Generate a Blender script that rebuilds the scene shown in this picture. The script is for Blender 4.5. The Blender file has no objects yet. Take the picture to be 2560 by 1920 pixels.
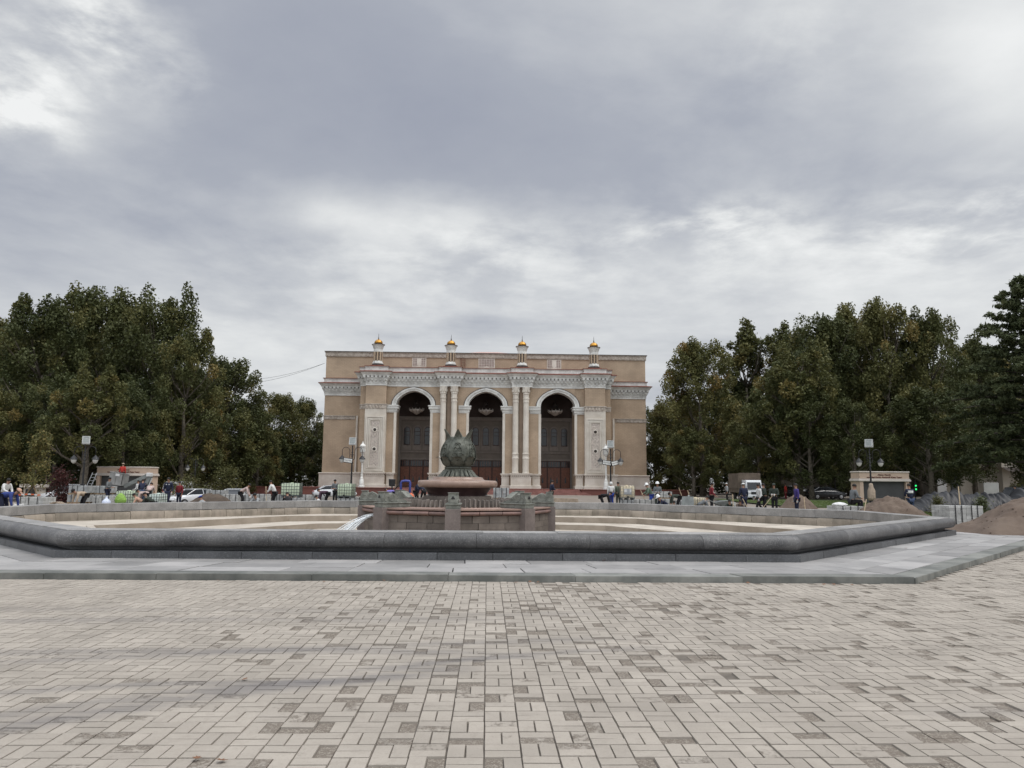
import bpy, bmesh, math, random
import numpy as np
from mathutils import Vector, Matrix, noise as mnoise
R = math.radians; PI = math.pi
rng = random.Random(7); nrs = np.random.RandomState(11)
sc = bpy.context.scene
col = sc.collection
C, S = math.cos, math.sin

# ---------------------------------------------------------------- camera
FPX, HCAM, PIT, ROLL = 1880.0, 1.45, math.atan(243 / 1880.0), .0092
cam = bpy.data.cameras.new('camera'); cam.sensor_width = 36; cam.lens = FPX / 2560 * 36
cam.clip_start = .1; cam.clip_end = 6000
camo = bpy.data.objects.new('camera', cam); col.objects.link(camo)
R0, F0, U0 = Vector((1, 0, 0)), Vector((0, C(PIT), S(PIT))), Vector((0, -S(PIT), C(PIT)))
Rr = R0 * C(ROLL) + U0 * S(ROLL); Ur = U0 * C(ROLL) - R0 * S(ROLL)
camo.matrix_world = Matrix(((Rr.x, Ur.x, -F0.x, 0), (Rr.y, Ur.y, -F0.y, 0), (Rr.z, Ur.z, -F0.z, HCAM), (0, 0, 0, 1)))
sc.camera = camo
def ray(px, py):
    v = F0 * FPX + Rr * (px - 1280) - Ur * (py - 960)
    return v
def at(px, py, Y):
    d = ray(px, py); return Vector((0, 0, HCAM)) + d * (Y / d.y)
def gx(px, Y, py=1240):
    return at(px, py, Y).x

# ---------------------------------------------------------------- object helpers
def setp(o, label=None, cat=None, group=None, kind=None):
    if label: o['label'] = label
    if cat: o['category'] = cat
    if group: o['group'] = group
    if kind: o['kind'] = kind
    return o
def thing(name, label, cat, loc=(0, 0, 0), rz=0, group=None, scale=1):
    o = bpy.data.objects.new(name, None); col.objects.link(o)
    o.location = loc; o.rotation_euler = (0, 0, rz); o.scale = (scale,) * 3; o.empty_display_size = .2
    return setp(o, label, cat, group)
def link(name, me, parent=None):
    o = bpy.data.objects.new(name, me); col.objects.link(o)
    if parent: o.parent = parent
    return o
def dup(o, parent=None):
    c = o.copy(); col.objects.link(c)
    if parent is not None: c.parent = parent
    for ch in o.children: dup(ch, c)
    return c

class MB:
    def __init__(s): s.v = []; s.f = []; s.m = []; s.a = []; s.var = 0.0; s.M = Matrix()
    def add(s, vs, fs, m=0):
        n = len(s.v)
        s.v += [tuple(s.M @ Vector(p)) for p in vs]
        s.f += [tuple(i + n for i in f) for f in fs]; s.m += [m] * len(fs); s.a += [s.var] * len(fs)
        return s
    def box(s, x0, x1, y0, y1, z0, z1, m=0, bev=0):
        if bev:
            b = bev; vs = []; 
            for z, i in ((z0, b), (z0 + b, 0), (z1 - b, 0), (z1, b)):
                vs += [(x0 + i, y0 + i, z), (x1 - i, y0 + i, z), (x1 - i, y1 - i, z), (x0 + i, y1 - i, z)]
            fs = [(3, 2, 1, 0), (12, 13, 14, 15)]
            for k in range(3):
                for j in range(4):
                    q = (j + 1) % 4; fs.append((4 * k + j, 4 * k + q, 4 * k + 4 + q, 4 * k + 4 + j))
            return s.add(vs, fs, m)
        vs = [(x0, y0, z0), (x1, y0, z0), (x1, y1, z0), (x0, y1, z0), (x0, y0, z1), (x1, y0, z1), (x1, y1, z1), (x0, y1, z1)]
        return s.add(vs, [(3, 2, 1, 0), (4, 5, 6, 7), (0, 1, 5, 4), (1, 2, 6, 5), (2, 3, 7, 6), (3, 0, 4, 7)], m)
    def rings(s, rings, m=0, cap=True, closed=True):
        n = len(rings[0]); vs = [p for r in rings for p in r]; fs = []
        for k in range(len(rings) - 1):
            for j in range(n if closed else n - 1):
                q = (j + 1) % n; fs.append((k * n + j, k * n + q, (k + 1) * n + q, (k + 1) * n + j))
        if cap:
            fs.append(tuple(range(n - 1, -1, -1))); fs.append(tuple((len(rings) - 1) * n + j for j in range(n)))
        return s.add(vs, fs, m)
    def lathe(s, prof, n=20, c=(0, 0), m=0, cap=True, z=0, ph=0, squash=1):
        return s.rings([[(c[0] + r * C(2 * PI * j / n + ph), c[1] + squash * r * S(2 * PI * j / n + ph), z + h) for j in range(n)] for r, h in prof], m, cap)
    def tube(s, pts, rad, n=8, m=0, cap=True):
        pts = [Vector(p) for p in pts]; rr = rad if isinstance(rad, (list, tuple)) else [rad] * len(pts)
        rings = []; up = None
        for i, p in enumerate(pts):
            t = (pts[min(i + 1, len(pts) - 1)] - pts[max(i - 1, 0)]).normalized()
            if up is None or abs(up.dot(t)) > .95: up = Vector((0, 0, 1)) if abs(t.z) < .9 else Vector((1, 0, 0))
            a = t.cross(up).normalized(); b = a.cross(t).normalized(); up = b
            rings.append([tuple(p + a * (rr[i] * C(2 * PI * j / n)) + b * (rr[i] * S(2 * PI * j / n))) for j in range(n)])
        return s.rings(rings, m, cap)
    def prism(s, poly, z0, z1, m=0):
        return s.rings([[(x, y, z0) for x, y in poly], [(x, y, z1) for x, y in poly]], m)
    def extr(s, poly, d0, d1, m=0):     # polygon in (x,z), extruded along y
        n = len(poly); vs = [(x, d0, z) for x, z in poly] + [(x, d1, z) for x, z in poly]
        fs = [tuple(range(n)), tuple(range(2 * n - 1, n - 1, -1))] + [(j, j + n, (j + 1) % n + n, (j + 1) % n) for j in range(n)]
        return s.add(vs, fs, m)
    def ell(s, c, r, nu=12, nv=8, m=0, z0=-1.0):
        prof = []
        rings = []
        a0 = math.asin(max(-1, z0))
        for i in range(nv + 1):
            a = a0 + (PI / 2 - a0) * i / nv; q = max(C(a), .02)
            rings.append([(c[0] + r[0] * q * C(2 * PI * j / nu), c[1] + r[1] * q * S(2 * PI * j / nu), c[2] + r[2] * S(a)) for j in range(nu)])
        return s.rings(rings, m)
    def mesh(s, name, mats, smooth=False):
        me = bpy.data.meshes.new(name); me.from_pydata(s.v, [], s.f); 
        for m in (mats if isinstance(mats, (list, tuple)) else [mats]): me.materials.append(m)
        me.polygons.foreach_set('material_index', s.m)
        if any(s.a):
            at_ = me.attributes.new('var', 'FLOAT', 'FACE'); at_.data.foreach_set('value', s.a)
        if smooth: me.polygons.foreach_set('use_smooth', [True] * len(s.f))
        me.update(); return me
    def build(s, name, mats, parent=None, smooth=False, auto=None):
        me = s.mesh(name, mats, smooth)
        if auto is not None:
            me.polygons.foreach_set('use_smooth', [True] * len(s.f)); me.set_sharp_from_angle(angle=R(auto))
        return link(name, me, parent)

# ---------------------------------------------------------------- materials
def nd(nt, typ, **kw):
    n = nt.nodes.new(typ)
    for k, v in kw.items():
        if k in n.inputs: n.inputs[k].default_value = v
        else: setattr(n, k, v)
    return n
def lk(nt, a, b): nt.links.new(a, b)
def math_(nt, op, a, b=None, c=None, clamp=False):
    n = nt.nodes.new('ShaderNodeMath'); n.operation = op; n.use_clamp = clamp
    for i, x in enumerate((a, b, c)):
        if x is None: continue
        if isinstance(x, (int, float)): n.inputs[i].default_value = x
        else: lk(nt, x, n.inputs[i])
    return n.outputs[0]
def mixc(nt, f, a, b, typ='MIX'):
    n = nt.nodes.new('ShaderNodeMix'); n.data_type = 'RGBA'; n.blend_type = typ; n.clamp_factor = True
    for i, x in ((0, f), (6, a), (7, b)):
        if isinstance(x, (int, float)): n.inputs[i].default_value = x
        elif isinstance(x, (tuple, list)): n.inputs[i].default_value = tuple(x) + ((1,) if len(x) == 3 else ())
        else: lk(nt, x, n.inputs[i])
    return n.outputs[2]
def noise_(nt, vec, scale, detail=4, rough=.55, dist=0):
    n = nd(nt, 'ShaderNodeTexNoise', Scale=scale, Detail=detail, Roughness=rough, Distortion=dist)
    if vec is not None: lk(nt, vec, n.inputs['Vector'])
    return n.outputs['Fac']
def step_(nt, v, lo, hi):
    n = nd(nt, 'ShaderNodeMapRange'); n.interpolation_type = 'SMOOTHSTEP'; n.clamp = True
    if isinstance(v, (int, float)): n.inputs[0].default_value = v
    else: lk(nt, v, n.inputs[0])
    n.inputs[1].default_value = lo; n.inputs[2].default_value = hi
    return n.outputs[0]
_mc = {}
def base_mat(name):
    m = bpy.data.materials.new(name); m.use_nodes = True; nt = m.node_tree; nt.nodes.clear()
    out = nd(nt, 'ShaderNodeOutputMaterial'); p = nd(nt, 'ShaderNodeBsdfPrincipled'); lk(nt, p.outputs[0], out.inputs[0])
    p.inputs['Specular IOR Level'].default_value = .35
    return m, nt, p
def bump_(nt, p, h, strength=.3, dist=.02):
    b = nd(nt, 'ShaderNodeBump', Strength=strength, Distance=dist); lk(nt, h, b.inputs['Height']); lk(nt, b.outputs[0], p.inputs['Normal'])
def mat(name, c, rough=.75, amt=.25, scale=3.0, c2=None, bump=.15, bscale=None, metal=0, spec=None, var=0, coat=0, alpha=None, streak=0, grain=0):
    """two-tone mottled surface: noise mixes c with c2 (default: darker c)"""
    if name in _mc: return _mc[name]
    m, nt, p = base_mat(name)
    tc = nd(nt, 'ShaderNodeTexCoord').outputs['Object']
    c2 = c2 or tuple(x * (1 - amt) for x in c)
    f = step_(nt, noise_(nt, tc, scale, 6, .62), .32, .68)
    cc = mixc(nt, f, c, c2)
    if streak:
        mp = nd(nt, 'ShaderNodeMapping'); mp.inputs['Scale'].default_value = (1, 1, .12); lk(nt, tc, mp.inputs[0])
        st = step_(nt, noise_(nt, mp.outputs[0], 6, 5, .6), .5, .75)
        cc = mixc(nt, math_(nt, 'MULTIPLY', st, streak), cc, tuple(x * .45 for x in c))
    if grain:
        g = noise_(nt, tc, 38, 3, .85)
        cc = mixc(nt, math_(nt, 'MULTIPLY', step_(nt, g, .50, .68), grain), cc, tuple(min(1, x * 2.2) for x in c))
    if var:
        a = nd(nt, 'ShaderNodeAttribute'); a.attribute_name = 'var'
        hs = nd(nt, 'ShaderNodeHueSaturation'); lk(nt, cc, hs.inputs['Color'])
        lk(nt, math_(nt, 'MULTIPLY_ADD', a.outputs['Fac'], var, 1 - var / 2), hs.inputs['Value']); cc = hs.outputs[0]
    lk(nt, cc, p.inputs['Base Color'])
    p.inputs['Roughness'].default_value = rough; p.inputs['Metallic'].default_value = metal
    if spec is not None: p.inputs['Specular IOR Level'].default_value = spec
    if coat: p.inputs['Coat Weight'].default_value = coat; p.inputs['Coat Roughness'].default_value = .15
    if alpha is not None: p.inputs['Alpha'].default_value = alpha
    if bump: bump_(nt, p, noise_(nt, tc, bscale or scale * 8, 5, .65), bump, .02)
    _mc[name] = m; return m

# ---------------------------------------------------------------- world: overcast sky with broken cloud
def make_world():
    w = bpy.data.worlds.new('World'); sc.world = w; w.use_nodes = True; nt = w.node_tree; nt.nodes.clear()
    out = nd(nt, 'ShaderNodeOutputWorld')
    sky = nd(nt, 'ShaderNodeTexSky'); sky.sky_type = 'NISHITA'; sky.sun_disc = False
    sky.sun_elevation = R(58); sky.sun_rotation = R(100); sky.air_density = 1; sky.dust_density = 2
    b1 = nd(nt, 'ShaderNodeBackground', Strength=.09); lk(nt, sky.outputs[0], b1.inputs[0])
    tc = nd(nt, 'ShaderNodeTexCoord').outputs['Generated']
    vn = nt.nodes.new('ShaderNodeVectorMath'); vn.operation = 'NORMALIZE'; lk(nt, tc, vn.inputs[0]); d = vn.outputs[0]
    sp = nd(nt, 'ShaderNodeSeparateXYZ'); lk(nt, d, sp.inputs[0]); x, y, z = sp.outputs
    zz = math_(nt, 'ADD', math_(nt, 'MAXIMUM', z, 0.0), .13)
    cb = nd(nt, 'ShaderNodeCombineXYZ'); lk(nt, math_(nt, 'DIVIDE', x, zz), cb.inputs[0]); lk(nt, math_(nt, 'DIVIDE', y, zz), cb.inputs[1])
    def blob(px, py, sig, amp, br=0):
        c = ray(px, py).normalized()
        sb = nt.nodes.new('ShaderNodeVectorMath'); sb.operation = 'SUBTRACT'; lk(nt, d, sb.inputs[0]); sb.inputs[1].default_value = c
        sx, sz = (sig if isinstance(sig, tuple) else (sig, sig))
        ml = nt.nodes.new('ShaderNodeVectorMath'); ml.operation = 'MULTIPLY'; lk(nt, sb.outputs[0], ml.inputs[0]); ml.inputs[1].default_value = (1 / sx, 1 / sx, 1 / sz)
        dt = nt.nodes.new('ShaderNodeVectorMath'); dt.operation = 'DOT_PRODUCT'; lk(nt, ml.outputs[0], dt.inputs[0]); lk(nt, ml.outputs[0], dt.inputs[1])
        e = math_(nt, 'MULTIPLY', math_(nt, 'EXPONENT', math_(nt, 'MULTIPLY', dt.outputs['Value'], -1.0)), amp)
        return math_(nt, 'MULTIPLY', e, math_(nt, 'MULTIPLY', step_(nt, n3, .34, .70), 1.5)) if br else e
    n3 = noise_(nt, cb.outputs[0], 3.4, 9, .60, .15)
    n1 = noise_(nt, cb.outputs[0], .8, 9, .56, .5)
    n2 = noise_(nt, cb.outputs[0], 1.9, 7, .58, .25)
    B = math_(nt, 'MULTIPLY_ADD', math_(nt, 'SUBTRACT', n1, .5), SKY['n1'], SKY['base'])
    B = math_(nt, 'MULTIPLY_ADD', math_(nt, 'SUBTRACT', n2, .5), SKY['n2'], B)
    B = math_(nt, 'MULTIPLY_ADD', math_(nt, 'SUBTRACT', n3, .5), .14, B)
    B = math_(nt, 'ADD', B, math_(nt, 'MULTIPLY', step_(nt, z, .32, .05), .19))
    for b in SKY['blobs']: B = math_(nt, 'ADD', B, blob(*b))
    rp = nd(nt, 'ShaderNodeValToRGB'); lk(nt, B, rp.inputs[0]); cr = rp.color_ramp
    for i, (p, c) in enumerate(SKY['ramp']):
        e = cr.elements[i] if i < 2 else cr.elements.new(p)
        e.position = p; e.color = (*c, 1)
    zen = math_(nt, 'MULTIPLY_ADD', step_(nt, z, .60, .85), SKY['zen'], 1.0)      # overcast sky: the zenith is the brightest
    bk = math_(nt, 'MULTIPLY_ADD', step_(nt, math_(nt, 'MULTIPLY', y, -1), 0, .7), SKY['back'], 1.0)   # extra sky glow added behind the camera to brighten the facade
    b2 = nd(nt, 'ShaderNodeBackground'); lk(nt, rp.outputs[0], b2.inputs[0]); lk(nt, math_(nt, 'MULTIPLY', math_(nt, 'MULTIPLY', zen, bk), SKY['str']), b2.inputs[1])
    mx = nd(nt, 'ShaderNodeMixShader'); mx.inputs[0].default_value = .94
    lk(nt, b1.outputs[0], mx.inputs[1]); lk(nt, b2.outputs[0], mx.inputs[2]); lk(nt, mx.outputs[0], out.inputs[0])
    L = bpy.data.lights.new('sun', 'SUN'); L.energy = SKY['sun']; L.angle = R(25); L.color = (1, .95, .88)
    o = bpy.data.objects.new('sun', L); col.objects.link(o)
    el, az = R(58), R(100)      # azimuth measured from +Y towards +X, as the sky node does
    dirv = Vector((S(az) * C(el), C(az) * C(el), S(el)))
    o.rotation_euler = dirv.to_track_quat('Z', 'Y').to_euler()
SKY = dict(base=.475, n1=1.0, n2=.46, str=1.0, zen=2.3, back=1.0, sun=1.5,
    ramp=[(0, (.335, .36, .435)), (1, (.92, .93, .925)), (.32, (.415, .44, .50)), (.58, (.59, .61, .64)), (.8, (.77, .785, .79))],
    blobs=[(150, 230, .10, .16), (60, 280, .045, .50, 1), (235, 60, .055, .60, 1), (430, 175, .05, .20, 1), (30, 160, .07, .2, 1), (800, 180, (.24, .15), -.27), (1330, 350, (.20, .10), -.27), (350, 430, (.22, .1), -.10),
           (980, 555, (.13, .045), .34), (1230, 610, (.13, .04), .14, 1), (790, 520, (.07, .03), .16), (1100, 680, (.28, .07), .12, 1), (2530, 130, (.10, .10), .48), (1500, 40, (.35, .06), .13), (1980, 120, (.10, .06), .14, 1),
           (2200, 300, (.12, .14), -.08), (2150, 480, (.12, .05), -.12), (650, 800, (.2, .08), .15), (1650, 720, (.2, .07), .20), (2350, 640, (.22, .07), .32), (2000, 600, (.2, .06), .12, 1), (1750, 560, (.10, .03), .36, 1), (2450, 560, (.12, .035), .36, 1), (120, 640, (.2, .08), .02)])
sc.view_settings.view_transform = 'Standard'; sc.view_settings.look = 'None'; sc.view_settings.gamma = 1; sc.view_settings.exposure = 0
sc.view_settings.use_curve_mapping = False
make_world()

# ---------------------------------------------------------------- palette
M = {}
M['tan'] = mat('tan_plaster', (.478, .364, .257), .85, .26, .28, bump=.1, bscale=25, streak=.16)
M['white'] = mat('white_gypsum', (.69, .685, .645), .8, .28, 1.2, bump=.1, streak=.25)
M['marble'] = mat('beige_marble', (.65, .61, .535), .55, .22, .7, (.53, .48, .41), bump=.05, streak=.2)
M['carved'] = mat('carved_marble', (.58, .51, .45), .7, .45, 5, bump=.8, bscale=9)
M['redgran'] = mat('red_granite', (.20, .068, .05), .45, .3, 2.5, bump=.05)
M['flash'] = mat('red_brown_flashing', (.21, .075, .05), .5, .3, 2)
M['roof'] = mat('pink_roof_sheet', (.46, .30, .26), .6, .2, 1)
M['wood'] = mat('dark_red_wood', (.21, .082, .048), .45, .4, 4, streak=.3)
M['woodframe'] = mat('dark_wood_frame', (.06, .028, .02), .5, .3, 4)
M['glassdark'] = mat('dark_window_glass', (.016, .019, .022), .16, .2, 2, bump=0, spec=.4)
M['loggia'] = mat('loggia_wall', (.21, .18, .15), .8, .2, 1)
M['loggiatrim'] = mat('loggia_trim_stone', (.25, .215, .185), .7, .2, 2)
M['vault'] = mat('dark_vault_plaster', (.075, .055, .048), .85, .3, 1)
M['gold'] = mat('gilded_dome', (.52, .27, .06), .42, .3, 6, metal=1, bump=.05)
M['iron'] = mat('black_iron', (.018, .018, .019), .45, .3, 6)
M['greymetal'] = mat('grey_metal', (.32, .33, .34), .45, .2, 4, metal=.3)
M['whitepaint'] = mat('white_paint', (.56, .56, .55), .45, .12, 3)
M['frost'] = mat('frosted_glass', (.55, .55, .52), .3, .15, 5, spec=.5)
M['crystal'] = mat('pale_chandelier_glass', (.55, .50, .45), .25, .3, 8, spec=.6)
M['gran_dark'] = mat('dark_grey_granite', (.075, .077, .080), .42, .3, 2.2, bump=.06, bscale=90, var=.35, streak=.2, grain=.5)
M['gran_rim'] = mat('weathered_grey_granite', (.109, .106, .103), .5, .4, 2.4, (.058, .057, .058), bump=.12, bscale=60, var=.45, streak=.45, grain=.6)
M['gran_cap'] = mat('light_grey_rim_cap', (.255, .247, .236), .55, .3, 2, (.172, .167, .16), bump=.08, bscale=60, var=.3, streak=.3, grain=.3)
M['gran_flag'] = mat('pale_grey_flagstone', (.288, .277, .266), .6, .22, 1.4, (.218, .212, .205), bump=.08, bscale=60, var=.42, streak=.2)
M['basin_wall'] = mat('stained_basin_stone', (.31, .265, .215), .85, .45, 1.6, (.19, .165, .13), bump=.5, bscale=14, var=.35, streak=.5)
M['basin_floor'] = mat('sandy_basin_floor', (.34, .29, .235), .9, .3, 1.3, (.25, .21, .165), bump=.15, bscale=12)
M['basin_tread'] = mat('pale_basin_tread', (.47, .425, .36), .9, .3, 1.1, (.33, .29, .24), bump=.12, bscale=14)
M['bronze'] = mat('green_grey_bronze', (.118, .124, .102), .5, .45, 6, (.062, .067, .054), bump=.5, bscale=14, metal=.25)
M['bronzecarve'] = mat('carved_green_bronze', (.118, .124, .102), .5, .5, 7, (.055, .06, .048), bump=1.0, bscale=10, metal=.25)
M['polred'] = mat('polished_pink_granite', (.255, .178, .14), .32, .22, 5, (.205, .14, .108), bump=.03, var=.2, grain=.2)
M['darkred'] = mat('dark_red_granite', (.055, .033, .032), .3, .4, 2, bump=.03)
M['brownstone'] = mat('brown_weathered_stone', (.155, .13, .11), .75, .4, 2, (.10, .083, .07), bump=.3, bscale=16, var=.35, streak=.3)
M['pierstone'] = mat('mauve_granite', (.17, .14, .127), .6, .3, 3, bump=.12, bscale=30, streak=.25, grain=.25)
M['carvestone'] = mat('green_grey_carved_stone', (.20, .205, .18), .8, .5, 6, (.11, .115, .098), bump=.9, bscale=9)
M['water'] = mat('white_water', (.82, .85, .86), .15, .08, 9, spec=.8, alpha=.55)
M['dirt'] = mat('grey_brown_dirt', (.225, .195, .165), .95, .4, .6, (.15, .128, .105), bump=.5, bscale=7)
M['sand'] = mat('brown_sand', (.135, .102, .078), .95, .35, 1.6, (.095, .068, .052), bump=1.0, bscale=9)
M['lawn'] = mat('lawn_soil', (.06, .085, .022), .9, .4, 1.2, (.04, .055, .018))
M['asphalt'] = mat('asphalt', (.06, .06, .06), .9, .3, 2)
M['bark'] = mat('plane_bark', (.15, .13, .10), .9, .5, 2.5, (.065, .055, .043), bump=.6, bscale=9)
M['barkdark'] = mat('dark_bark', (.06, .05, .04), .9, .4, 4, bump=.6)
# ---------------------------------------------------------------- ground
FC = Vector((-1.64, 23.3)); PSI = .031
def loc2(a, b, c=FC, ps=PSI):          # axis frame (a across, b along the axis away from the viewer) -> world xy
    return (c[0] + a * C(ps) - b * S(ps), c[1] + a * S(ps) + b * C(ps))
OW, OD, OWW, OS = 6.42, 10.05, 13.95, 2.5
OCT = [(OW, -OD), (OWW, -OS), (OWW, OS), (OW, OD), (-OW, OD), (-OWW, OS), (-OWW, -OS), (-OW, -OD)]   # counter-clockwise
def offset(poly, o):
    n = len(poly); out = []
    for i in range(n):
        p0, p1, p2 = Vector(poly[i - 1]), Vector(poly[i]), Vector(poly[(i + 1) % n])
        d1, d2 = (p1 - p0).normalized(), (p2 - p1).normalized()
        n1, n2 = Vector((d1.y, -d1.x)), Vector((d2.y, -d2.x))
        k = (n1 + n2) / (1 + n1.dot(n2)); out.append(tuple(p1 + k * o))
    return out
def inside_oct(x, y, o):
    dx, dy = x - FC[0], y - FC[1]; a = dx * C(PSI) + dy * S(PSI); b = -dx * S(PSI) + dy * C(PSI)
    p = offset(OCT, o); r = np.ones_like(a, bool)
    for i in range(8):
        (ax, ay), (bx, by) = p[i], p[(i + 1) % 8]; r &= ((bx - ax) * (b - ay) - (by - ay) * (a - ax)) >= 0
    return r
def gz(x, y):                          # the dug-up site behind the fountain lies a little lower than the plaza
    t = min(1, max(0, (y - 27) / 8)); u = min(1, max(0, (y - 51) / 9)) * min(1, max(0, (-x - 14) / 8)) if y < 95 else min(1, max(0, (125 - y) / 30)) * min(1, max(0, (-x - 14) / 8))
    return -.015 - .235 * t * t * (3 - 2 * t) - .55 * u

def make_ground():
    xs = np.concatenate([[-3000, -600, -200], np.arange(-100, 101, 4.0), [200, 600, 3000]])
    ys = np.concatenate([[-300, -60, -10], np.arange(0, 60, 2.0), np.arange(60, 150, 10.0), [200, 400, 1000, 4000]])
    v = []; 
    for y in ys:
        for x in xs:
            v.append((x, y, gz(x, y) + (.05 * mnoise.noise((x * .3, y * .3, 0)) if y > 36 and abs(x) < 90 else 0)))
    nx = len(xs); f = [(j * nx + i, j * nx + i + 1, (j + 1) * nx + i + 1, (j + 1) * nx + i) for j in range(len(ys) - 1) for i in range(nx - 1)
                       ]
    # leave the basin's own footprint open: the basin floor lies lower
    me = bpy.data.meshes.new('ground'); me.from_pydata(v, [], f); me.materials.append(M['dirt'])
    bm = bmesh.new(); bm.from_mesh(me)
    inner = [loc2(a, b) for a, b in offset(OCT, .6)]
    n = 8
    for i in range(n):
        p0, p1 = Vector(inner[i]), Vector(inner[(i + 1) % n]); d = (p1 - p0).normalized()
        fs = [q for q in bm.faces if abs(q.calc_center_median().x) < 40 and q.calc_center_median().y < 60]
        geom = list({e for q in fs for e in q.edges} | {w for q in fs for w in q.verts}) + fs
        bmesh.ops.bisect_plane(bm, geom=geom, plane_co=(p0.x, p0.y, 0), plane_no=(d.y, -d.x, 0))
    def ins(x, y):
        for i in range(n):
            (ax, ay), (bx, by) = inner[i], inner[(i + 1) % n]
            if (bx - ax) * (y - ay) - (by - ay) * (x - ax) < 0: return False
        return True
    dele = [q for q in bm.faces if ins(q.calc_center_median().x, q.calc_center_median().y)]
    bmesh.ops.delete(bm, geom=dele, context='FACES'); bm.to_mesh(me); bm.free()
    o = link('ground', me); setp(o, kind='structure')
make_ground()

# ---------------------------------------------------------------- brick paving, basket weave, real pavers with joints
def paver_material():
    m, nt, p = base_mat('worn_concrete_paver')
    tc = nd(nt, 'ShaderNodeTexCoord').outputs['Object']
    av = nd(nt, 'ShaderNodeAttribute'); av.attribute_name = 'var'; aw = nd(nt, 'ShaderNodeAttribute'); aw.attribute_name = 'worn'
    n1 = noise_(nt, tc, 1.1, 6, .6); n2 = noise_(nt, tc, 14, 6, .7); n3 = noise_(nt, tc, 70, 4, .75)
    c = mixc(nt, step_(nt, n1, .3, .7), (.335, .300, .256), (.272, .243, .206))
    c = mixc(nt, math_(nt, 'MULTIPLY', step_(nt, n2, .46, .70), .5), c, (.25, .22, .185))
    c = mixc(nt, math_(nt, 'MULTIPLY', step_(nt, n3, .50, .75), .5), c, (.20, .175, .15))
    hs = nd(nt, 'ShaderNodeHueSaturation'); lk(nt, c, hs.inputs['Color']); lk(nt, math_(nt, 'MULTIPLY_ADD', av.outputs['Fac'], .17, .915), hs.inputs['Value']); c = hs.outputs[0]
    # crumbled faces: loose dark grit with pale chips
    g = noise_(nt, tc, 55, 3, .8)
    grit = mixc(nt, step_(nt, g, .48, .62), (.155, .13, .105), (.27, .24, .20))
    grit = mixc(nt, step_(nt, noise_(nt, tc, 120, 2, .6), .66, .70), grit, (.5, .46, .4))
    wm = step_(nt, math_(nt, 'ADD', math_(nt, 'MULTIPLY', n2, 1.1), math_(nt, 'MULTIPLY_ADD', aw.outputs['Fac'], 1.0, -1.12)), -.06, .10)
    c = mixc(nt, wm, c, grit)
    # dark tyre smears
    sp = nd(nt, 'ShaderNodeSeparateXYZ'); lk(nt, tc, sp.inputs[0]); X, Y = sp.outputs[0], sp.outputs[1]
    mp = nd(nt, 'ShaderNodeMapping'); mp.inputs['Rotation'].default_value = (0, 0, R(-20)); mp.inputs['Scale'].default_value = (.22, 1.6, 1); lk(nt, tc, mp.inputs[0])
    ns = noise_(nt, mp.outputs[0], 2.2, 6, .65, .4)
    for (x0, y0, x1, y1, wd, am) in SMEARS:
        dx, dy = x1 - x0, y1 - y0; L = math.hypot(dx, dy); ux, uy = dx / L, dy / L
        t = math_(nt, 'ADD', math_(nt, 'MULTIPLY', X, ux), math_(nt, 'MULTIPLY_ADD', Y, uy, -(x0 * ux + y0 * uy)))
        dd = math_(nt, 'ADD', math_(nt, 'MULTIPLY', X, -uy), math_(nt, 'MULTIPLY_ADD', Y, ux, (x0 * uy - y0 * ux)))
        dd = math_(nt, 'ABSOLUTE', math_(nt, 'ADD', dd, math_(nt, 'MULTIPLY', math_(nt, 'POWER', math_(nt, 'DIVIDE', math_(nt, 'SUBTRACT', t, L / 2), L / 2), 2), .25)))
        a = math_(nt, 'MULTIPLY', step_(nt, dd, wd, 0.0), step_(nt, math_(nt, 'ABSOLUTE', math_(nt, 'SUBTRACT', t, L / 2)), L / 2, L / 2 * .7))
        a = math_(nt, 'MULTIPLY', math_(nt, 'MULTIPLY', a, step_(nt, ns, .30, .56)), am)
        c = mixc(nt, a, c, (.125, .118, .118))
    lk(nt, c, p.inputs['Base Color']); p.inputs['Roughness'].default_value = .85; p.inputs['Specular IOR Level'].default_value = .25
    h = math_(nt, 'ADD', math_(nt, 'MULTIPLY', n3, .5), math_(nt, 'MULTIPLY', math_(nt, 'MULTIPLY', g, wm), 2.2))
    bump_(nt, p, h, .55, .012)
    return m
SMEARS = [(-3.6, 4.3, -.2, 6.4, 0.24, 0.56), (-3.6, 4.75, -.6, 6.1, 0.18, 0.43), (-7.5, 6.2, .4, 6.9, 0.21, 0.43), (-6.5, 5.5, 1.5, 7.6, 0.20, 0.37), (-8.5, 7.6, .5, 8.4, 0.30, 0.31),
          (-9, 8.5, 2, 8.7, 0.30, 0.22), (-2.2, 5.6, 1.5, 7.2, 0.15, 0.37), (-4.2, 5.2, -1.0, 5.9, 0.15, 0.43), (2.5, 5.2, 4.5, 5.0, 0.18, 0.19), (-1.2, 6.0, .3, 6.7, 0.12, 0.37)]

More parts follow.
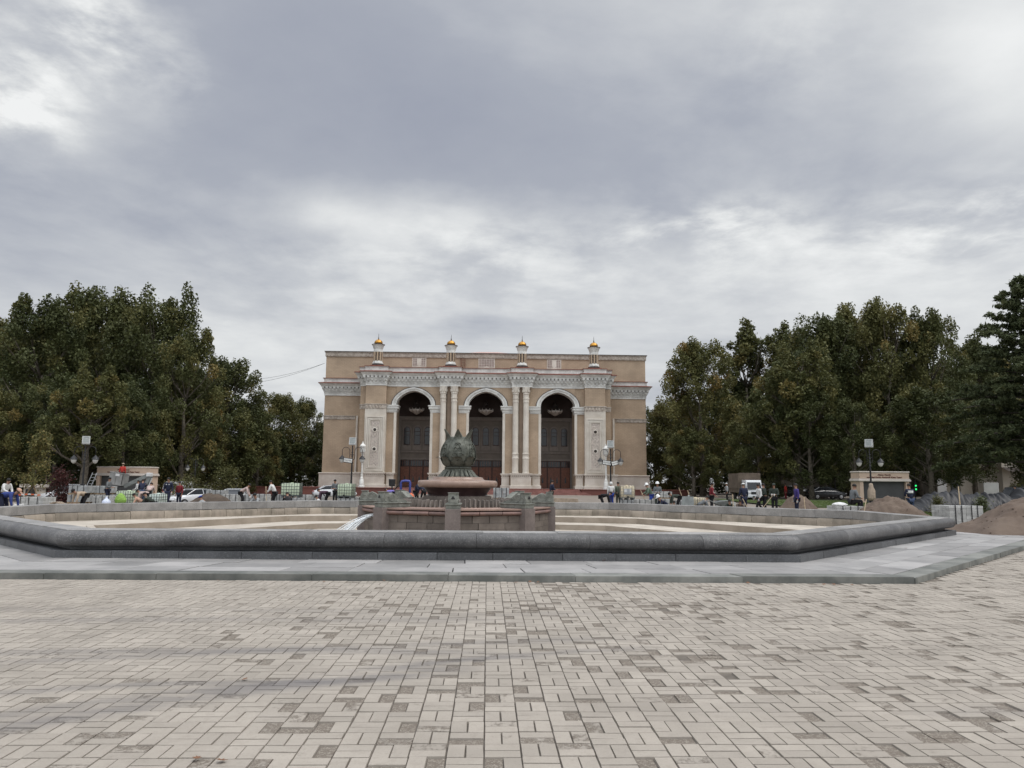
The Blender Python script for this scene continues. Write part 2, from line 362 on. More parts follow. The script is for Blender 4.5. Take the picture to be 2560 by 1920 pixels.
def make_paving():
    cell = .2; nx, ny = 214, 106
    x0, y0 = -18.6, 3.0
    a = -.5 * 0
    i = np.arange(nx); j = np.arange(ny); I, J = np.meshgrid(i, j, indexing='ij'); I = I.ravel(); J = J.ravel()
    par = (I + J) % 2
    wob = nrs.normal(0, .006, ny)[J]
    bx, by, hx, hy = [], [], [], []
    cx = x0 + (I + .5) * cell; cy = y0 + (J + .5) * cell + nrs.normal(0, .008, nx)[I]
    for k in (-1, 1):
        bx.append(cx + np.where(par == 0, k * .05, 0)); by.append(cy + np.where(par == 1, k * .05, 0))
        hx.append(np.where(par == 0, .05, .1)); hy.append(np.where(par == 0, .1, .05))
    bx, by, hx, hy = (np.concatenate(q) for q in (bx, by, hx, hy))
    hx = hx - .0020 - nrs.rand(len(hx)) * .0014; hy = hy - .0020 - nrs.rand(len(hy)) * .0014
    n = len(bx); ang = nrs.normal(0, .009, n) ; bx = bx + nrs.normal(0, .0012, n); by = by + nrs.normal(0, .0012, n)
    # the rows follow the axis of the theatre
    rx = bx * C(PSI) - by * S(PSI) ; ry = bx * S(PSI) + by * C(PSI)
    keep = ~inside_oct(rx, ry, 2.12) & (ry < 25) & (np.abs(rx) < 19)
    bx, by, hx, hy, ang = rx[keep], ry[keep], hx[keep], hy[keep], ang[keep] + PSI; n = len(bx)
    cl = np.array([mnoise.noise((x * .7, y * .7, 3.0)) + .6 * mnoise.noise((x * .22 + 9, y * .22, 5.0)) for x, y in zip(bx, by)])
    worn = np.clip(nrs.rand(n) ** 4.5 * .95 + .10 * nrs.rand(n) + np.clip(cl - .15, 0, 1) * (nrs.rand(n) ** 1.8) * 1.9, 0, 1)
    worn *= np.clip((bx + 7) / 6, .35, 1)
    z = nrs.normal(0, .0012, n) - np.where(worn > .7, .007, 0) - worn * .003
    tz = nrs.normal(0, .0035, (n, 2))
    ins = .0022; dep = .02
    sx = np.array([-1, 1, 1, -1]); sy = np.array([-1, -1, 1, 1])
    V = np.zeros((n, 8, 3))
    for lvl, (g, dz) in enumerate(((0, -dep), (ins, 0))):
        lx = sx[None] * (hx[:, None] - g); ly = sy[None] * (hy[:, None] - g)
        V[:, lvl * 4:lvl * 4 + 4, 0] = bx[:, None] + lx * np.cos(ang)[:, None] - ly * np.sin(ang)[:, None]
        V[:, lvl * 4:lvl * 4 + 4, 1] = by[:, None] + lx * np.sin(ang)[:, None] + ly * np.cos(ang)[:, None]
        V[:, lvl * 4:lvl * 4 + 4, 2] = (z[:, None] + tz[:, :1] * lx * 6 * .2 + tz[:, 1:] * ly * 6 * .2) + dz
    fl = np.array([(4, 5, 6, 7), (0, 1, 5, 4), (1, 2, 6, 5), (2, 3, 7, 6), (3, 0, 4, 7)])
    F = (np.arange(n)[:, None, None] * 8 + fl[None]).reshape(-1, 4)
    me = bpy.data.meshes.new('brick_paving'); me.vertices.add(n * 8); me.vertices.foreach_set('co', V.ravel())
    nf = len(F); me.loops.add(nf * 4); me.loops.foreach_set('vertex_index', F.ravel()); me.polygons.add(nf)
    me.polygons.foreach_set('loop_start', np.arange(nf) * 4); me.polygons.foreach_set('loop_total', np.full(nf, 4))
    for nm, arr in (('var', nrs.rand(n)), ('worn', worn)):
        q = me.attributes.new(nm, 'FLOAT', 'FACE'); q.data.foreach_set('value', np.repeat(arr, 5).astype(np.float32))
    me.update(calc_edges=True); me.validate(); me.shade_flat()
    me.materials.append(paver_material())
    setp(link('brick_paving', me), kind='structure')
    # bedding under the pavers, seen in the joints
    b = MB(); b.add([(-19, 1.0, -.0125), (19, 1.0, -.0125), (19, 24.8, -.0125), (-19, 24.8, -.0125)], [(0, 1, 2, 3)])
    # ring only: cut out the basin
    poly = [loc2(a, c) for a, c in offset(OCT, 1.9)]
    bm = bmesh.new(); bm.from_mesh(b.mesh('t', M['bedding']))
    for i in range(8):
        p0, p1 = Vector(poly[i]), Vector(poly[(i + 1) % 8]); d = (p1 - p0).normalized()
        bmesh.ops.bisect_plane(bm, geom=bm.verts[:] + bm.edges[:] + bm.faces[:], plane_co=(p0.x, p0.y, 0), plane_no=(d.y, -d.x, 0))
    dl = [f for f in bm.faces if inside_oct(np.array([f.calc_center_median().x]), np.array([f.calc_center_median().y]), 1.9)[0]]
    bmesh.ops.delete(bm, geom=dl, context='FACES')
    me = bpy.data.meshes.new('paving_bed'); bm.to_mesh(me); bm.free(); me.materials.append(M['bedding'])
    setp(link('paving_bed', me), kind='structure')
M['bedding'] = mat('joint_grit', (.15, .13, .108), .95, .35, 9, bump=.4, bscale=50)
make_paving()

# ---------------------------------------------------------------- flagstone apron with kerb
def edge_frame(poly, i):
    p0, p1 = Vector(poly[i]), Vector(poly[(i + 1) % len(poly)]); d = (p1 - p0); return p0, p1, d.normalized(), d.length
def quad_between(mb, o_in, o_out, i, t0, t1, z0, z1, m=0, bev=0.0, mitre=True, pts=None):
    """slab on side i of the octagon between two offsets, t along the edge 0..1 (mitred at the corners)"""
    A, B = offset(OCT, o_in), offset(OCT, o_out)
    def lp(P, t): return Vector(P[i]).lerp(Vector(P[(i + 1) % 8]), t)
    q = [lp(B, t0), lp(B, t1), lp(A, t1), lp(A, t0)]
    if bev:
        c = sum(q, Vector((0, 0))) / 4; q2 = [p + (c - p).normalized() * bev for p in q]
    else: q2 = q
    bot = [(*loc2(*p), z0) for p in q]; mid = [(*loc2(*p), z1 - bev * .7) for p in q]; top = [(*loc2(*p), z1) for p in q2]
    vs = bot + mid + top; fs = [(8, 9, 10, 11)] + [(j + 4 * l, (j + 1) % 4 + 4 * l, (j + 1) % 4 + 4 * l + 4, j + 4 * l + 4) for l in (0, 1) for j in range(4)]
    mb.add(vs, fs, m)
def make_apron():
    mb = MB(); kb = MB()
    for i in range(8):
        _, _, _, L = edge_frame(offset(OCT, 1.0), i)
        rows = [(-.1, .52), (.52, 1.12), (1.12, 1.70)]
        for r, (o0, o1) in enumerate(rows):
            t = 0; first = True
            while t < 1 - 1e-6:
                w = rng.uniform(.75, 1.55) / L * (rng.uniform(.4, 1) if first else 1); first = False
                t1 = t + w
                if t1 > 1 - .45 / L: t1 = 1
                g = .009 / L; mb.var = rng.random()
                quad_between(mb, o0 + .009, o1 - .009, i, t + g, t1 - g, -.05, .086 + rng.uniform(-.004, .004), bev=.006); t = t1
        _, _, _, L = edge_frame(offset(OCT, 1.9), i); t = 0
        while t < 1 - 1e-6:
            t1 = t + rng.uniform(1.5, 2.6) / L
            if t1 > 1 - .8 / L: t1 = 1
            kb.var = rng.random(); sh = rng.uniform(-.012, .012)
            quad_between(kb, 1.71, 2.06 + sh, i, t + .003 / L, t1 - .003 / L, -.06, .088 + rng.uniform(-.007, .007), bev=.012); t = t1
    setp(mb.build('flagstone_apron', M['gran_flag']), kind='structure')
    setp(kb.build('kerb', M['gran_flagdark']), kind='structure')
    # mortar bed below the slabs
    bd = MB(); A, B = offset(OCT, -.1), offset(OCT, 1.95)
    vs = [(*loc2(*p), .058) for p in A] + [(*loc2(*p), .058) for p in B]
    bd.add(vs, [(j, j + 8, (j + 1) % 8 + 8, (j + 1) % 8) for j in range(8)]); setp(bd.build('apron_bed', M['darkjoint']), kind='structure')
M['darkjoint'] = mat('dark_joint', (.04, .04, .037), .95, .3, 8)
M['gran_flagdark'] = mat('dark_grey_kerb_granite', (.20, .20, .18), .6, .35, 2, (.10, .105, .095), bump=.1, bscale=40, var=.35, streak=.3)
make_apron()

# ---------------------------------------------------------------- the big octagonal basin
def sweep_blocks(mb, prof, mean_len, gap=.004, jit=.003, smooth_name=None, close=True):
    """stones with the cross-section prof [(offset, z)] laid along every side, mitred at the corners"""
    for i in range(8):
        L = edge_frame(offset(OCT, prof[0][0]), i)[3]
        k = max(1, round(L / mean_len)); cuts = [0] + [(q + rng.uniform(-.12, .12)) / k for q in range(1, k)] + [1]
        for t0, t1 in zip(cuts, cuts[1:]):
            mb.var = rng.random(); dj = rng.uniform(-jit, jit); dz = rng.uniform(-jit, jit)
            a = t0 + (gap / L if t0 else 0); b = t1 - (gap / L if t1 < 1 else 0)
            r0, r1 = [], []
            for o, z in prof:
                P = offset(OCT, o + dj); p, q = Vector(P[i]), Vector(P[(i + 1) % 8])
                r0.append((*loc2(*p.lerp(q, a)), z + dz)); r1.append((*loc2(*p.lerp(q, b)), z + dz))
            mb.rings([r0, r1], 0, cap=True, closed=True)
def make_basin():
    root = thing('fountain_basin', 'large octagonal basin with a rounded grey granite rim around the drained pool', 'basin', (FC[0], FC[1], 0))
    def ch(mb, name, m, auto=35):
        o = mb.build(name, m, root, auto=auto); o.matrix_parent_inverse = Matrix.Translation((-FC[0], -FC[1], 0)); return o
    mb = MB(); sweep_blocks(mb, [(0, .06), (0, .205), (-.02, .212), (-.55, .212), (-.55, .06)], 1.1); ch(mb, 'plinth', M['gran_dark'])
    mb = MB(); sweep_blocks(mb, [(-.26, .212), (-.26, .30), (-.5, .30), (-.5, .212)], 30); ch(mb, 'recess_band', M['gran_dark'])
    rim = [(-.10, .275)]
    for k in range(13):
        a = -75 + k * (75 + 84) / 12; rim.append((-.135 + .125 * C(R(a)), .405 + .128 * S(R(a))))
    rim = [(-.28, .278)] + [(-.10, .276)] + [(-.135 + .135 * C(R(a)), .405 + .130 * S(R(a))) for a in range(-70, 91, 14)] + [(-.17, .535), (-.17, .45), (-.17, .33)]
    mb = MB(); sweep_blocks(mb, rim, 1.9, gap=.003, jit=.004); ch(mb, 'rim_roll', M['gran_rim'], 40)
    mb = MB(); sweep_blocks(mb, [(-.172, .30), (-.172, .548), (-.18, .556), (-.60, .556), (-.61, .548), (-.61, .285), (-.60, .28)], 1.35, jit=.003); ch(mb, 'rim_cap', M['gran_cap'])
    mb = MB(); sweep_blocks(mb, [(-.30, .10), (-.30, .29), (-.66, .265), (-.69, .20), (-.70, .10), (-.70, -.2), (-.30, -.2)], .62, gap=.006, jit=.012); ch(mb, 'inner_wall', M['basin_wall'])
    # stepped floor: polygon turned with a corner on the axis
    ST = [(8.95, 10.9, 0.0), (6.9, 8.6, -.20), (5.0, 6.4, -.38)]
    def poly(rb, rs):
        return [(*loc2(r * S(k * PI / 4), r * C(k * PI / 4)),) for k in range(8) for r in [rb if k % 4 == 0 else (rs if k % 4 == 2 else (rb + rs) / 2 * .985)]]
    out = [loc2(*p) for p in offset(OCT, -.5)]
    mb = MB()
    # outer tread between wall and first step
    P = poly(*ST[0][:2])
    bm = bmesh.new()
    ov = [bm.verts.new((*p, ST[0][2])) for p in out]; iv = [bm.verts.new((*p, ST[0][2])) for p in P]
    e = [bm.edges.new((q[j], q[(j + 1) % 8])) for q in (ov, iv) for j in range(8)]
    bmesh.ops.triangle_fill(bm, edges=e, use_beauty=True)
    me = bpy.data.meshes.new('basin_ledge'); bm.to_mesh(me); bm.free(); me.materials.append(M['basin_tread'])
    o = link('ledge', me, root); o.matrix_parent_inverse = Matrix.Translation((-FC[0], -FC[1], 0))
    rs = MB(); tr = MB()
    for k in range(3):
        P = poly(*ST[k][:2]); z1 = ST[k][2]; z0 = ST[k + 1][2] if k < 2 else -.52
        rs.add([(*p, z1 + .02) for p in P] + [(*p, z0) for p in P], [(j, (j + 1) % 8, (j + 1) % 8 + 8, j + 8) for j in range(8)])
        # nosing kerb along each step
        Q = poly(ST[k][0] + .22, ST[k][1] + .22)
        tr.add([(*p, z1 + .02) for p in P] + [(*p, z1 + .02) for p in Q] + [(*p, z1 - .01) for p in Q], [(j, j + 8, (j + 1) % 8 + 8, (j + 1) % 8) for j in range(8)] + [(j + 8, j + 16, (j + 1) % 8 + 16, (j + 1) % 8 + 8) for j in range(8)])
        if k < 2:
            P2 = poly(*ST[k + 1][:2]); P2 = poly(ST[k + 1][0] + .2, ST[k + 1][1] + .2)
            tr.add([(*p, z0 + .002) for p in P] + [(*p, z0 + .002) for p in P2], [(j, (j + 1) % 8, (j + 1) % 8 + 8, j + 8) for j in range(8)])
    ch(rs, 'step_riser', M['basin_floor'], None); ch(tr, 'step_tread', M['basin_tread'], None)
    fl = MB(); fl.add([(*p, -.52) for p in poly(6, 7.4)], [tuple(reversed(range(8)))]); ch(fl, 'floor', M['basin_floor'], None)
make_basin()

# ---------------------------------------------------------------- central fountain
def make_fountain():
    root = thing('fountain', 'stone fountain with a green bronze cotton bud above a pink granite bowl', 'fountain', (FC[0], FC[1], 0), PSI)
    # octagonal lower wall with corner piers
    def octa(r, z, ph=0): return [(r * S(k * PI / 4 + ph), -r * C(k * PI / 4 + ph), z) for k in range(8)]
    wl = MB()
    def wall_course(r_out, r_in, z0, z1, ln, mb, jit=.006, bulge=0):
        for k in range(8):
            a, b = Vector(octa(r_out, 0)[k]), Vector(octa(r_out, 0)[(k + 1) % 8]); ai, bi = Vector(octa(r_in, 0)[k]), Vector(octa(r_in, 0)[(k + 1) % 8])
            nn = max(1, round((b - a).length / ln)); cuts = [0] + [(q + rng.uniform(-.15, .15)) / nn for q in range(1, nn)] + [1]
            out = ((a + b) / 2).normalized()
            for t0, t1 in zip(cuts, cuts[1:]):
                mb.var = rng.random(); g = .004; dj = out * rng.uniform(-jit, jit)
                prof = [(0, z0), (0, z1)] if not bulge else [(-.03, z0), (bulge * .8, z0 + .03), (bulge, (z0 + z1) / 2), (bulge * .8, z1 - .03), (-.03, z1)]
                r0 = [tuple(a.lerp(b, t0 + g) + out * o + dj + Vector((0, 0, z))) for o, z in prof] + [tuple(ai.lerp(bi, t0 + g) + Vector((0, 0, z))) for z in (z1, z0)]
                r1 = [tuple(a.lerp(b, t1 - g) + out * o + dj + Vector((0, 0, z))) for o, z in prof] + [tuple(ai.lerp(bi, t1 - g) + Vector((0, 0, z))) for z in (z1, z0)]
                mb.rings([r0, r1])
    wall_course(2.86, 2.4, -.45, .13, .8, wl); wall_course(2.86, 2.4, .135, .30, .7, wl); wall_course(2.84, 2.4, .305, .49, .6, wl)
    wl.build('wall', M['brownstone'], root, auto=40)
    cp = MB(); wall_course(2.87, 2.4, .50, .628, .75, cp, bulge=.075); cp.build('coping', M['copingred'], root, auto=50)
    ld = MB(); wall_course(2.93, 1.4, .645, .685, 1.6, ld, .015); ld.build('coping_slab', M['slabred'], root)
    # piers
    prs = MB()
    for k in range(8):
        prs.M = Matrix.Rotation(k * PI / 4, 4, 'Z'); prs.var = rng.random()
        prs.box(-.205, .205, -2.98, -2.3, -.45, .69, bev=.012)
        p2 = MB(); p2.M = Matrix.Translation((0, 0, 0))
    prs.M = Matrix()
    # separate pier objects, each with cap and carved spout stone
    for k in range(8):
        mb = MB(); mb.M = Matrix.Rotation(k * PI / 4, 4, 'Z'); mb.box(-.205, .205, -2.99, -2.25, -.45, .695, bev=.012)
        pr = mb.build('pier', M['pierstone'], root)
        cb = MB(); cb.M = mb.M.copy(); cb.box(-.19, .19, -2.96, -2.0, .697, .80, bev=.01); cb.box(-.215, .215, -2.98, -1.98, .80, .838, bev=.01)
        cb.build('pier_cap', M['carvestone'], pr)
        # spout stone: curved block seen in profile, with a lobed hole in its front
        st = MB(); st.M = mb.M.copy()
        prof = [(-2.94, .838), (-2.955, .90), (-2.93, 1.0), (-2.90, 1.07), (-2.905, 1.115), (-2.74, 1.115), (-2.70, 1.06), (-2.60, 1.10), (-2.50, 1.06), (-2.40, .99), (-2.30, .93), (-2.18, .90), (-2.08, .875), (-2.05, .838)]
        w = .135; rings = []
        for sx, ins in ((-w, .0), (-w + .02, -.012), (w - .02, -.012), (w, .0)):
            cy = sum(p[0] for p in prof) / len(prof); cz = .95
            rings.append([(sx, y + (cy - y) * (.03 if ins == 0 else 0), z + (cz - z) * (.05 if ins == 0 else 0)) for y, z in prof])
        st.rings(rings); st.box(-.15, .15, -2.925, -2.72, 1.112, 1.132, bev=.006)
        # scroll ribs
        for sx in (-1, 1):
            for (yy, zz, rr) in ((-2.62, .96, .09), (-2.40, .91, .06), (-2.8, .93, .07)):
                st.tube([(sx * .128, yy + rr * C(a), zz + rr * S(a)) for a in [q * PI / 6 for q in range(11)]], [.016] * 11, 5)
        so = st.build('spout_stone', M['carvestone'], pr, auto=45)
        ho = MB(); ho.M = mb.M.copy()
        for dx, dz, r in ((0, .022, .03), (-.026, -.008, .026), (.026, -.008, .026)):
            ho.rings([[(dx + r * C(2 * PI * j / 10), -2.953 + .0 * q, .985 + dz + r * S(2 * PI * j / 10)) for j in range(10)] for q in (0, 1)][:1] + [[(dx + r * .2 * C(2 * PI * j / 10), -2.956, .985 + dz + r * .2 * S(2 * PI * j / 10)) for j in range(10)]])
        ho.build('spout_hole', M['iron'], pr)
    # ring of thin upright stone fins
    sp = MB()
    for k in range(72):
        a = 2 * PI * k / 72; sp.M = Matrix.Rotation(a, 4, 'Z'); h = .215 + rng.uniform(-.025, .025)
        sp.var = rng.random(); x = rng.uniform(-.01, .01)
        sp.add([(x - .022, -1.70, .68), (x + .022, -1.70, .68), (x + .022, -1.5, .68), (x - .022, -1.5, .68), (x - .016, -1.68, .68 + h), (x + .016, -1.68, .68 + h), (x + .016, -1.54, .68 + h * 1.1), (x - .016, -1.54, .68 + h * 1.1)],
               [(0, 1, 5, 4), (1, 2, 6, 5), (2, 3, 7, 6), (3, 0, 4, 7), (4, 5, 6, 7)])
    sp.M = Matrix(); o = sp.build('fin_ring', M['finstone'], root)
    dr = MB(); dr.lathe([(1.05, .60), (1.05, .95), (1.03, .99), (.98, 1.0)], 24); dr.build('drum', M['brownstone'], root, auto=40)
    pd = MB(); pd.lathe([(.93, 1.0), (.90, 1.03), (.92, 1.08), (.98, 1.16), (1.04, 1.23), (1.05, 1.25)], 32); pd.build('pedestal', M['darkred'], root, auto=50)
    bw = MB()
    rim = [(1.05, 1.245), (1.17, 1.25)] + [(1.14 + .085 * C(R(a)), 1.352 + .105 * S(R(a))) for a in range(-60, 91, 15)] + [(1.05, 1.462), (.90, 1.468), (.83, 1.475), (.79, 1.50), (.765, 1.55), (.70, 1.565), (.3, 1.575)]
    nseg = 12
    for k in range(nseg):           # the bowl is built from wedges of granite
        bw.var = rng.random(); a0 = 2 * PI * k / nseg + .14; nn = 6; rings = []
        for j in range(nn + 1):
            a = a0 + (2 * PI / nseg) * (j / nn) * .997; rings.append([(r * C(a), r * S(a), z) for r, z in rim])
        bw.rings(rings, 0, cap=False, closed=False)
    bw.build('bowl', M['polred'], root, auto=45)
    # leaf skirt
    sk = MB(); n = 22
    sk.lathe([(.40, 1.80), (.42, 1.72), (.46, 1.66), (.5, 1.57)], 30)
    for k in range(n):
        sk.M = Matrix.Rotation(2 * PI * k / n, 4, 'Z')
        pr = [(.37, 1.80, .030), (.43, 1.765, .044), (.49, 1.70, .052), (.55, 1.625, .056), (.605, 1.57, .054), (.64, 1.565, .03)]
        rings = [[(-w, -r, z - .012), (-w * .5, -r - .012, z + .012), (0, -r - .006, z + .004), (w * .5, -r - .012, z + .012), (w, -r, z - .012), (0, -r + .02, z - .05)] for r, z, w in pr]
        sk.rings(rings)
    sk.M = Matrix(); sk.build('leaf_skirt', M['bronze'], root, auto=50)
    rg = MB(); N = 64
    rg.rings([[((.385 + (.03 + .006 * S(j * 1.9)) * C(a)) * C(2 * PI * j / N), (.385 + (.03 + .006 * S(j * 1.9)) * C(a)) * S(2 * PI * j / N), 1.835 + .032 * S(a)) for a in [2 * PI * q / 8 for q in range(8)]] for j in range(N + 1)], cap=False)
    rg.lathe([(.36, 1.80), (.36, 1.93)], 30); rg.build('rope_ring', M['bronze'], root, auto=60)
    # bud: inner body and overlapping petals
    bd = MB(); bprof = [(.32, 1.88), (.41, 1.97), (.47, 2.11), (.495, 2.25), (.475, 2.41), (.425, 2.53), (.365, 2.64), (.305, 2.74), (.28, 2.79), (.24, 2.78), (.15, 2.6)]
    bd.lathe(bprof, 36); bd.build('bud', M['bronzecarve'], root, smooth=True)
    def radius(z):
        for (r0, z0), (r1, z1) in zip(bprof, bprof[1:]):
            if z0 <= z <= z1: return r0 + (r1 - r0) * (z - z0) / (z1 - z0)
        return .30
    for k in range(6):              # tall petals with flaring tips
        pt = MB(); a0 = k * PI / 3
        pt.M = Matrix.Rotation(a0, 4, 'Z')
        rows = []
        for i in range(15):
            t = i / 14; z = 1.92 + t * 1.10
            hb_ = .60 if k % 2 == 0 else .70; half = hb_ * (1 - max(0, (t - .34) / .66) ** 1.9) if t > .34 else hb_ * (.84 + .16 * t / .34)
            r = radius(min(z, 2.79)) + (.045 if k % 2 == 0 else .012) * min(1, (1.05 - t) * 2.2) + (.0 if t < .74 else ((t - .74) / .26) ** 1.7 * .17)
            if t > .74: r = .335 + ((t - .74) / .26) ** 1.8 * .155 + .02 * (1 - (t - .74) / .26)
            row = []
            for j in range(9):
                u = (j - 4) / 4; row.append((u * half, r + .016 * (1 - u * u) + (.02 if abs(u) > .9 else 0), z))
            rows.append(row)
        vs = []; 
        for row in rows:
            for u, r, z in row: vs.append((r * S(u), -r * C(u), z))
        nb = len(vs)
        for row in rows:
            for u, r, z in row: vs.append(((r - .02) * S(u), -(r - .02) * C(u), z))
        fs = []
        for i in range(14):
            for j in range(8):
                q = i * 9 + j; fs += [(q, q + 1, q + 10, q + 9), (nb + q, nb + q + 9, nb + q + 10, nb + q + 1)]
        for i in range(14):
            for j in (0, 8):
                q = i * 9 + j; fs.append((q, q + 9, nb + q + 9, nb + q) if j == 0 else (q + 9, q, nb + q, nb + q + 9))
        pt.add(vs, fs)
        # midrib and scroll relief
        for sg in (-1, 1):
            pts = []
            for q in range(16):
                t = q / 15; z = 2.05 + .55 * t; u = sg * (.30 * S(t * PI) * (1 - .35 * t)); r = radius(z) + (.066 if k % 2 == 0 else .034); pts.append((r * S(u), -r * C(u), z))
            pt.tube(pts, .016, 5)
            for (uc, zc, rr) in ((.16, 2.22, .07), (.12, 2.40, .055), (.10, 2.54, .04)):
                pt.tube([((radius(zc) + (.064 if k % 2 == 0 else .032)) * S(sg * uc + rr * C(a) / .5), -(radius(zc) + (.064 if k % 2 == 0 else .032)) * C(sg * uc + rr * C(a) / .5), zc + rr * S(a)) for a in [q * .55 for q in range(11)]], .0135, 4)
        pt.build('petal', M['bronzecarve'], root, smooth=True)
    for k in range(8):              # acanthus sepals curling outwards at the tip
        se = MB(); se.M = Matrix.Rotation(k * PI / 4 + PI / 8 * 0, 4, 'Z'); rows = []
        for i in range(11):
            t = i / 10; z = 1.90 + .34 * t - (.07 * max(0, t - .8) / .2); r = radius(1.90 + .30 * t) + .075 + (max(0, t - .6) / .4) ** 1.5 * .12
            hw = (.34 * (1 - t ** 2.2) + .06) * (.86 + .14 * C(t * 19)); rows.append([(r + .02 * abs(u), u * hw, z) for u in (-1, -.6, -.2, .2, .6, 1)])
        vs = [(r * S(u), -r * C(u), z) for row in rows for r, u, z in row]; nb = len(vs); vs += [((r - .03) * S(u), -(r - .03) * C(u), z - .015) for row in rows for r, u, z in row]
        fs = []
        for i in range(10):
            for j in range(5):
                q = i * 6 + j; fs += [(q, q + 1, q + 7, q + 6), (nb + q, nb + q + 6, nb + q + 7, nb + q + 1)]
            for j in (0, 5):
                q = i * 6 + j; fs.append((q, q + 6, nb + q + 6, nb + q))
        q = 60; fs += [(q + j, q + j + 1, nb + q + j + 1, nb + q + j) for j in range(5)]
        se.add(vs, fs); se.build('sepal', M['bronze'], root, auto=60)
M['copingred'] = mat('red_brown_coping_stone', (.235, .14, .118), .6, .35, 3, (.15, .10, .088), bump=.15, bscale=25, var=.35, streak=.2)
M['slabred'] = mat('pinkish_coping_slab', (.30, .205, .165), .7, .35, 2, bump=.2, bscale=12, var=.3)
M['finstone'] = mat('weathered_fin_stone', (.20, .175, .155), .8, .35, 4, (.13, .115, .10), bump=.3, bscale=25, var=.3, streak=.4)
make_fountain()

def make_jet():
    mb = MB(); p0 = at(940, 1287, 21.75); p1 = at(858, 1333, 20.9)
    for s in range(60):
        o = Vector((rng.gauss(0, .02), rng.gauss(0, .045), rng.gauss(0, .018))); e = Vector((rng.gauss(0, .10), rng.gauss(0, .09), rng.gauss(0, .03)))
        pts = []; rad = []
        t0, t1 = rng.uniform(0, .25), rng.uniform(.75, 1.25)
        for i in range(15):
            t = t0 + (t1 - t0) * i / 14; p = p0 + o * (1 - t) + (p1 - p0 + e) * t; z = p0.z + o.z + .03 * t - (p0.z - p1.z + .03) * t ** 1.7
            pts.append((p.x + .006 * mnoise.noise((t * 7, s, 0)), p.y + .015 * mnoise.noise((t * 7, s, 5)), z + .008 * mnoise.noise((t * 8, s, 9)))); rad.append((.011 + .006 * mnoise.noise((t * 9, s * 3, 2))) * (1 if 0 < i < 14 else .3))
        mb.tube(pts, rad, 6)
    for s in range(220):
        t = rng.uniform(.1, 1.15); p = p0.lerp(p1, t); z = p0.z + .03 * t - (p0.z - p1.z + .03) * t ** 1.7; q = .02 + .09 * t; r = rng.uniform(.004, .011)
        mb.ell((p.x + rng.gauss(0, q), p.y + rng.gauss(0, q), z + rng.gauss(0, q * .7)), (r * rng.uniform(1, 2), r, r), 6, 4)
    o = mb.build('water_jet', M['water'], smooth=True)
    setp(o, 'white arcing jet of water spilling from the fountain wall into the basin', 'water jet')
make_jet()
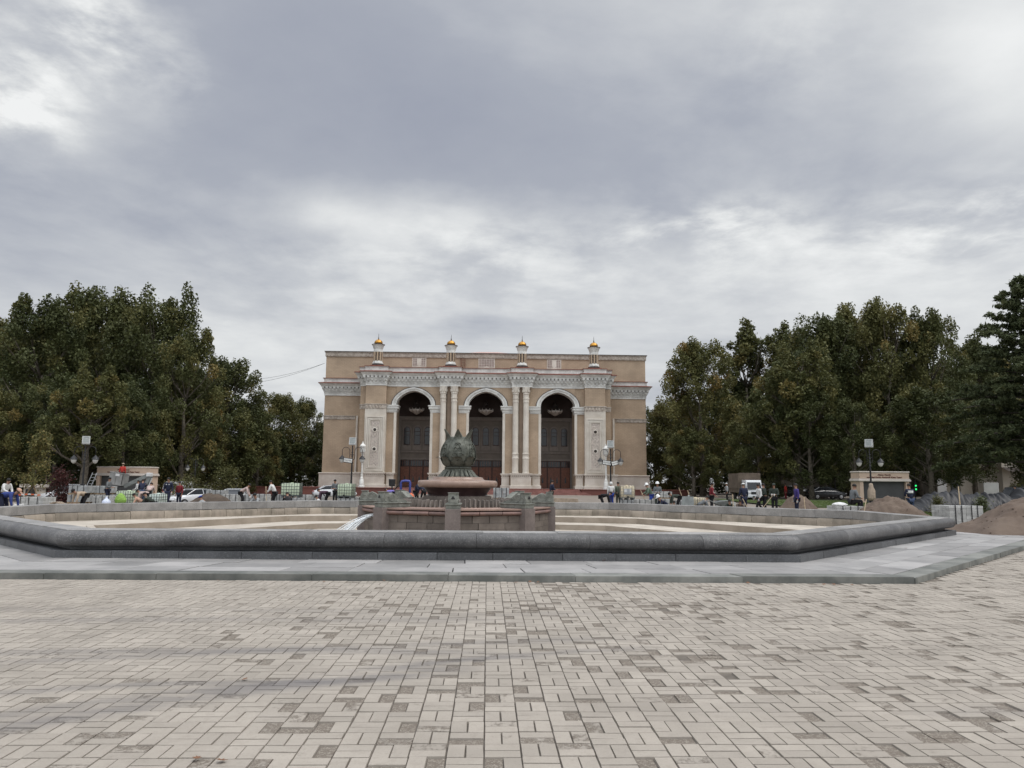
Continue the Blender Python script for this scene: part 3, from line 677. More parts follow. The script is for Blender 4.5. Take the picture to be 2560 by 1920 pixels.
# ---------------------------------------------------------------- theatre
TH0 = at(1216, 1200, 100); TPS = .028
def make_theatre():
    root = thing('theatre', 'tan and white theatre with three tall pointed arches and four gold domed turrets', 'building',
                 (TH0.x - .2, TH0.y, 0), TPS)
    B = lambda mb, n, m, p=root, **k: mb.build(n, m, p, **k)
    Z0, ZP, ZI, ZE = .5, 2.45, 11.45, 13.95
    # main volume: wings plus attic behind the portal (front plane y=4)
    w = MB(); w.box(-22.3, -14.1, 4, 33.9, Z0 - 1, 15.5); w.box(14.1, 22.3, 4, 33.9, Z0 - 1, 15.5); w.box(-22.3, 22.3, 4, 34, 15.5, 19.05); w.box(-14.1, 14.1, 7.4, 33.8, Z0 - 1, 15.5); B(w, 'wall', M['tanwall'])
    fr = MB(); fr.box(-22.42, 22.42, 3.88, 34.1, 18.45, 19.0); fr.box(-22.5, 22.5, 3.8, 34.2, 19.0, 19.12)
    for k in range(88): fr.box(-22.3 + k * .51, -22.3 + k * .51 + .26, 3.83, 3.9, 18.56, 18.9)
    B(fr, 'attic_frieze', M['frieze'])
    fl = MB(); fl.box(-22.55, 22.55, 3.72, 34.3, 19.125, 19.19); B(fl, 'attic_flashing', M['iron2'])
    rf = MB(); rf.add([(-6.5, 6, 19.2), (7.5, 6, 19.2), (7.5, 30, 19.2), (-6.5, 30, 19.2), (-1.2, 12, 20.75), (1.6, 12, 20.75), (1.6, 26, 20.75), (-1.2, 26, 20.75)], [(0, 1, 5, 4), (1, 2, 6, 5), (2, 3, 7, 6), (3, 0, 4, 7), (4, 5, 6, 7)])
    for k in range(9): rf.box(-1.2 + k * .34, -1.16 + k * .34, 12, 26, 20.75, 20.79)
    B(rf, 'roof', M['roof'])
    # wing friezes, plinths, string courses
    for s in (-1, 1):
        pl = MB(); a0, a1 = (-22.62, -17.2) if s < 0 else (17.2, 22.62)
        pl.box(a0, a1, 3.72, 34.2, Z0 - .8, 2.22); pl.box(a0 - .08, a1 + .08, 3.62, 34.3, 2.22, 2.40, bev=.05)
        B(pl, 'wing_plinth', M['marbleblk'])
    for s in (-1, 1):
        sf = MB(); a0, a1 = (-22.36, -18.0) if s < 0 else (18.0, 22.36)
        sf.box(a0, a1, 3.94, 4.4, 9.68, 10.12); sf.box(a0 - .05, a1 + .05, 3.86, 4.4, 10.12, 10.22)
        k = a0 + .15
        while k < a1 - .3: sf.box(k, k + .28, 3.89, 3.95, 9.75, 10.05); k += .48
        B(sf, 'wing_frieze', M['frieze'])
    for s in (-1, 1): ed = MB(); ed.box(min(s * 17.62, s * 17.86), max(s * 17.62, s * 17.86), 3.8, 4.3, 2.4, 10.2); B(ed, 'corner_strip', M['marble'])

    # cornices: stepped stalactite courses
    co = MB(); fs = MB(); bk = MB(); dk = MB()
    def cornice(a0, a1, y0, y1, z, e0=1, e1=1, dz=0, sc_=1.0):
        """box runs for one straight stretch; e0/e1 = the end is free and returns round the corner"""
        z += dz
        def bx(mb, pr, za, zb, bev=0): mb.box(a0 - pr * e0, a1 + pr * e1, y0 - pr, y1, z + za * sc_, z + zb * sc_, bev=bev)
        bx(co, .06, 0, .26); bx(co, .10, .262, .34)
        tiers = [(.16, .34, .64, .30), (.32, .66, .96, .30), (.48, .99, 1.40, .38)]
        for n, (pr, za, zb, wd) in enumerate(tiers):
            bx(co, pr - .12, za, zb); bx(co, pr, zb - .1, zb)
            L = (a1 + pr * e1) - (a0 - pr * e0); k = max(2, round(L / .52)); st = L / k
            for q in range(k):
                x = a0 - pr * e0 + (q + .5) * st + (st / 2 if n == 1 and q < k - 1 else 0); h = z + zb * sc_ - .1
                co.add([(x - wd / 2, y0 - pr + .004, h), (x + wd / 2, y0 - pr + .004, h), (x + wd / 2, y0 - pr + .16, h), (x - wd / 2, y0 - pr + .16, h),
                        (x - wd / 4, y0 - pr + .03, z + za * sc_), (x + wd / 4, y0 - pr + .03, z + za * sc_), (x + wd / 4, y0 - pr + .16, z + za * sc_), (x - wd / 4, y0 - pr + .16, z + za * sc_)],
                       [(0, 4, 5, 1), (1, 5, 6, 2), (3, 7, 4, 0), (4, 7, 6, 5)])
            if n == 2:
                for q in range(k): 
                    x = a0 - pr * e0 + (q + .0) * st
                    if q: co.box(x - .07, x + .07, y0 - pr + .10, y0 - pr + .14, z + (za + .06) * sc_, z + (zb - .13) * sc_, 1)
            for e, ax in ((e0, a0 - pr), (e1, a1 + pr)):     # returns
                if e:
                    kk = max(1, int((y1 - y0) / .55))
                    for q in range(kk):
                        yy = y0 + .2 + q * .52; h = z + zb * sc_ - .1; sg = -1 if ax < (a0 + a1) / 2 else 1
                        co.box(min(ax, ax - sg * .14), max(ax, ax - sg * .14), yy, yy + wd, z + za * sc_ + .06, h)
        # corona with sloping underside
        p0, p1 = .50, .74
        co.add([(a0 - p0 * e0, y0 - p0, z + 1.40 * sc_), (a1 + p0 * e1, y0 - p0, z + 1.40 * sc_), (a1 + p0 * e1, y1, z + 1.40 * sc_), (a0 - p0 * e0, y1, z + 1.40 * sc_),
                (a0 - p1 * e0, y0 - p1, z + 1.74 * sc_), (a1 + p1 * e1, y0 - p1, z + 1.74 * sc_), (a1 + p1 * e1, y1, z + 1.74 * sc_), (a0 - p1 * e0, y1, z + 1.74 * sc_)],
               [(3, 2, 1, 0), (4, 5, 6, 7), (0, 1, 5, 4), (1, 2, 6, 5), (2, 3, 7, 6), (3, 0, 4, 7)])
        fs.box(a0 - .80 * e0, a1 + .80 * e1, y0 - .80, y1, z + 1.745 * sc_, z + 1.86 * sc_)
        fs.add([(a0 - .80 * e0, y0 - .80, z + 1.862 * sc_), (a1 + .80 * e1, y0 - .80, z + 1.862 * sc_), (a1 + .1 * e1, y0 - .1, z + 2.02 * sc_), (a0 - .1 * e0, y0 - .1, z + 2.02 * sc_)], [(0, 1, 2, 3)])
        bk.box(a0 - .16 * e0, a1 + .16 * e1, y0 - .16, y1, z + 1.87 * sc_, z + 2.50 * sc_); bk.box(a0 - .22 * e0, a1 + .22 * e1, y0 - .22, y1, z + 2.44 * sc_, z + 2.54 * sc_)
        fs.box(a0 - .30 * e0, a1 + .30 * e1, y0 - .30, y1, z + 2.545 * sc_, z + 2.62 * sc_)
    PIL = [(-16.0, -13.3), (13.3, 16.0)]; CP = [(-6.15, -3.5), (3.5, 6.15)]
    for a0, a1 in PIL + CP: cornice(a0, a1, -.02, 1.6, ZE, dz=.025)
    for a0, a1 in ((-13.3, -6.15), (-3.5, 3.5), (6.15, 13.3)): cornice(a0, a1, .75, 2.4, ZE, 0, 0)
    cornice(-16.85, -16.0, .85, 6, ZE, 1, 0); cornice(16.0, 16.85, .85, 6, ZE, 0, 1)
    for s in (-1, 1):
        a0, a1 = (-22.3, -17.1) if s < 0 else (17.1, 22.3)
        cornice(a0, a1, 3.96, 34, 12.98, 1 if s < 0 else 0, 0 if s < 0 else 1, sc_=.93)
    B(co, 'cornice', [M['white'], M['niche']]); B(fs, 'cornice_flashing', M['flash']); B(bk, 'blocking_course', M['white']);
    # portal roof deck behind the blocking course
    rd = MB(); rd.box(-16.8, 16.8, 1.2, 4.2, 16.2, 16.4); B(rd, 'portal_roof', M['flash'])

    # portal walls with pointed openings
    pw = MB(); YF, YB = .75, 2.3
    ARC = (-9.7, 0, 9.7); HW, RISE = 2.32, 1.95
    def curve(hw, rise, n=28):
        out = []
        for q in range(n + 1):
            th = PI * q / n; x = -hw * C(th); u = abs(x) / hw
            out.append((x, rise * (.86 * math.sqrt(max(0, 1 - u * u)) + .14 * (1 - u))))
        return out
    xs = [-16.85]
    for c in ARC: xs += [c - HW, c + HW]
    xs.append(16.85)
    for k in range(0, len(xs), 2): pw.box(xs[k], xs[k + 1], YF + (.1 if k in (0, 6) else 0), 4.5 if k in (0, 6) else YB, Z0, ZE + .3)
    for c in ARC:
        cv = curve(HW, RISE); n = len(cv)
        for y, rev in ((YF, 0), (YB, 1)):
            vs = [(c + x, y, ZI + z) for x, z in cv] + [(c + x, y, ZE + .3) for x, z in cv]
            f = [(j, j + 1, n + j + 1, n + j) for j in range(n - 1)]; pw.add(vs, [tuple(reversed(q)) for q in f] if rev else f)
        pw.add([(c + x, YF, ZI + z) for x, z in cv] + [(c + x, YB, ZI + z) for x, z in cv], [(j, n + j, n + j + 1, j + 1) for j in range(n - 1)], 1)
    B(pw, 'portal_wall', [M['tan'], M['white']])
    for c in ARC:                      # moulded archivolts
        av = MB(); n = 28
        prof = [(2.32, 1.95, .70), (2.32, 1.95, .62), (2.42, 2.02, .60), (2.44, 2.04, .66), (2.62, 2.18, .66), (2.64, 2.20, .56), (2.88, 2.40, .54), (2.92, 2.43, .60), (2.92, 2.43, .76)]
        cs = [curve(h, r, n) for h, r, _ in prof]
        av.rings([[(c + cs[k][q][0], prof[k][2], ZI + cs[k][q][1]) for k in range(len(prof))] for q in range(n + 1)], 0, cap=True, closed=False)
        o = B(av, 'archivolt', M['white'], auto=30)
        hd = MB(); c1, c2 = curve(2.925, 2.435, n), curve(3.0, 2.51, n)
        hd.rings([[(c + p[0], .58, ZI + p[1]), (c + q[0], .58, ZI + q[1]), (c + q[0], .74, ZI + q[1])] for p, q in zip(c1, c2)], 0, cap=False, closed=False); B(hd, 'drip_mould', M['iron2'], o)
    def impost(a0, a1, e0, e1):
        im = MB()
        for pr, z0, z1 in ((.05, 10.45, 10.6), (.12, 10.6, 10.85), (.18, 10.852, 10.95), (.26, 10.952, 11.3), (.36, 11.302, 11.44)):
            im.box(a0 - pr * e0, a1 + pr * e1, YF - pr, YB + pr, z0, z1)
        k = a0 - .2 * e0
        while k < a1 + .2 * e1 - .1: im.box(k, k + .13, YF - .30, YF - .2, 10.98, 11.27); k += .27
        for e, a in ((e0, a0), (e1, a1)):
            if e:
                for q in range(5): im.box(a - .30 if e and a == a0 else a + .2, a - .2 if a == a0 else a + .30, YF + q * .3, YF + q * .3 + .14, 10.98, 11.27)
        B(im, 'impost', M['white'])
    impost(-13.3, -12.02, 0, 1); impost(-7.38, -6.0, 1, 0); impost(-3.65, -2.32, 0, 1); impost(2.32, 3.65, 1, 0); impost(6.0, 7.38, 1, 0); impost(12.02, 13.3, 1, 0)
    #  marble edging strips of the openings
    for c in ARC:
        for s in (-1, 1):
            x = c + s * HW; jb = MB(); jb.box(min(x - s * .06, x + s * .28), max(x - s * .06, x + s * .28), YF - .05, YF + .25, ZP, 10.45); B(jb, 'jamb_strip', M['marble'])

    # corner pilasters with carved marble panels
    for a0, a1 in PIL:
        pm = MB(); pm.box(a0, a1, 0, 1.2, ZP - .4, ZE + .2); po = B(pm, 'pilaster', M['tan'])
        f2 = MB(); f2.box(a0 - .06, a1 + .06, -.06, 1.0, 10.85, 11.4); f2.box(a0 - .14, a1 + .14, -.14, 1.0, 11.4, 11.52)
        k = a0 + .05
        while k < a1 - .2: f2.lathe([(.15, 0), (.13, .3), (.05, .42)], 8, (k + .15, -.05), z=10.92); k += .42
        B(f2, 'pilaster_frieze', M['frieze'], po)
        p = MB(); p.box(a0 - .045, a1 + .045, -.045, 1.0, ZP, 10.85); B(p, 'marble_facing', M['marbleblk'], po)
        m_ = (a0 + a1) / 2
        def frame(mb, hw, z0, z1, t, d):
            for q in ((m_ - hw, m_ - hw + t, z0, z1), (m_ + hw - t, m_ + hw, z0, z1), (m_ - hw + t, m_ + hw - t, z0, z0 + t), (m_ - hw + t, m_ + hw - t, z1 - t, z1)):
                mb.box(q[0], q[1], -.045 - d, -.04, q[2], q[3])
        fm = MB(); frame(fm, 1.20, 2.66, 9.85, .17, .13); frame(fm, .98, 2.95, 9.6, .16, .08); frame(fm, .74, 3.1, 9.4, .10, .12); B(fm, 'panel_frame', M['marble'], po)
        og = MB(); og.box(m_ - .52, m_ + .52, -.085, -.04, 3.2, 9.2)
        B(og, 'carved_panel', M['carved'], po)
        ob = MB()
        for z in np.arange(3.4, 9.0, .4):
            for sx in (-1, 1):
                ob.tube([(m_ + sx * (.22 + .15 * C(t)), -.10, z + .15 * S(t)) for t in [q * .6 for q in range(11)]], .025, 4)
        B(ob, 'carved_scrollwork', M['marble'], po)
        for z in (5.5, 8.05):
            rs = MB(); rs.rings([[(m_ + r * C(2 * PI * j / 14), -y, z + r * S(2 * PI * j / 14)) for j in range(14)] for r, y in ((.34, .08), (.34, .14), (.24, .16), (.22, .10))]); ro = B(rs, 'rosette', M['marble'], po)
            bs = MB(); bs.ell((m_, -.11, z), (.20, .06, .20), 12, 6); B(bs, 'rosette_boss', M['iron2'], ro)
    for s in (-1, 1):
        st = MB(); a0, a1 = sorted((s * 16.9, s * 16.0)); st.box(a0, a1, .80, 1.2, 10.85, 11.38); st.box(a0 - .06, a1 + .06, .74, 1.2, 11.38, 11.5)
        for k in (.1, .5): st.box(a0 + k, a0 + k + .25, .76, .82, 10.95, 11.3)
        B(st, 'strip_frieze', M['frieze'])
    # paired columns
    for a in (-5.70, -4.24, 3.99, 5.38):
        cm = MB(); r = .40
        cm.lathe([(.47, 2.5), (.47, 2.62), (.43, 2.66), (.43, 4.35), (.47, 4.40), (.47, 4.5), (.43, 4.56), (.43, 4.95), (.46, 5.0), (.46, 5.1), (r, 5.18), (r - .02, 11.9)], 20, (a, .15))
        c0 = B(cm, 'column', M['marble'], auto=35)
        cp = MB(); cp.lathe([(.44, 11.9), (.44, 12.05), (.40, 12.1), (.40, 12.3), (.45, 12.36), (.45, 12.48), (.40, 12.52), (.40, 12.95), (.46, 13.0), (.46, 13.12), (.42, 13.2), (.45, 13.5), (.54, 13.8), (.54, 13.96)], 8, (a, .15), ph=PI / 8)
        for q in range(8): cp.box(a + .44 * C(q * PI / 4) - .09, a + .44 * C(q * PI / 4) + .09, .15 + .44 * S(q * PI / 4) - .09, .15 + .44 * S(q * PI / 4) + .09, 13.28, 13.62)
        B(cp, 'capital', M['marble'], c0, auto=30)
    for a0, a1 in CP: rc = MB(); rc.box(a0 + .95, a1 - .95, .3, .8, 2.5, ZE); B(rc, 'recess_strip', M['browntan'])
    # pedestals and plinth
    def pedestal(a0, a1, y0, z1=ZP):
        pd = MB()
        pd.box(a0 - .05, a1 + .05, y0 - .05, 2.4, Z0 - .05, Z0 + .40, bev=.03); pd.box(a0 + .1, a1 - .1, y0 + .1, 2.35, Z0 + .40, z1 - .55)
        for pr, za, zb in ((.0, z1 - .55, z1 - .42), (.06, z1 - .28, z1 - .14), (.14, z1 - .14, z1)): pd.box(a0 - pr + .06, a1 + pr - .06, y0 - pr + .06, 2.4, za, zb)
        k = a0 + .12
        while k < a1 - .2: pd.box(k, k + .14, y0 + .02, y0 + .2, z1 - .42, z1 - .28); k += .26
        B(pd, 'pedestal', M['marbleblk'])
    for c in (-4.9, 4.75): 
        pedestal(c - 2.65, c - 1.45, .5); pedestal(c + 1.45, c + 2.65, .5); pedestal(c - 1.45, c + 1.45, -.35, ZP + .03)
    for s in (-1, 1):
        a0, a1 = sorted((s * 13.15, s * 16.15)); pedestal(a0, a1, -.25, ZP + .03)
        b0, b1 = sorted((s * 16.15, s * 17.7)); pedestal(b0, b1, .7)
        b0, b1 = sorted((s * 12.0, s * 13.15)); pedestal(b0, b1, .5)

    # loggia behind the arches
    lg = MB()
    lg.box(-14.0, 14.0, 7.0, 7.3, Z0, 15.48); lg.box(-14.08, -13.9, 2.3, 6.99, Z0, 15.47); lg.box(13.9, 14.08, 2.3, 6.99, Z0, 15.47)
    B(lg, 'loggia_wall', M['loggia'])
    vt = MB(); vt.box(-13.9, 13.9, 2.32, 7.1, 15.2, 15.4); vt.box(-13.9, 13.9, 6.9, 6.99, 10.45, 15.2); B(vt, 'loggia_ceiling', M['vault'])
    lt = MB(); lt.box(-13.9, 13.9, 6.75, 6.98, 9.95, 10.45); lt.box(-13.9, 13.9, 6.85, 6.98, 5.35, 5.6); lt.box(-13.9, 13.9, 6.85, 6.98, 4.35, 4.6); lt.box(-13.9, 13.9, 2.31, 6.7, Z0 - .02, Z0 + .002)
    for c in ARC:
        for s in (-1, 1): lt.box(c + s * 2.55 - .25, c + s * 2.55 + .25, 6.6, 6.98, Z0, 9.95)
    B(lt, 'loggia_trim', M['loggiatrim'])
    def arched(mb, x, w, z0, z1, y0, y1, m=0, n=10):
        zs = z1 - w; pts = [(x - w, z0), (x + w, z0)] + [(x + w * C(PI * q / n), zs + w * S(PI * q / n)) for q in range(n + 1)]
        mb.extr(pts, y0, y1, m)
    for c in ARC:
        for dx in (-1.45, 0, 1.45):
            wf = MB(); arched(wf, c + dx, .62, 5.7, 9.25, 6.90, 6.99); wo = B(wf, 'window', M['loggiatrim'])
            wm = MB(); arched(wm, c + dx, .46, 6.4, 9.0, 6.86, 6.905); B(wm, 'window_frame', M['woodframe'], wo)
            wp = MB(); arched(wp, c + dx, .38, 6.5, 8.9, 6.84, 6.862); B(wp, 'pane', M['glassdark'], wo)
            wb = MB(); wb.box(c + dx - .38, c + dx + .38, 6.82, 6.845, 8.28, 8.36); wb.box(c + dx - .38, c + dx + .38, 6.82, 6.845, 7.75, 7.82); B(wb, 'glazing_bar', M['woodframe'], wo)
        for dx, hw in ((-1.62, .62), (0, .88), (1.62, .62)):
            df = MB(); df.box(c + dx - hw - .08, c + dx + hw + .08, 6.84, 6.97, Z0, 4.32); do = B(df, 'door', M['woodframe'])
            dl = MB()
            lv = (-1, 1) if hw > .8 else (0,)
            for s in lv:
                x0, x1 = (c + dx - hw + .03, c + dx + hw - .03) if s == 0 else ((c + dx - hw + .03, c + dx - .02) if s < 0 else (c + dx + .02, c + dx + hw - .03))
                dl.box(x0, x1, 6.78, 6.845, Z0 + .05, 3.35); m_ = (x0 + x1) / 2; q = (x1 - x0) / 2
                dl.box(x0 + .1, x1 - .1, 6.755, 6.785, Z0 + .15, 1.1); dl.box(x0 + .1, x1 - .1, 6.755, 6.785, 2.3, 3.2)
            B(dl, 'door_leaf', M['wood'], do)
            oc = MB()
            for s in lv:
                m_ = c + dx + s * hw * .5; oc.extr([(m_ - .13, 1.25), (m_ + .13, 1.25), (m_ + .1, 1.7), (m_, 2.15), (m_ - .1, 1.7)], 6.75, 6.779)
            B(oc, 'door_light', M['glassdark'], do)
            tp = MB(); tp.box(c + dx - hw + .06, c + dx + hw - .06, 6.79, 6.845, 3.48, 4.22); B(tp, 'transom_pane', M['glassdark'], do)
            tb = MB()
            for q in range(4): x = c + dx - hw * .6 + q * hw * .4; tb.box(x - .025, x + .025, 6.77, 6.792, 3.48, 4.22)
            B(tb, 'transom_bar', M['wood'], do)
    # attic grilles
    for a, hw in ((-9.4, .88), (0, 1.05), (9.45, .9)):
        g = MB(); g.box(a - hw - .1, a + hw + .1, 3.93, 4.02, 17.0, 18.42); go = B(g, 'attic_window', M['marble'])
        gb = MB(); gb.box(a - hw, a + hw, 3.91, 3.94, 17.2, 18.4); B(gb, 'attic_grille', M['grille'], go)
        gl = MB()
        for q in range(7): gl.box(a - hw + q * hw / 3 - .02, a - hw + q * hw / 3 + .02, 3.89, 3.915, 17.2, 18.4)
        for q in range(5): gl.box(a - hw, a + hw, 3.885, 3.91, 17.25 + q * .26, 17.29 + q * .26)
        if abs(a) > 1: gl.box(a - .3, a + .3, 3.87, 3.92, 17.35, 18.3)
        gl.extr([(a - hw - .12, 16.98), (a + hw + .12, 16.98), (a + hw + .12, 17.1), (a + .5, 17.12), (a, 17.4), (a - .5, 17.12), (a - hw - .12, 17.1)], 3.86, 3.95); B(gl, 'grille_bars', M['marble'], go)
    # turrets
    for a in (-14.65, -4.83, 4.82, 14.6):
        tb = MB(); zb = 16.62
        tb.box(a - .95, a + .95, -.1, 1.55, zb - .12, zb + .10, bev=.03); to = B(tb, 'turret', M['flash'])
        d = MB(); d.lathe([(.80, zb + .1), (.80, zb + .3), (.74, zb + .34)], 16, (a, .7)); B(d, 'turret_base_ring', M['iron2'], to)
        q = MB(); q.lathe([(.74, zb + .34), (.74, zb + .5), (.66, zb + .56), (.64, zb + .7), (.58, zb + .74)], 8, (a, .7), ph=PI / 8); B(q, 'turret_base', M['white'], to)
        s_ = MB(); s_.lathe([(.50, zb + .72), (.50, zb + 2.05)], 8, (a, .7), ph=PI / 8)
        for j in range(8): s_.box(a + .53 * C(j * PI / 4) - .1, a + .53 * C(j * PI / 4) + .1, .7 + .53 * S(j * PI / 4) - .1, .7 + .53 * S(j * PI / 4) + .1, zb + .72, zb + 1.95)
        B(s_, 'turret_shaft', M['tan'], to)
        nn = MB()
        for j in range(8):
            an = j * PI / 4 + PI / 8; x, y = a + .50 * C(an), .7 + .50 * S(an); nn.M = Matrix.Translation((x, y, 0)) @ Matrix.Rotation(an, 4, 'Z'); nn.box(-.06, .04, -.055, .055, zb + .8, zb + 2.1)
        B(nn, 'turret_slit', M['iron2'], to)
        c_ = MB(); c_.lathe([(.60, zb + 1.95), (.62, zb + 2.15), (.60, zb + 2.2), (.62, zb + 2.4), (.70, zb + 2.55), (.72, zb + 2.7), (.82, zb + 2.9), (.84, zb + 2.95)], 16, (a, .7)); B(c_, 'turret_capital', M['white'], to, auto=30)
        e_ = MB(); e_.lathe([(.90, zb + 2.95), (.90, zb + 3.0), (.55, zb + 3.1)], 16, (a, .7)); B(e_, 'turret_eave', M['iron2'], to)
        dm = MB(); dm.rings([[(a + r * (1 + .035 * abs(C(8 * PI * j / 32))) * C(2 * PI * j / 32), .7 + r * (1 + .035 * abs(C(8 * PI * j / 32))) * S(2 * PI * j / 32), zb + 3.08 + h) for j in range(32)] for r, h in [(.50, 0), (.55, .12), (.54, .24), (.46, .40), (.30, .54), (.13, .62), (.05, .68)]]); B(dm, 'turret_dome', M['gold'], to, smooth=True)
        sp = MB(); sp.lathe([(.06, 3.72), (.09, 3.8), (.05, 3.88), (.07, 3.94), (.03, 4.0), (.025, 4.35), (.005, 4.55)], 8, (a, .7), z=zb); B(sp, 'turret_spire', M['iron2'], to)
    # lightning ladder on the attic wall
    la = MB()
    for dx in (-.28, .28): la.tube([(-3.3 + dx * 1.05, 3.85, 16.8), (-3.3 + dx, 3.85, 18.45)], .035, 5)
    for q in range(7): la.box(-3.6, -3.0, 3.83, 3.87, 16.95 + q * .22, 16.99 + q * .22)
    B(la, 'roof_ladder', M['flash'])
    return root
M['tanwall'] = M['tan']
M['frieze'] = mat('carved_frieze_stone', (.47, .42, .36), .75, .5, 3.2, (.30, .255, .21), bump=.8, bscale=7)
M['iron2'] = mat('dark_brown_metal', (.045, .035, .03), .5, .3, 4)
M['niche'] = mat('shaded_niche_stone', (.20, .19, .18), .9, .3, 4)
M['marbleblk'] = mat('beige_marble_blocks', (.61, .565, .49), .55, .2, .55, (.49, .44, .37), bump=.05, streak=.15)
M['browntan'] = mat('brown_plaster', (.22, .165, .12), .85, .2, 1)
M['grille'] = mat('pink_grille_stone', (.36, .29, .26), .8, .3, 3)

def tan_lines():      # fine brick coursing of the tan walls
    m = M['tan']; nt = m.node_tree; p = [n for n in nt.nodes if n.type == 'BSDF_PRINCIPLED'][0]
    tc = [n for n in nt.nodes if n.type == 'TEX_COORD'][0].outputs['Object']
    src = p.inputs['Base Color'].links[0].from_socket
    mp = nd(nt, 'ShaderNodeMapping'); mp.inputs['Rotation'].default_value = (R(90), 0, 0); lk(nt, tc, mp.inputs[0])
    br = nd(nt, 'ShaderNodeTexBrick'); br.inputs['Scale'].default_value = 1; br.inputs['Brick Width'].default_value = .5; br.inputs['Row Height'].default_value = .18; br.inputs['Mortar Size'].default_value = .014
    br.inputs['Color1'].default_value = (1, 1, 1, 1); br.inputs['Color2'].default_value = (.9, .9, .9, 1); br.inputs['Mortar'].default_value = (.72, .70, .68, 1)
    lk(nt, mp.outputs[0], br.inputs[0])
    lk(nt, mixc(nt, .8, src, br.outputs[0], 'MULTIPLY'), p.inputs['Base Color'])
tan_lines()
theatre = make_theatre()

def th_loc(a, b): return loc2(a - .2, b, (TH0.x, TH0.y), TPS)

def make_terrace():
    root = thing('terrace', 'low red granite terrace with a wide flight of steps before the theatre', 'terrace', (*th_loc(.2, 0), 0), TPS)
    t = MB(); t.box(-30.5, -12.1, -2.6, 3.6, -.6, .42); t.box(12.3, 26.2, -2.6, 3.6, -.6, .42); t.box(-12.1, 12.3, -1.2, 3.6, -.6, .42); t.build('platform', M['redblk'], root)
    c = MB(); c.box(-30.6, -12.0, -2.7, 3.7, .422, .49); c.box(12.2, 26.3, -2.7, 3.7, .422, .49); c.box(-12.0, 12.2, -1.25, 7.2, .422, .488); c.build('coping', M['redgran'], root)
    s = MB()
    for k in range(7): s.box(-12 - .4 * k * .6, 12.2 + .4 * k * .6, -1.25 - .36 * (k + 1), -1.25 - .36 * k + .01, -.7, .40 - .105 * k, bev=.012)
    s.build('step_flight', M['stepred'], root)
    v = MB(); v.box(-17.4, -17.0, -2.66, -2.58, .05, .18); v.box(15.5, 15.9, -2.66, -2.58, .05, .18); v.build('vent', M['iron'], root)
M['redblk'] = mat('red_granite_slabs', (.165, .060, .046), .5, .35, .5, (.12, .045, .036), bump=.05, streak=.25)
M['stepred'] = mat('worn_red_steps', (.24, .11, .09), .6, .35, 1.5, (.16, .07, .058))
make_terrace()

def make_chandelier(a, label):
    x, y = th_loc(a, 5.0); root = thing('chandelier', label, 'chandelier', (x, y, 0), TPS, group='chandeliers hanging in the arches')
    b = MB(); b.lathe([(.05, 10.55), (.35, 10.68), (.75, 10.95), (1.0, 11.25), (.95, 11.28), (.6, 11.1), (.1, 11.05)], 16)
    for k in range(12): 
        an = k * PI / 6; b.tube([(.7 * C(an), .7 * S(an), 10.95), (1.0 * C(an), 1.0 * S(an), 11.2), (1.05 * C(an), 1.05 * S(an), 11.5)], [.10, .08, .02], 6)
    b.build('bowl', M['crystal'], root, smooth=True)
    r = MB(); r.tube([(0, 0, 11.0), (0, 0, 15.2)], .04, 6)
    for k in range(6): an = k * PI / 3; r.tube([(.6 * C(an), .6 * S(an), 11.15), (.2 * C(an), .2 * S(an), 12.2), (0, 0, 12.6)], .03, 5)
    r.lathe([(.25, 12.0), (.32, 12.2), (.1, 12.5)], 10); r.build('suspension', M['iron2'], root)
for a, l in ((-9.7, 'pale bowl chandelier hanging in the left arch of the theatre'), (0, 'pale bowl chandelier hanging in the middle arch above the bronze bud'), (9.7, 'pale bowl chandelier hanging in the right arch of the theatre')): make_chandelier(a, l)

def white_lamp(a, label):
    x, y = th_loc(a, -1.9 if abs(a) > 13 else -1)
    root = thing('ornate_lamp_post', label, 'lamp post', (x, y, .49), TPS, group='white ornate lamps beside the portal')
    b = MB(); b.lathe([(.42, 0), (.42, .15), (.32, .25), (.30, .9), (.20, 1.05), (.22, 1.15), (.15, 1.3), (.13, 1.5), (.16, 1.55), (.12, 1.62)], 12); b.build('base', M['white'], root, auto=35)
    p = MB(); p.lathe([(.12, 1.6), (.10, 4.0), (.14, 4.05), (.09, 4.15)], 10); p.build('post', M['white'], root, auto=35)
    l = MB(); l.lathe([(.1, 4.15), (.22, 4.35), (.24, 4.45), (.34, 4.52)], 8); l.lathe([(.36, 5.2), (.40, 5.25), (.34, 5.4), (.16, 5.6), (.08, 5.75), (.02, 5.95)], 8)
    for k in range(8): an = k * PI / 4; l.tube([(.30 * C(an), .30 * S(an), 4.5), (.35 * C(an), .35 * S(an), 5.22)], .03, 4)
    lo = l.build('lantern', M['white'], root); g = MB(); g.lathe([(.27, 4.5), (.32, 5.2)], 8); g.build('lantern_glass', M['frost'], lo)
white_lamp(-15.85, 'white ornate lantern post before the left marble pilaster')
white_lamp(15.75, 'white ornate lantern post before the right marble pilaster')
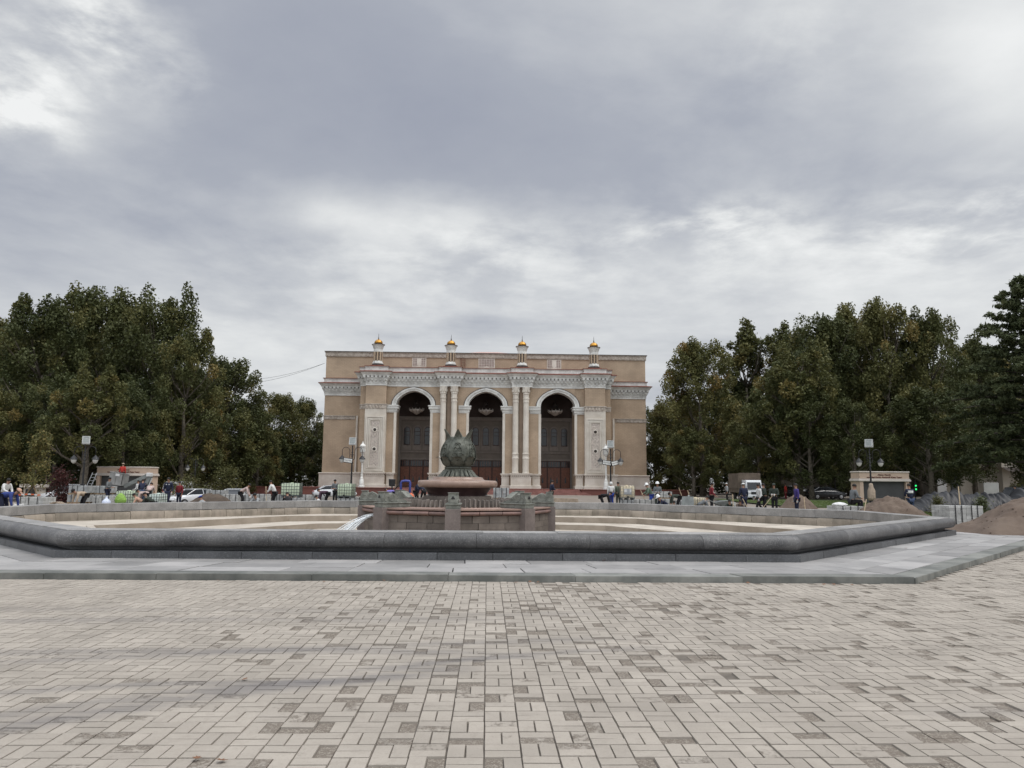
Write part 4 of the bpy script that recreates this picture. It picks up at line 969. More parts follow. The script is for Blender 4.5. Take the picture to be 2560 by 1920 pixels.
# ---------------------------------------------------------------- trees
def leaf_material(name, ramp, rough=.6, rnd=.35):
    m, nt, p = base_mat(name)
    a = nd(nt, 'ShaderNodeAttribute'); a.attribute_name = 'tint'
    oi = nd(nt, 'ShaderNodeObjectInfo')
    f = math_(nt, 'ADD', a.outputs['Fac'], math_(nt, 'MULTIPLY_ADD', oi.outputs['Random'], rnd, -rnd / 2), clamp=True)
    rp = nd(nt, 'ShaderNodeValToRGB'); lk(nt, f, rp.inputs[0]); cr = rp.color_ramp
    for i, (q, c) in enumerate(ramp):
        e = cr.elements[i] if i < 2 else cr.elements.new(q)
        e.position = q; e.color = (*c, 1)
    lk(nt, rp.outputs[0], p.inputs['Base Color']); p.inputs['Roughness'].default_value = rough; p.inputs['Specular IOR Level'].default_value = .22
    tr = nd(nt, 'ShaderNodeBsdfTranslucent'); lk(nt, rp.outputs[0], tr.inputs[0])
    mx = nd(nt, 'ShaderNodeMixShader'); mx.inputs[0].default_value = .22; lk(nt, p.outputs[0], mx.inputs[1]); lk(nt, tr.outputs[0], mx.inputs[2])
    out = [n for n in nt.nodes if n.type == 'OUTPUT_MATERIAL'][0]; lk(nt, mx.outputs[0], out.inputs[0])
    return m
M['leaf'] = leaf_material('plane_tree_leaves', [(0, (.042, .053, .019)), (1, (.27, .15, .045)), (.3, (.080, .088, .032)), (.58, (.142, .132, .047)), (.82, (.205, .148, .05))])
M['needle'] = leaf_material('pine_needles', [(0, (.036, .05, .026)), (1, (.15, .12, .055)), (.5, (.078, .094, .042)), (.8, (.115, .115, .05))])
M['redleaf'] = leaf_material('red_leaves', [(0, (.04, .018, .016)), (1, (.15, .05, .04)), (.5, (.08, .028, .025))])
M['shrub'] = leaf_material('shrub_leaves', [(0, (.05, .06, .02)), (1, (.19, .14, .06)), (.5, (.10, .095, .035))])

def leaf_mesh(name, P, size, tint, m, up=1.0, asp=.62, seed=1):
    r = np.random.RandomState(seed); n = len(P)
    N = r.normal(size=(n, 3)); N[:, 2] += up * 1.2; N /= np.linalg.norm(N, axis=1)[:, None]
    A = np.cross(N, r.normal(size=(n, 3))); A /= np.linalg.norm(A, axis=1)[:, None]; Bv = np.cross(N, A)
    s = (np.asarray(size) * r.uniform(.65, 1.3, n))[:, None] / 2
    V = np.stack([P - A * s, P - A * s * .1 + Bv * s * asp + N * s * .18, P + A * s, P - A * s * .1 - Bv * s * asp + N * s * .18], 1)
    me = bpy.data.meshes.new(name); me.vertices.add(n * 4); me.vertices.foreach_set('co', V.ravel())
    me.loops.add(n * 4); me.loops.foreach_set('vertex_index', np.arange(n * 4)); me.polygons.add(n)
    me.polygons.foreach_set('loop_start', np.arange(n) * 4); me.polygons.foreach_set('loop_total', np.full(n, 4))
    q = me.attributes.new('tint', 'FLOAT', 'FACE'); q.data.foreach_set('value', np.asarray(tint, np.float32))
    me.update(calc_edges=True); me.materials.append(m); return me

def gen_tree(seed, H, Rr_, cb, ncl=75, per=330, leaf=.40, sparse=0, leaders=4, lean=0, m='leaf', tint0=.28, yell=.3, bark='bark', trunk_r=None):
    r = np.random.RandomState(seed); pr = random.Random(seed)
    cen, rad, tin = [], [], []
    lob = r.uniform(0, 6.28, 3)
    for k in range(ncl):
        t = r.uniform(0, 1) ** .9; th = r.uniform(0, 2 * PI)
        prof = (math.sin(PI * min(1, (t * .70 + .19)))) ** .62 * (1 + .16 * math.sin(3 * th + lob[0]) + .12 * math.sin(5 * th + lob[1] + 3 * t))
        f = math.sqrt(r.uniform(.35, 1.0)); rc = r.uniform(.62, 1.18) * Rr_ / 4.4 * (1 - .35 * t)
        rr = max(0, Rr_ * prof * f - rc * .5)
        cen.append((rr * C(th), rr * S(th), cb + t * (H - cb) * .93)); rad.append(rc); tin.append(tint0 + r.normal(0, .07) + (yell * r.uniform(.4, 1) if r.rand() < .22 else 0) + .10 * (t - .4) * (1 if f > .8 else 0))
    for k in range(leaders):
        th = r.uniform(0, 2 * PI); rr = Rr_ * r.uniform(.1, .55); h0 = H * r.uniform(.78, .86); top = H * r.uniform(.93, 1.03)
        for q in range(5):
            z = h0 + (top - h0) * q / 4
            cen.append((rr * C(th) + r.normal(0, .15), rr * S(th) + r.normal(0, .15), z)); rad.append(Rr_ * (.26 - .036 * q)); tin.append(tint0 + r.normal(0, .05) + .06)
    P, T, Z = [], [], []
    for c, rc, ti in zip(cen, rad, tin):
        n = int(per * (rc / (Rr_ / 4.4)) ** 2 * (1 - sparse)) + 12
        u = r.normal(size=(n, 3)); u /= np.linalg.norm(u, axis=1)[:, None]; rho = r.uniform(.25, 1, n) ** .5
        wob = 1 + .35 * np.array([mnoise.noise((q[0] * 1.7 + c[0], q[1] * 1.7 + c[1], q[2] * 1.7 + c[2])) for q in u])
        p = u * (rho * rc * wob)[:, None]; p[:, 2] *= 1.08; P.append(p + np.array(c)); T.append(ti + r.normal(0, .035, n))
    P = np.concatenate(P); T = np.concatenate(T)
    crown = leaf_mesh('crown', P, np.full(len(P), leaf), np.clip(T, 0, 1), M[m], seed=seed)
    mb = MB(); tr_ = trunk_r or H * .019
    ht = cb + (H - cb) * .55; bend = [(.0, .0)] + [(pr.uniform(-.3, .3), pr.uniform(-.3, .3)) for _ in range(5)]
    pts = [(bend[k][0] * k * .3, bend[k][1] * k * .3, ht * k / 5 - (.2 if k == 0 else 0)) for k in range(6)]
    mb.tube(pts, [tr_ * 1.45, tr_ * 1.02, tr_ * .9, tr_ * .75, tr_ * .55, tr_ * .3], 9)
    idx = r.permutation(ncl)[:26]
    for k in idx:
        c = Vector(cen[k]); h = min(max(cb * .75, c.z - (.6 * math.hypot(c.x, c.y) + 1.5)), ht * .95); f = h / ht * 5; i = min(4, int(f)); p0 = Vector(pts[i]).lerp(Vector(pts[i + 1]), f - i)
        mid = p0.lerp(c, .5) + Vector((0, 0, -.04 * (c - p0).length)) + Vector((pr.uniform(-.3, .3), pr.uniform(-.3, .3), 0)); q = tr_ * (.42 if h < ht * .6 else .26)
        mb.tube([p0, mid, c], [q, q * .6, q * .18], 6)
        for _ in range(2): mb.tube([mid, mid.lerp(c, .6) + Vector((pr.uniform(-1, 1), pr.uniform(-1, 1), pr.uniform(0, 1))) * Rr_ * .12], [q * .4, q * .08], 4)
    trunk = mb.mesh('trunk', M[bark], True)
    return trunk, crown

def place_tree(name, label, group, meshes, x, y, s=1, sz=1, rz=None, zb=None):
    t = thing(name, label, 'tree', (x, y, zb if zb is not None else gz(x, y) - .05), rng.uniform(0, 6.28) if rz is None else rz, group)
    t.scale = (s, s, s * sz)
    link('trunk', meshes[0], t); link('crown', meshes[1], t); return t

V = [gen_tree(1, 22, 7.4, 2.0, 135, 390, .37, leaders=3), gen_tree(2, 22, 6.6, 2.2, 125, 390, .355, yell=.36, leaders=3), gen_tree(3, 22, 8.0, 3.0, 150, 390, .38, tint0=.26, leaders=4),
     gen_tree(4, 22, 4.8, 5.5, 75, 330, .37, sparse=.3, leaders=4, tint0=.36, yell=.38), gen_tree(5, 22, 6.6, 4.2, 105, 360, .37, sparse=.12, leaders=5, tint0=.30), gen_tree(6, 22, 7.0, 4.0, 130, 390, .37, tint0=.30, yell=.4, leaders=2)]
def zt(px, py, Y): return at(px, py, Y).z
def tree_px(name, label, group, v, px, top, Y, rpx, kind_sz=True):
    """full size from the photograph: crown top at image row top, crown half width rpx, standing Y metres away"""
    x = gx(px, Y); H = zt(px, top, Y) - gz(x, Y); Rm = rpx / FPX * Y
    base = (6.2, 5.4, 6.6, 4.0, 5.5, 5.8)[v]; s = Rm / base; return place_tree(name, label, group, V[v], x, Y, s, (H / 22.6) / s)
GL, GR = 'plane trees left of the theatre', 'plane trees right of the theatre'
TL = [(0, -75, 770, 88, 120, 'broad dark plane tree cut off by the left edge of the photo'),
      (1, 80, 722, 84, 105, 'tall plane tree with yellowing top behind the young staked tree'),
      (2, 215, 700, 92, 125, 'highest of the plane trees, rising behind the left kiosk'),
      (0, 365, 716, 88, 115, 'large plane tree with an upright tuft on top behind the boom lift'),
      (1, 448, 800, 84, 80, 'plane tree bulging forward at the right shoulder of the tall left group'),
      (5, 560, 884, 96, 92, 'rounded plane tree standing between the tall left group and the lower trees'),
      (2, 682, 975, 124, 66, 'lower plane tree seen beyond the brown tarp towards the theatre'),
      (4, 748, 990, 132, 48, 'small pointed plane tree showing left of the theatre wall'),
      (1, 800, 1050, 140, 48, 'lowest plane tree touching the left edge of the theatre'),
      (0, 300, 960, 76, 90, 'bushy low plane tree with dark foliage just above the left kiosk'),
      (5, 130, 930, 74, 85, 'bushy low plane tree with brownish leaves behind the red shrub'),
      (1, 640, 1045, 98, 55, 'short yellowish plane tree at the foot of the rounded plane tree'),
      (0, -30, 960, 72, 80, 'bushy low plane tree at the far left edge behind the bending workers'),
      (2, 480, 985, 90, 80, 'dark low plane tree behind the parked white saloon car'),
      (2, 20, 800, 112, 120, 'distant plane tree filling the gap at the far left behind the front row'),
      (5, 150, 790, 112, 110, 'distant plane tree in the second row behind the left lamp post'),
      (0, 300, 780, 112, 110, 'distant plane tree in the second row behind the left kiosk'),
      (2, 440, 900, 114, 100, 'distant plane tree in the second row above the saloon car'),
      (5, 600, 990, 118, 80, 'distant plane tree in the second row beside the lower trees'),
      (0, 730, 1090, 150, 90, 'farthest plane tree closing the gap next to the theatre')]
for v, px, top, Y, rp, lab in TL: tree_px('plane_tree', lab, GL, v, px, top, Y, rp)
TR = [(5, 1640, 1005, 128, 52, 'low plane tree showing just right of the theatre wall'),
      (5, 1758, 835, 98, 88, 'brownish plane tree with a rounded crown nearest the right side of the theatre'),
      (3, 1880, 805, 112, 84, 'slender thin crowned tree rising above the brownish plane tree'),
      (3, 1958, 812, 112, 72, 'slender tree with an airy top beside the taller slender tree'),
      (5, 1990, 890, 92, 90, 'orange tinged plane tree behind the parked light truck'),
      (2, 2060, 775, 88, 110, 'big dense green plane tree in the middle of the right hand group'),
      (4, 2160, 752, 92, 95, 'upright plane tree behind the right kiosk'),
      (4, 2240, 735, 86, 90, 'loose topped plane tree, the highest of the right hand group'),
      (4, 2345, 765, 86, 85, 'open crowned plane tree with sky showing through its upper branches'),
      (4, 2440, 830, 92, 70, 'plane tree whose tip shows between the open crowned tree and the pine'),
      (2, 2540, 850, 98, 100, 'dark plane tree standing behind the pine'),
      (0, 1700, 985, 112, 80, 'shaded plane tree in the second row beside the red granite wall'),
      (2, 1840, 940, 116, 110, 'shaded plane tree in the second row behind the brownish one'),
      (0, 2130, 880, 112, 120, 'shaded plane tree in the second row behind the big dense one'),
      (2, 2300, 880, 112, 110, 'shaded plane tree in the second row above the right kiosk'),
      (0, 2450, 900, 116, 110, 'shaded plane tree in the second row beside the pine'),
      (5, 1735, 1065, 94, 60, 'bushy low plane tree above the helmeted workers'),
      (0, 1900, 1010, 84, 75, 'bushy low plane tree above the white truck'),
      (4, 2030, 960, 78, 75, 'plane tree with a bare pale trunk behind the purple sweater'),
      (4, 2140, 990, 76, 60, 'plane tree with a trunk beside the right kiosk'),
      (5, 2330, 960, 74, 95, 'dark low plane tree behind the striped sweater'),
      (0, 2640, 960, 80, 110, 'dark plane tree cut off by the right edge of the photo')]
for v, px, top, Y, rp, lab in TR: tree_px('plane_tree', lab, GR, v, px, top, Y, rp)
# undergrowth closing the view below the crowns
VB = gen_tree(21, 6, 3.6, .3, 46, 260, .30, leaders=0, tint0=.12, yell=.15)
BU = [(-20, 100, 'dark evergreen bush at the far left below the trees'), (90, 104, 'dark evergreen bush behind the young staked tree'), (200, 100, 'dark evergreen bush behind the left lamp post'), (330, 102, 'dark evergreen bush behind the boom lift'), (455, 106, 'dark evergreen bush behind the saloon car'),
      (560, 110, 'dark evergreen bush behind the brown tarp'), (660, 118, 'dark evergreen bush before the lower plane trees'), (745, 124, 'dark evergreen bush beside the theatre plinth'),
      (1650, 124, 'dark evergreen bush right of the theatre plinth'), (1735, 122, 'dark evergreen bush behind the red wall end'), (1830, 128, 'dark evergreen bush behind the maroon shirted worker')]
for px, Y, lab in BU:
    x = gx(px, Y); t = place_tree('bush', lab, 'dark bushes below the trees', VB, x, Y, rng.uniform(1.0, 1.35), rng.uniform(.9, 1.2)); t['category'] = 'bush'

def make_pine():
    r = np.random.RandomState(5); pr = random.Random(5); H, Rp = 19.0, 10.4
    x, y = gx(2606, 62), 62; root = thing('pine_tree', 'tall dark pine with drooping tiered branches at the right edge', 'tree', (x, y, gz(x, y)), 0)
    mb = MB(); mb.tube([(0, 0, -.2), (.1, 0, 5), (0, .1, 12), (0, 0, H)], [.42, .34, .2, .04], 9); P = []; Tn = []
    for k in range(104):
        h = 3.2 + (H - 3.4) * (k / 103) ** .82; th = k * 2.4 + pr.uniform(-.3, .3); t = h / H
        L = Rp * (1 - t) ** .85 * pr.uniform(.55, 1.15) + .35
        if k < 10: L *= .9
        pts = []
        for q in range(7):
            u = q / 6; pts.append(Vector((L * u * C(th), L * u * S(th), h + (.15 + .45 * t) * L * u * (.55 - .75 * u * (1.25 - t)) + (.9 * L * max(0, t - .5)) * u)))
        mb.tube(pts, [.09 * (1 - t) + .03 - .008 * q for q in range(7)], 5)
        ntw = int(5 + L * 3.2)
        for w in range(ntw):
            u = pr.uniform(.18, 1.0); f = u * 6; i = min(5, int(f)); p0 = pts[i].lerp(pts[i + 1], f - i)
            sd = (1.05 - u) * L * .34 + .25; a2 = th + pr.choice((-1, 1)) * pr.uniform(.3, 1.3); e = p0 + Vector((C(a2), S(a2), pr.uniform(-.05, .45 + .7 * max(0, t - .5)))) * sd * pr.uniform(.5, 1)
            for q in range(int(12 + 26 * sd)):
                v = pr.uniform(.2, 1.05); c = p0.lerp(e, v); P.append((c.x + r.normal(0, .10), c.y + r.normal(0, .10), c.z + r.normal(0, .09))); Tn.append(.36 + .16 * u + r.normal(0, .09) + (.2 if r.rand() < .02 else 0))
        if h > H - 2.5:
            for q in range(60): P.append(tuple(pts[-1] + Vector(r.normal(0, .13, 3)))); Tn.append(.5)
    for q in range(120): P.append((r.normal(0, .08), r.normal(0, .08), H - 1.2 + 1.5 * r.rand())); Tn.append(.5)
    mb.build('trunk', M['barkdark'], root, smooth=True); P = np.array(P)
    link('crown', leaf_mesh('crown', P, np.full(len(P), .40), np.clip(Tn, 0, 1), M['needle'], up=.2, asp=.30, seed=9), root)
make_pine()

def gen_shrub(seed, R_, H, n, leaf, m, t0=.4, stems=7, low=.1, conic=0):
    r = np.random.RandomState(seed); P, T = [], []; mb = MB()
    for k in range(stems * 4):
        th = r.uniform(0, 6.28); t = r.uniform(low, 1); rr = R_ * math.sqrt(r.uniform(.05, 1)) * (math.sin(PI * min(1, .2 + .75 * t)) if not conic else (1.05 - t)); c = np.array((rr * C(th), rr * S(th), H * t * .92))
        q = n // (stems * 4); u = r.normal(size=(q, 3)) * R_ * .22; u[:, 2] *= 1.2; P.append(c + u); T.append(np.full(q, t0 + r.normal(0, .1)) + r.normal(0, .08, q))
        mb.tube([(0, 0, 0), (c[0] * .4, c[1] * .4, c[2] * .6), tuple(c)], [.035, .02, .006], 5)
    P = np.concatenate(P); P[:, 2] = np.abs(P[:, 2]); T = np.concatenate(T)
    return mb.mesh('stems', M['barkdark'], True), leaf_mesh('foliage', P, np.full(len(P), leaf), np.clip(T, 0, 1), M[m], seed=seed)
def shrub(label, px, Y, R_, H, n, leaf, m, seed, name='shrub', **k):
    x = gx(px, Y); t = thing(name, label, 'shrub', (x, Y, gz(x, Y) - .02), rng.uniform(0, 6)); a, b = gen_shrub(seed, R_, H, n, leaf, m, **k); link('stems', a, t); link('foliage', b, t)
shrub('dark red leaved shrub behind the young staked tree', 148, 62, 1.15, 2.9, 2600, .16, 'redleaf', 31)
shrub('olive shrub with fine leaves behind the white saloon car', 466, 66, 1.7, 2.2, 2600, .15, 'shrub', 32)
shrub('yellowish shrub in the shade behind the second white car', 570, 84, 2.2, 3.1, 2600, .22, 'shrub', 33)
shrub('small olive shrub beside the olive one behind the saloon car', 510, 70, 1.0, 1.6, 1200, .15, 'shrub', 38)
shrub('round brownish shrub in front of the black sheeting', 2346, 41, .48, 1.05, 1600, .085, 'shrub', 34, t0=.55)
shrub('small green conifer in front of the black sheeting', 2452, 36, .55, 1.1, 2400, .08, 'needle', 35, conic=1)

def young_tree():
    Y = 40; x = gx(85, Y); root = thing('young_tree', 'young leafy tree tied to slanting wooden stakes at the far left', 'tree', (x, Y, gz(x, Y)), 0)
    r = np.random.RandomState(8); P, T = [], []; mb = MB(); mb.tube([(-.22, 0, -.1), (-.12, 0, 1.2), (.05, 0, 2.4), (.2, 0, 4.0)], [.055, .045, .03, .01], 7)
    for k in range(44):
        t = r.uniform(0, 1); h = 1.15 + 2.75 * t; th = r.uniform(0, 6.28); L = 1.25 * (1 - .75 * t ** 1.2) * r.uniform(.35, 1.0); bx = -.12 + .12 * (h - 1.2)
        e = np.array((bx + L * C(th), L * S(th), h + .25 * L)); mb.tube([(bx, 0, h - .2), tuple(e)], [.014, .004], 4)
        n = 60; q = r.uniform(.3, 1.1, n)[:, None]; P.append(np.array((bx, 0, h)) * (1 - q) + e * q + r.normal(0, .14, (n, 3))); T.append(np.clip(r.normal(.62, .12, n), 0, .85))
    P = np.concatenate(P); mb.build('trunk', M['bark'], root, smooth=True); link('crown', leaf_mesh('crown', P, np.full(len(P), .13), np.concatenate(T), M['leaf'], seed=3), root)
    for i, dx in enumerate((-.75, .55)):
        s = MB(); s.tube([(dx, -.15, -.05), (-.08, -.04, 1.35)], .035, 6); o = s.build('wooden_stake', M['timber'])
        o.location = root.location; setp(o, ('wooden stake leaning from the left', 'dark wooden stake leaning from the right')[i] + ' against the young tree', 'stake')
M['timber'] = mat('weathered_timber', (.30, .22, .14), .85, .35, 4, bump=.3)
young_tree()

# lawn on the right, with blades
def lawn(x0, x1, y0, y1, label=None):
    m = MB(); n = 12; m.add([(x0, y0, gz(x0, y0) + .10), (x1, y0, gz(x1, y0) + .10), (x1, y1, gz(x1, y1) + .12), (x0, y1, gz(x0, y1) + .12)], [(0, 1, 2, 3)]); m.box(x0 - .12, x1 + .12, y0 - .14, y0 - .01, -.5, gz(x0, y0) + .11)
    setp(m.build('lawn', [M['lawn']]), kind='structure')
def blades(regs):
    r = np.random.RandomState(4); P = []
    for x0, x1, y0, y1, n in regs: P.append(np.stack([r.uniform(x0, x1, n), r.uniform(y0, y1, n), np.full(n, gz(0, (y0 + y1) / 2) + .15)], 1))
    P = np.concatenate(P); me = leaf_mesh('grass', P, np.full(len(P), .17), np.clip(r.normal(.5, .15, len(P)), 0, 1), M['grassleaf'], up=-.6, asp=.16, seed=6)
    setp(link('grass', me), 'short green grass growing on the lawns', 'grass', kind='stuff')
M['grassleaf'] = leaf_material('grass_blades', [(0, (.05, .085, .02)), (1, (.12, .14, .045)), (.5, (.08, .115, .028))])
lawn(18.6, 40, 34.5, 44); lawn(20, 52, 55, 78)
VT = gen_tree(17, 22, 6.4, 7.5, 95, 300, .42, leaders=3, trunk_r=.62)
for px, Y, top, lab, grp in ((206, 70, 900, 'plane tree with a thick pale leaning trunk right behind the left lamp post', GL), (1996, 80, 860, 'plane tree with a thick pale trunk rising beside the purple sweater', GR)):
    x = gx(px, Y); s = (zt(px, top, Y) + .25) / 22.6; place_tree('plane_tree', lab, grp, VT, x, Y, s)
blades([(18.6, 34, 34.6, 44, 14000), (20, 40, 55, 70, 9000)])
# ---------------------------------------------------------------- worksite objects
M['paverblk'] = mat('new_grey_pavers', (.36, .37, .365), .8, .25, 3, bump=.2, bscale=20, var=.35)
M['paverlight'] = mat('pale_new_pavers', (.44, .44, .42), .8, .25, 3, bump=.2, bscale=20, var=.3)
M['strap'] = mat('black_strap', (.02, .02, .022), .5, .2, 5)
M['tank'] = mat('milky_green_plastic', (.52, .60, .44), .45, .15, 2, spec=.4)
M['tankw'] = mat('milky_white_plastic', (.58, .66, .60), .45, .15, 2, spec=.4)
M['tanky'] = mat('yellowed_plastic', (.62, .54, .38), .45, .2, 2, spec=.4)
M['cage'] = mat('dark_galvanised_cage', (.10, .11, .11), .5, .2, 4, metal=.4)
M['cagelight'] = mat('galvanised_cage', (.34, .32, .27), .5, .2, 4, metal=.3)
M['whitecar'] = mat('white_car_paint', (.52, .53, .54), .25, .05, 1, bump=0, coat=.6)
M['darkcar'] = mat('dark_car_paint', (.03, .032, .036), .25, .1, 1, bump=0, coat=.6)
M['rubber'] = mat('black_rubber', (.02, .02, .02), .8, .2, 5)
M['chrome'] = mat('alloy_wheel', (.45, .45, .46), .35, .1, 5, metal=.8)
M['lampred'] = mat('red_lamp_plastic', (.35, .02, .015), .3, .1, 5)
M['lampclear'] = mat('clear_lamp_plastic', (.6, .6, .6), .2, .1, 5)
M['tarp'] = mat('brown_tarp', (.085, .062, .045), .8, .35, 2, bump=.4, bscale=5)
M['sheet'] = mat('black_plastic_sheet', (.011, .0115, .0135), .5, .3, 1.5, spec=.35, bump=.25, bscale=4)
M['navy'] = mat('navy_cloth', (.014, .018, .035), .9, .3, 9); M['black'] = mat('black_cloth', (.012, .012, .014), .9, .3, 9)
M['green'] = mat('bright_green_sack', (.22, .38, .07), .7, .25, 5, bump=.4); M['whitesack'] = mat('white_sack', (.66, .66, .64), .8, .25, 6, bump=.5)
M['greysteel'] = mat('scuffed_grey_steel', (.21, .225, .215), .6, .35, 4, metal=.2)
M['handle'] = mat('pale_wood_handle', (.48, .38, .25), .7, .2, 5)
M['beige'] = mat('beige_kiosk_render', (.50, .38, .29), .8, .15, 1); M['beigelt'] = mat('pale_kiosk_moulding', (.50, .45, .40), .8, .15, 1)
M['screen'] = mat('grey_roller_screen', (.075, .075, .075), .7, .2, 1); M['letter'] = mat('dark_red_lettering', (.10, .028, .02), .6, .2, 5)
M['cream'] = mat('cream_facade', (.48, .43, .36), .85, .2, .6); M['creamdk'] = mat('grey_brown_facade', (.17, .155, .14), .85, .25, .6)
M['orange'] = mat('orange_plastic', (.60, .12, .04), .5, .15, 5); M['bluemetal'] = mat('blue_painted_steel', (.05, .065, .26), .45, .2, 4)
M['bluewater'] = mat('translucent_bottle', (.55, .60, .72), .3, .2, 6, spec=.5); M['cement'] = mat('white_rubble', (.50, .49, .47), .9, .35, 6, bump=.6)
M['hose'] = mat('cream_hose', (.50, .45, .36), .6, .15, 5)
ZS = -.25
def site(px, Y): return gx(px, Y), Y, gz(gx(px, Y), Y) - .012

# pallets of strapped pavers
def pallet(px, Y, w, h, label, m='paverblk', base=0, rz=0, straps=3, dpt=1.0):
    x, y, z = site(px, Y); root = thing('paver_pallet', label, 'paver pallet', (x, y, z + base), rz + rng.uniform(-.06, .06), 'pallets of grey pavers')
    p = MB()
    for k in (-.45, 0, .45): p.box(-w / 2, w / 2, k * dpt - .05, k * dpt + .05, 0, .09)
    for k in range(6): xx = -w / 2 + .02 + k * (w - .14) / 5; p.box(xx, xx + .1, -dpt / 2, dpt / 2, .09, .115)
    p.build('pallet', M['timber'], root)
    b = MB(); nz = max(2, round(h / .09)); nx = max(2, round(w / .2)); ny = 5
    for k in range(nz):
        for i in range(nx):
            for j in (0, 1, 2, 3, 4):
                if 0 < k < nz - 1 and 0 < j < 4 and 0 < i < nx - 1: continue
                b.var = rng.random(); g = .006; jx, jy = rng.uniform(-.006, .006), rng.uniform(-.006, .006)
                b.box(-w / 2 + i * w / nx + g + jx, -w / 2 + (i + 1) * w / nx - g + jx, -dpt / 2 + j * dpt / 5 + g + jy, -dpt / 2 + (j + 1) * dpt / 5 - g + jy, .12 + k * h / nz + .003, .12 + (k + 1) * h / nz - .003)
    b.build('paver_stack', M[m], root)
    for k in range(straps):
        s = MB(); xx = -w / 2 + w * (k + .6 + rng.uniform(-.15, .15)) / (straps + .2); t = .012
        s.box(xx - .016, xx + .016, -dpt / 2 - .016, -dpt / 2 - .008, .1, .13 + h); s.box(xx - .016, xx + .016, -dpt / 2 - .016, dpt / 2 + .016, .13 + h, .137 + h); s.build('strap', M['strap'], root)
for a in [(202, 50, 1.2, .46, 'paver pallet on the ground under the left lamp post', 'paverblk', 0), (204, 50.3, 1.22, .46, 'paver pallet stacked as upper one beside the left lamp post', 'paverblk', .58),
          (262, 51, 1.25, .46, 'paver pallet on the ground behind the big water bottle', 'paverblk', 0), (258, 51.2, 1.3, .46, 'paver pallet stacked as upper one below the leaning ladder', 'paverblk', .58),
          (92, 37, 1.3, .62, 'smooth paver pallet between the young tree and the wicker bags', 'paverlight', 0), (268, 42.5, 1.1, .58, 'pale paver pallet directly behind the big water bottle', 'paverlight', 0), (300, 41.5, .9, .19, 'low pale paver pallet under the green sack', 'paverlight', 0),
          (543, 56, 1.3, .46, 'upper paver pallet standing above the brown tarp', 'paverblk', .56), (543, 56.2, 1.3, .44, 'paver pallet underneath the upper one behind the brown tarp', 'paverblk', 0),
          (582, 51, 1.05, .55, 'paver pallet right of the brown tarp with a pale front', 'paverlight', 0), (628, 50.5, .9, .55, 'paver pallet behind the crouching grey worker', 'paverblk', 0), (656, 51, .85, .58, 'paver pallet left of the white shirted man with the shovel', 'paverlight', 0),
          (705, 52.5, .8, .56, 'paver pallet right of the white shirted man with the shovel', 'paverblk', 0), (733, 50, 1.1, .38, 'low paver pallet under the tall milky water tank', 'paverblk', 0), (762, 54, .8, .52, 'narrow paver pallet right of the tall milky water tank', 'paverlight', 0),
          (798, 54, .85, .40, 'small paver pallet behind the white crouching worker', 'paverblk', 0), (866, 50, .95, .38, 'low paver pallet at the foot of the lamp post with one LED panel', 'paverblk', 0), (893, 52, 1.0, .42, 'paver pallet just left of the carved spout stones', 'paverlight', 0),
          (1253, 46, .95, .58, 'strapped paver pallet standing upper right of the fountain bowl', 'paverblk', .6), (1262, 46, 1.3, .47, 'paver pallet beneath the strapped one right of the fountain', 'paverblk', 0),
          (1566, 51, .9, .44, 'paver pallet under the yellowish labelled water tank', 'paverblk', 0), (1610, 50, 1.15, .48, 'paver pallet behind the white helmeted worker with a shovel', 'paverlight', 0), (1656, 52, 1.2, .48, 'lower paver pallet behind the two white helmets', 'paverblk', 0), (1655, 56, 1.3, .42, 'paver pallet wrapped in pale film behind the two white helmets', 'paverlight', .52),
          (1706, 50, .75, .45, 'small paver pallet right of the bending dark worker', 'paverblk', 0), (1812, 50, 1.1, .38, 'low pale paver pallet behind the two crouching dark workers', 'paverlight', 0),
          (2112, 34, 1.25, .62, 'paver pallet with a white sack on top before the seated worker', 'paverlight', 0), (2066, 34.4, .7, .22, 'low heap of loose grey pavers left of the white sack pallet', 'paverlight', 0)]:
    pallet(*a)
pallet(2390, 27.5, 1.28, .64, 'tall strapped paver pallet standing nearest to the big sand pile', 'paverlight', 0, .05, 4)

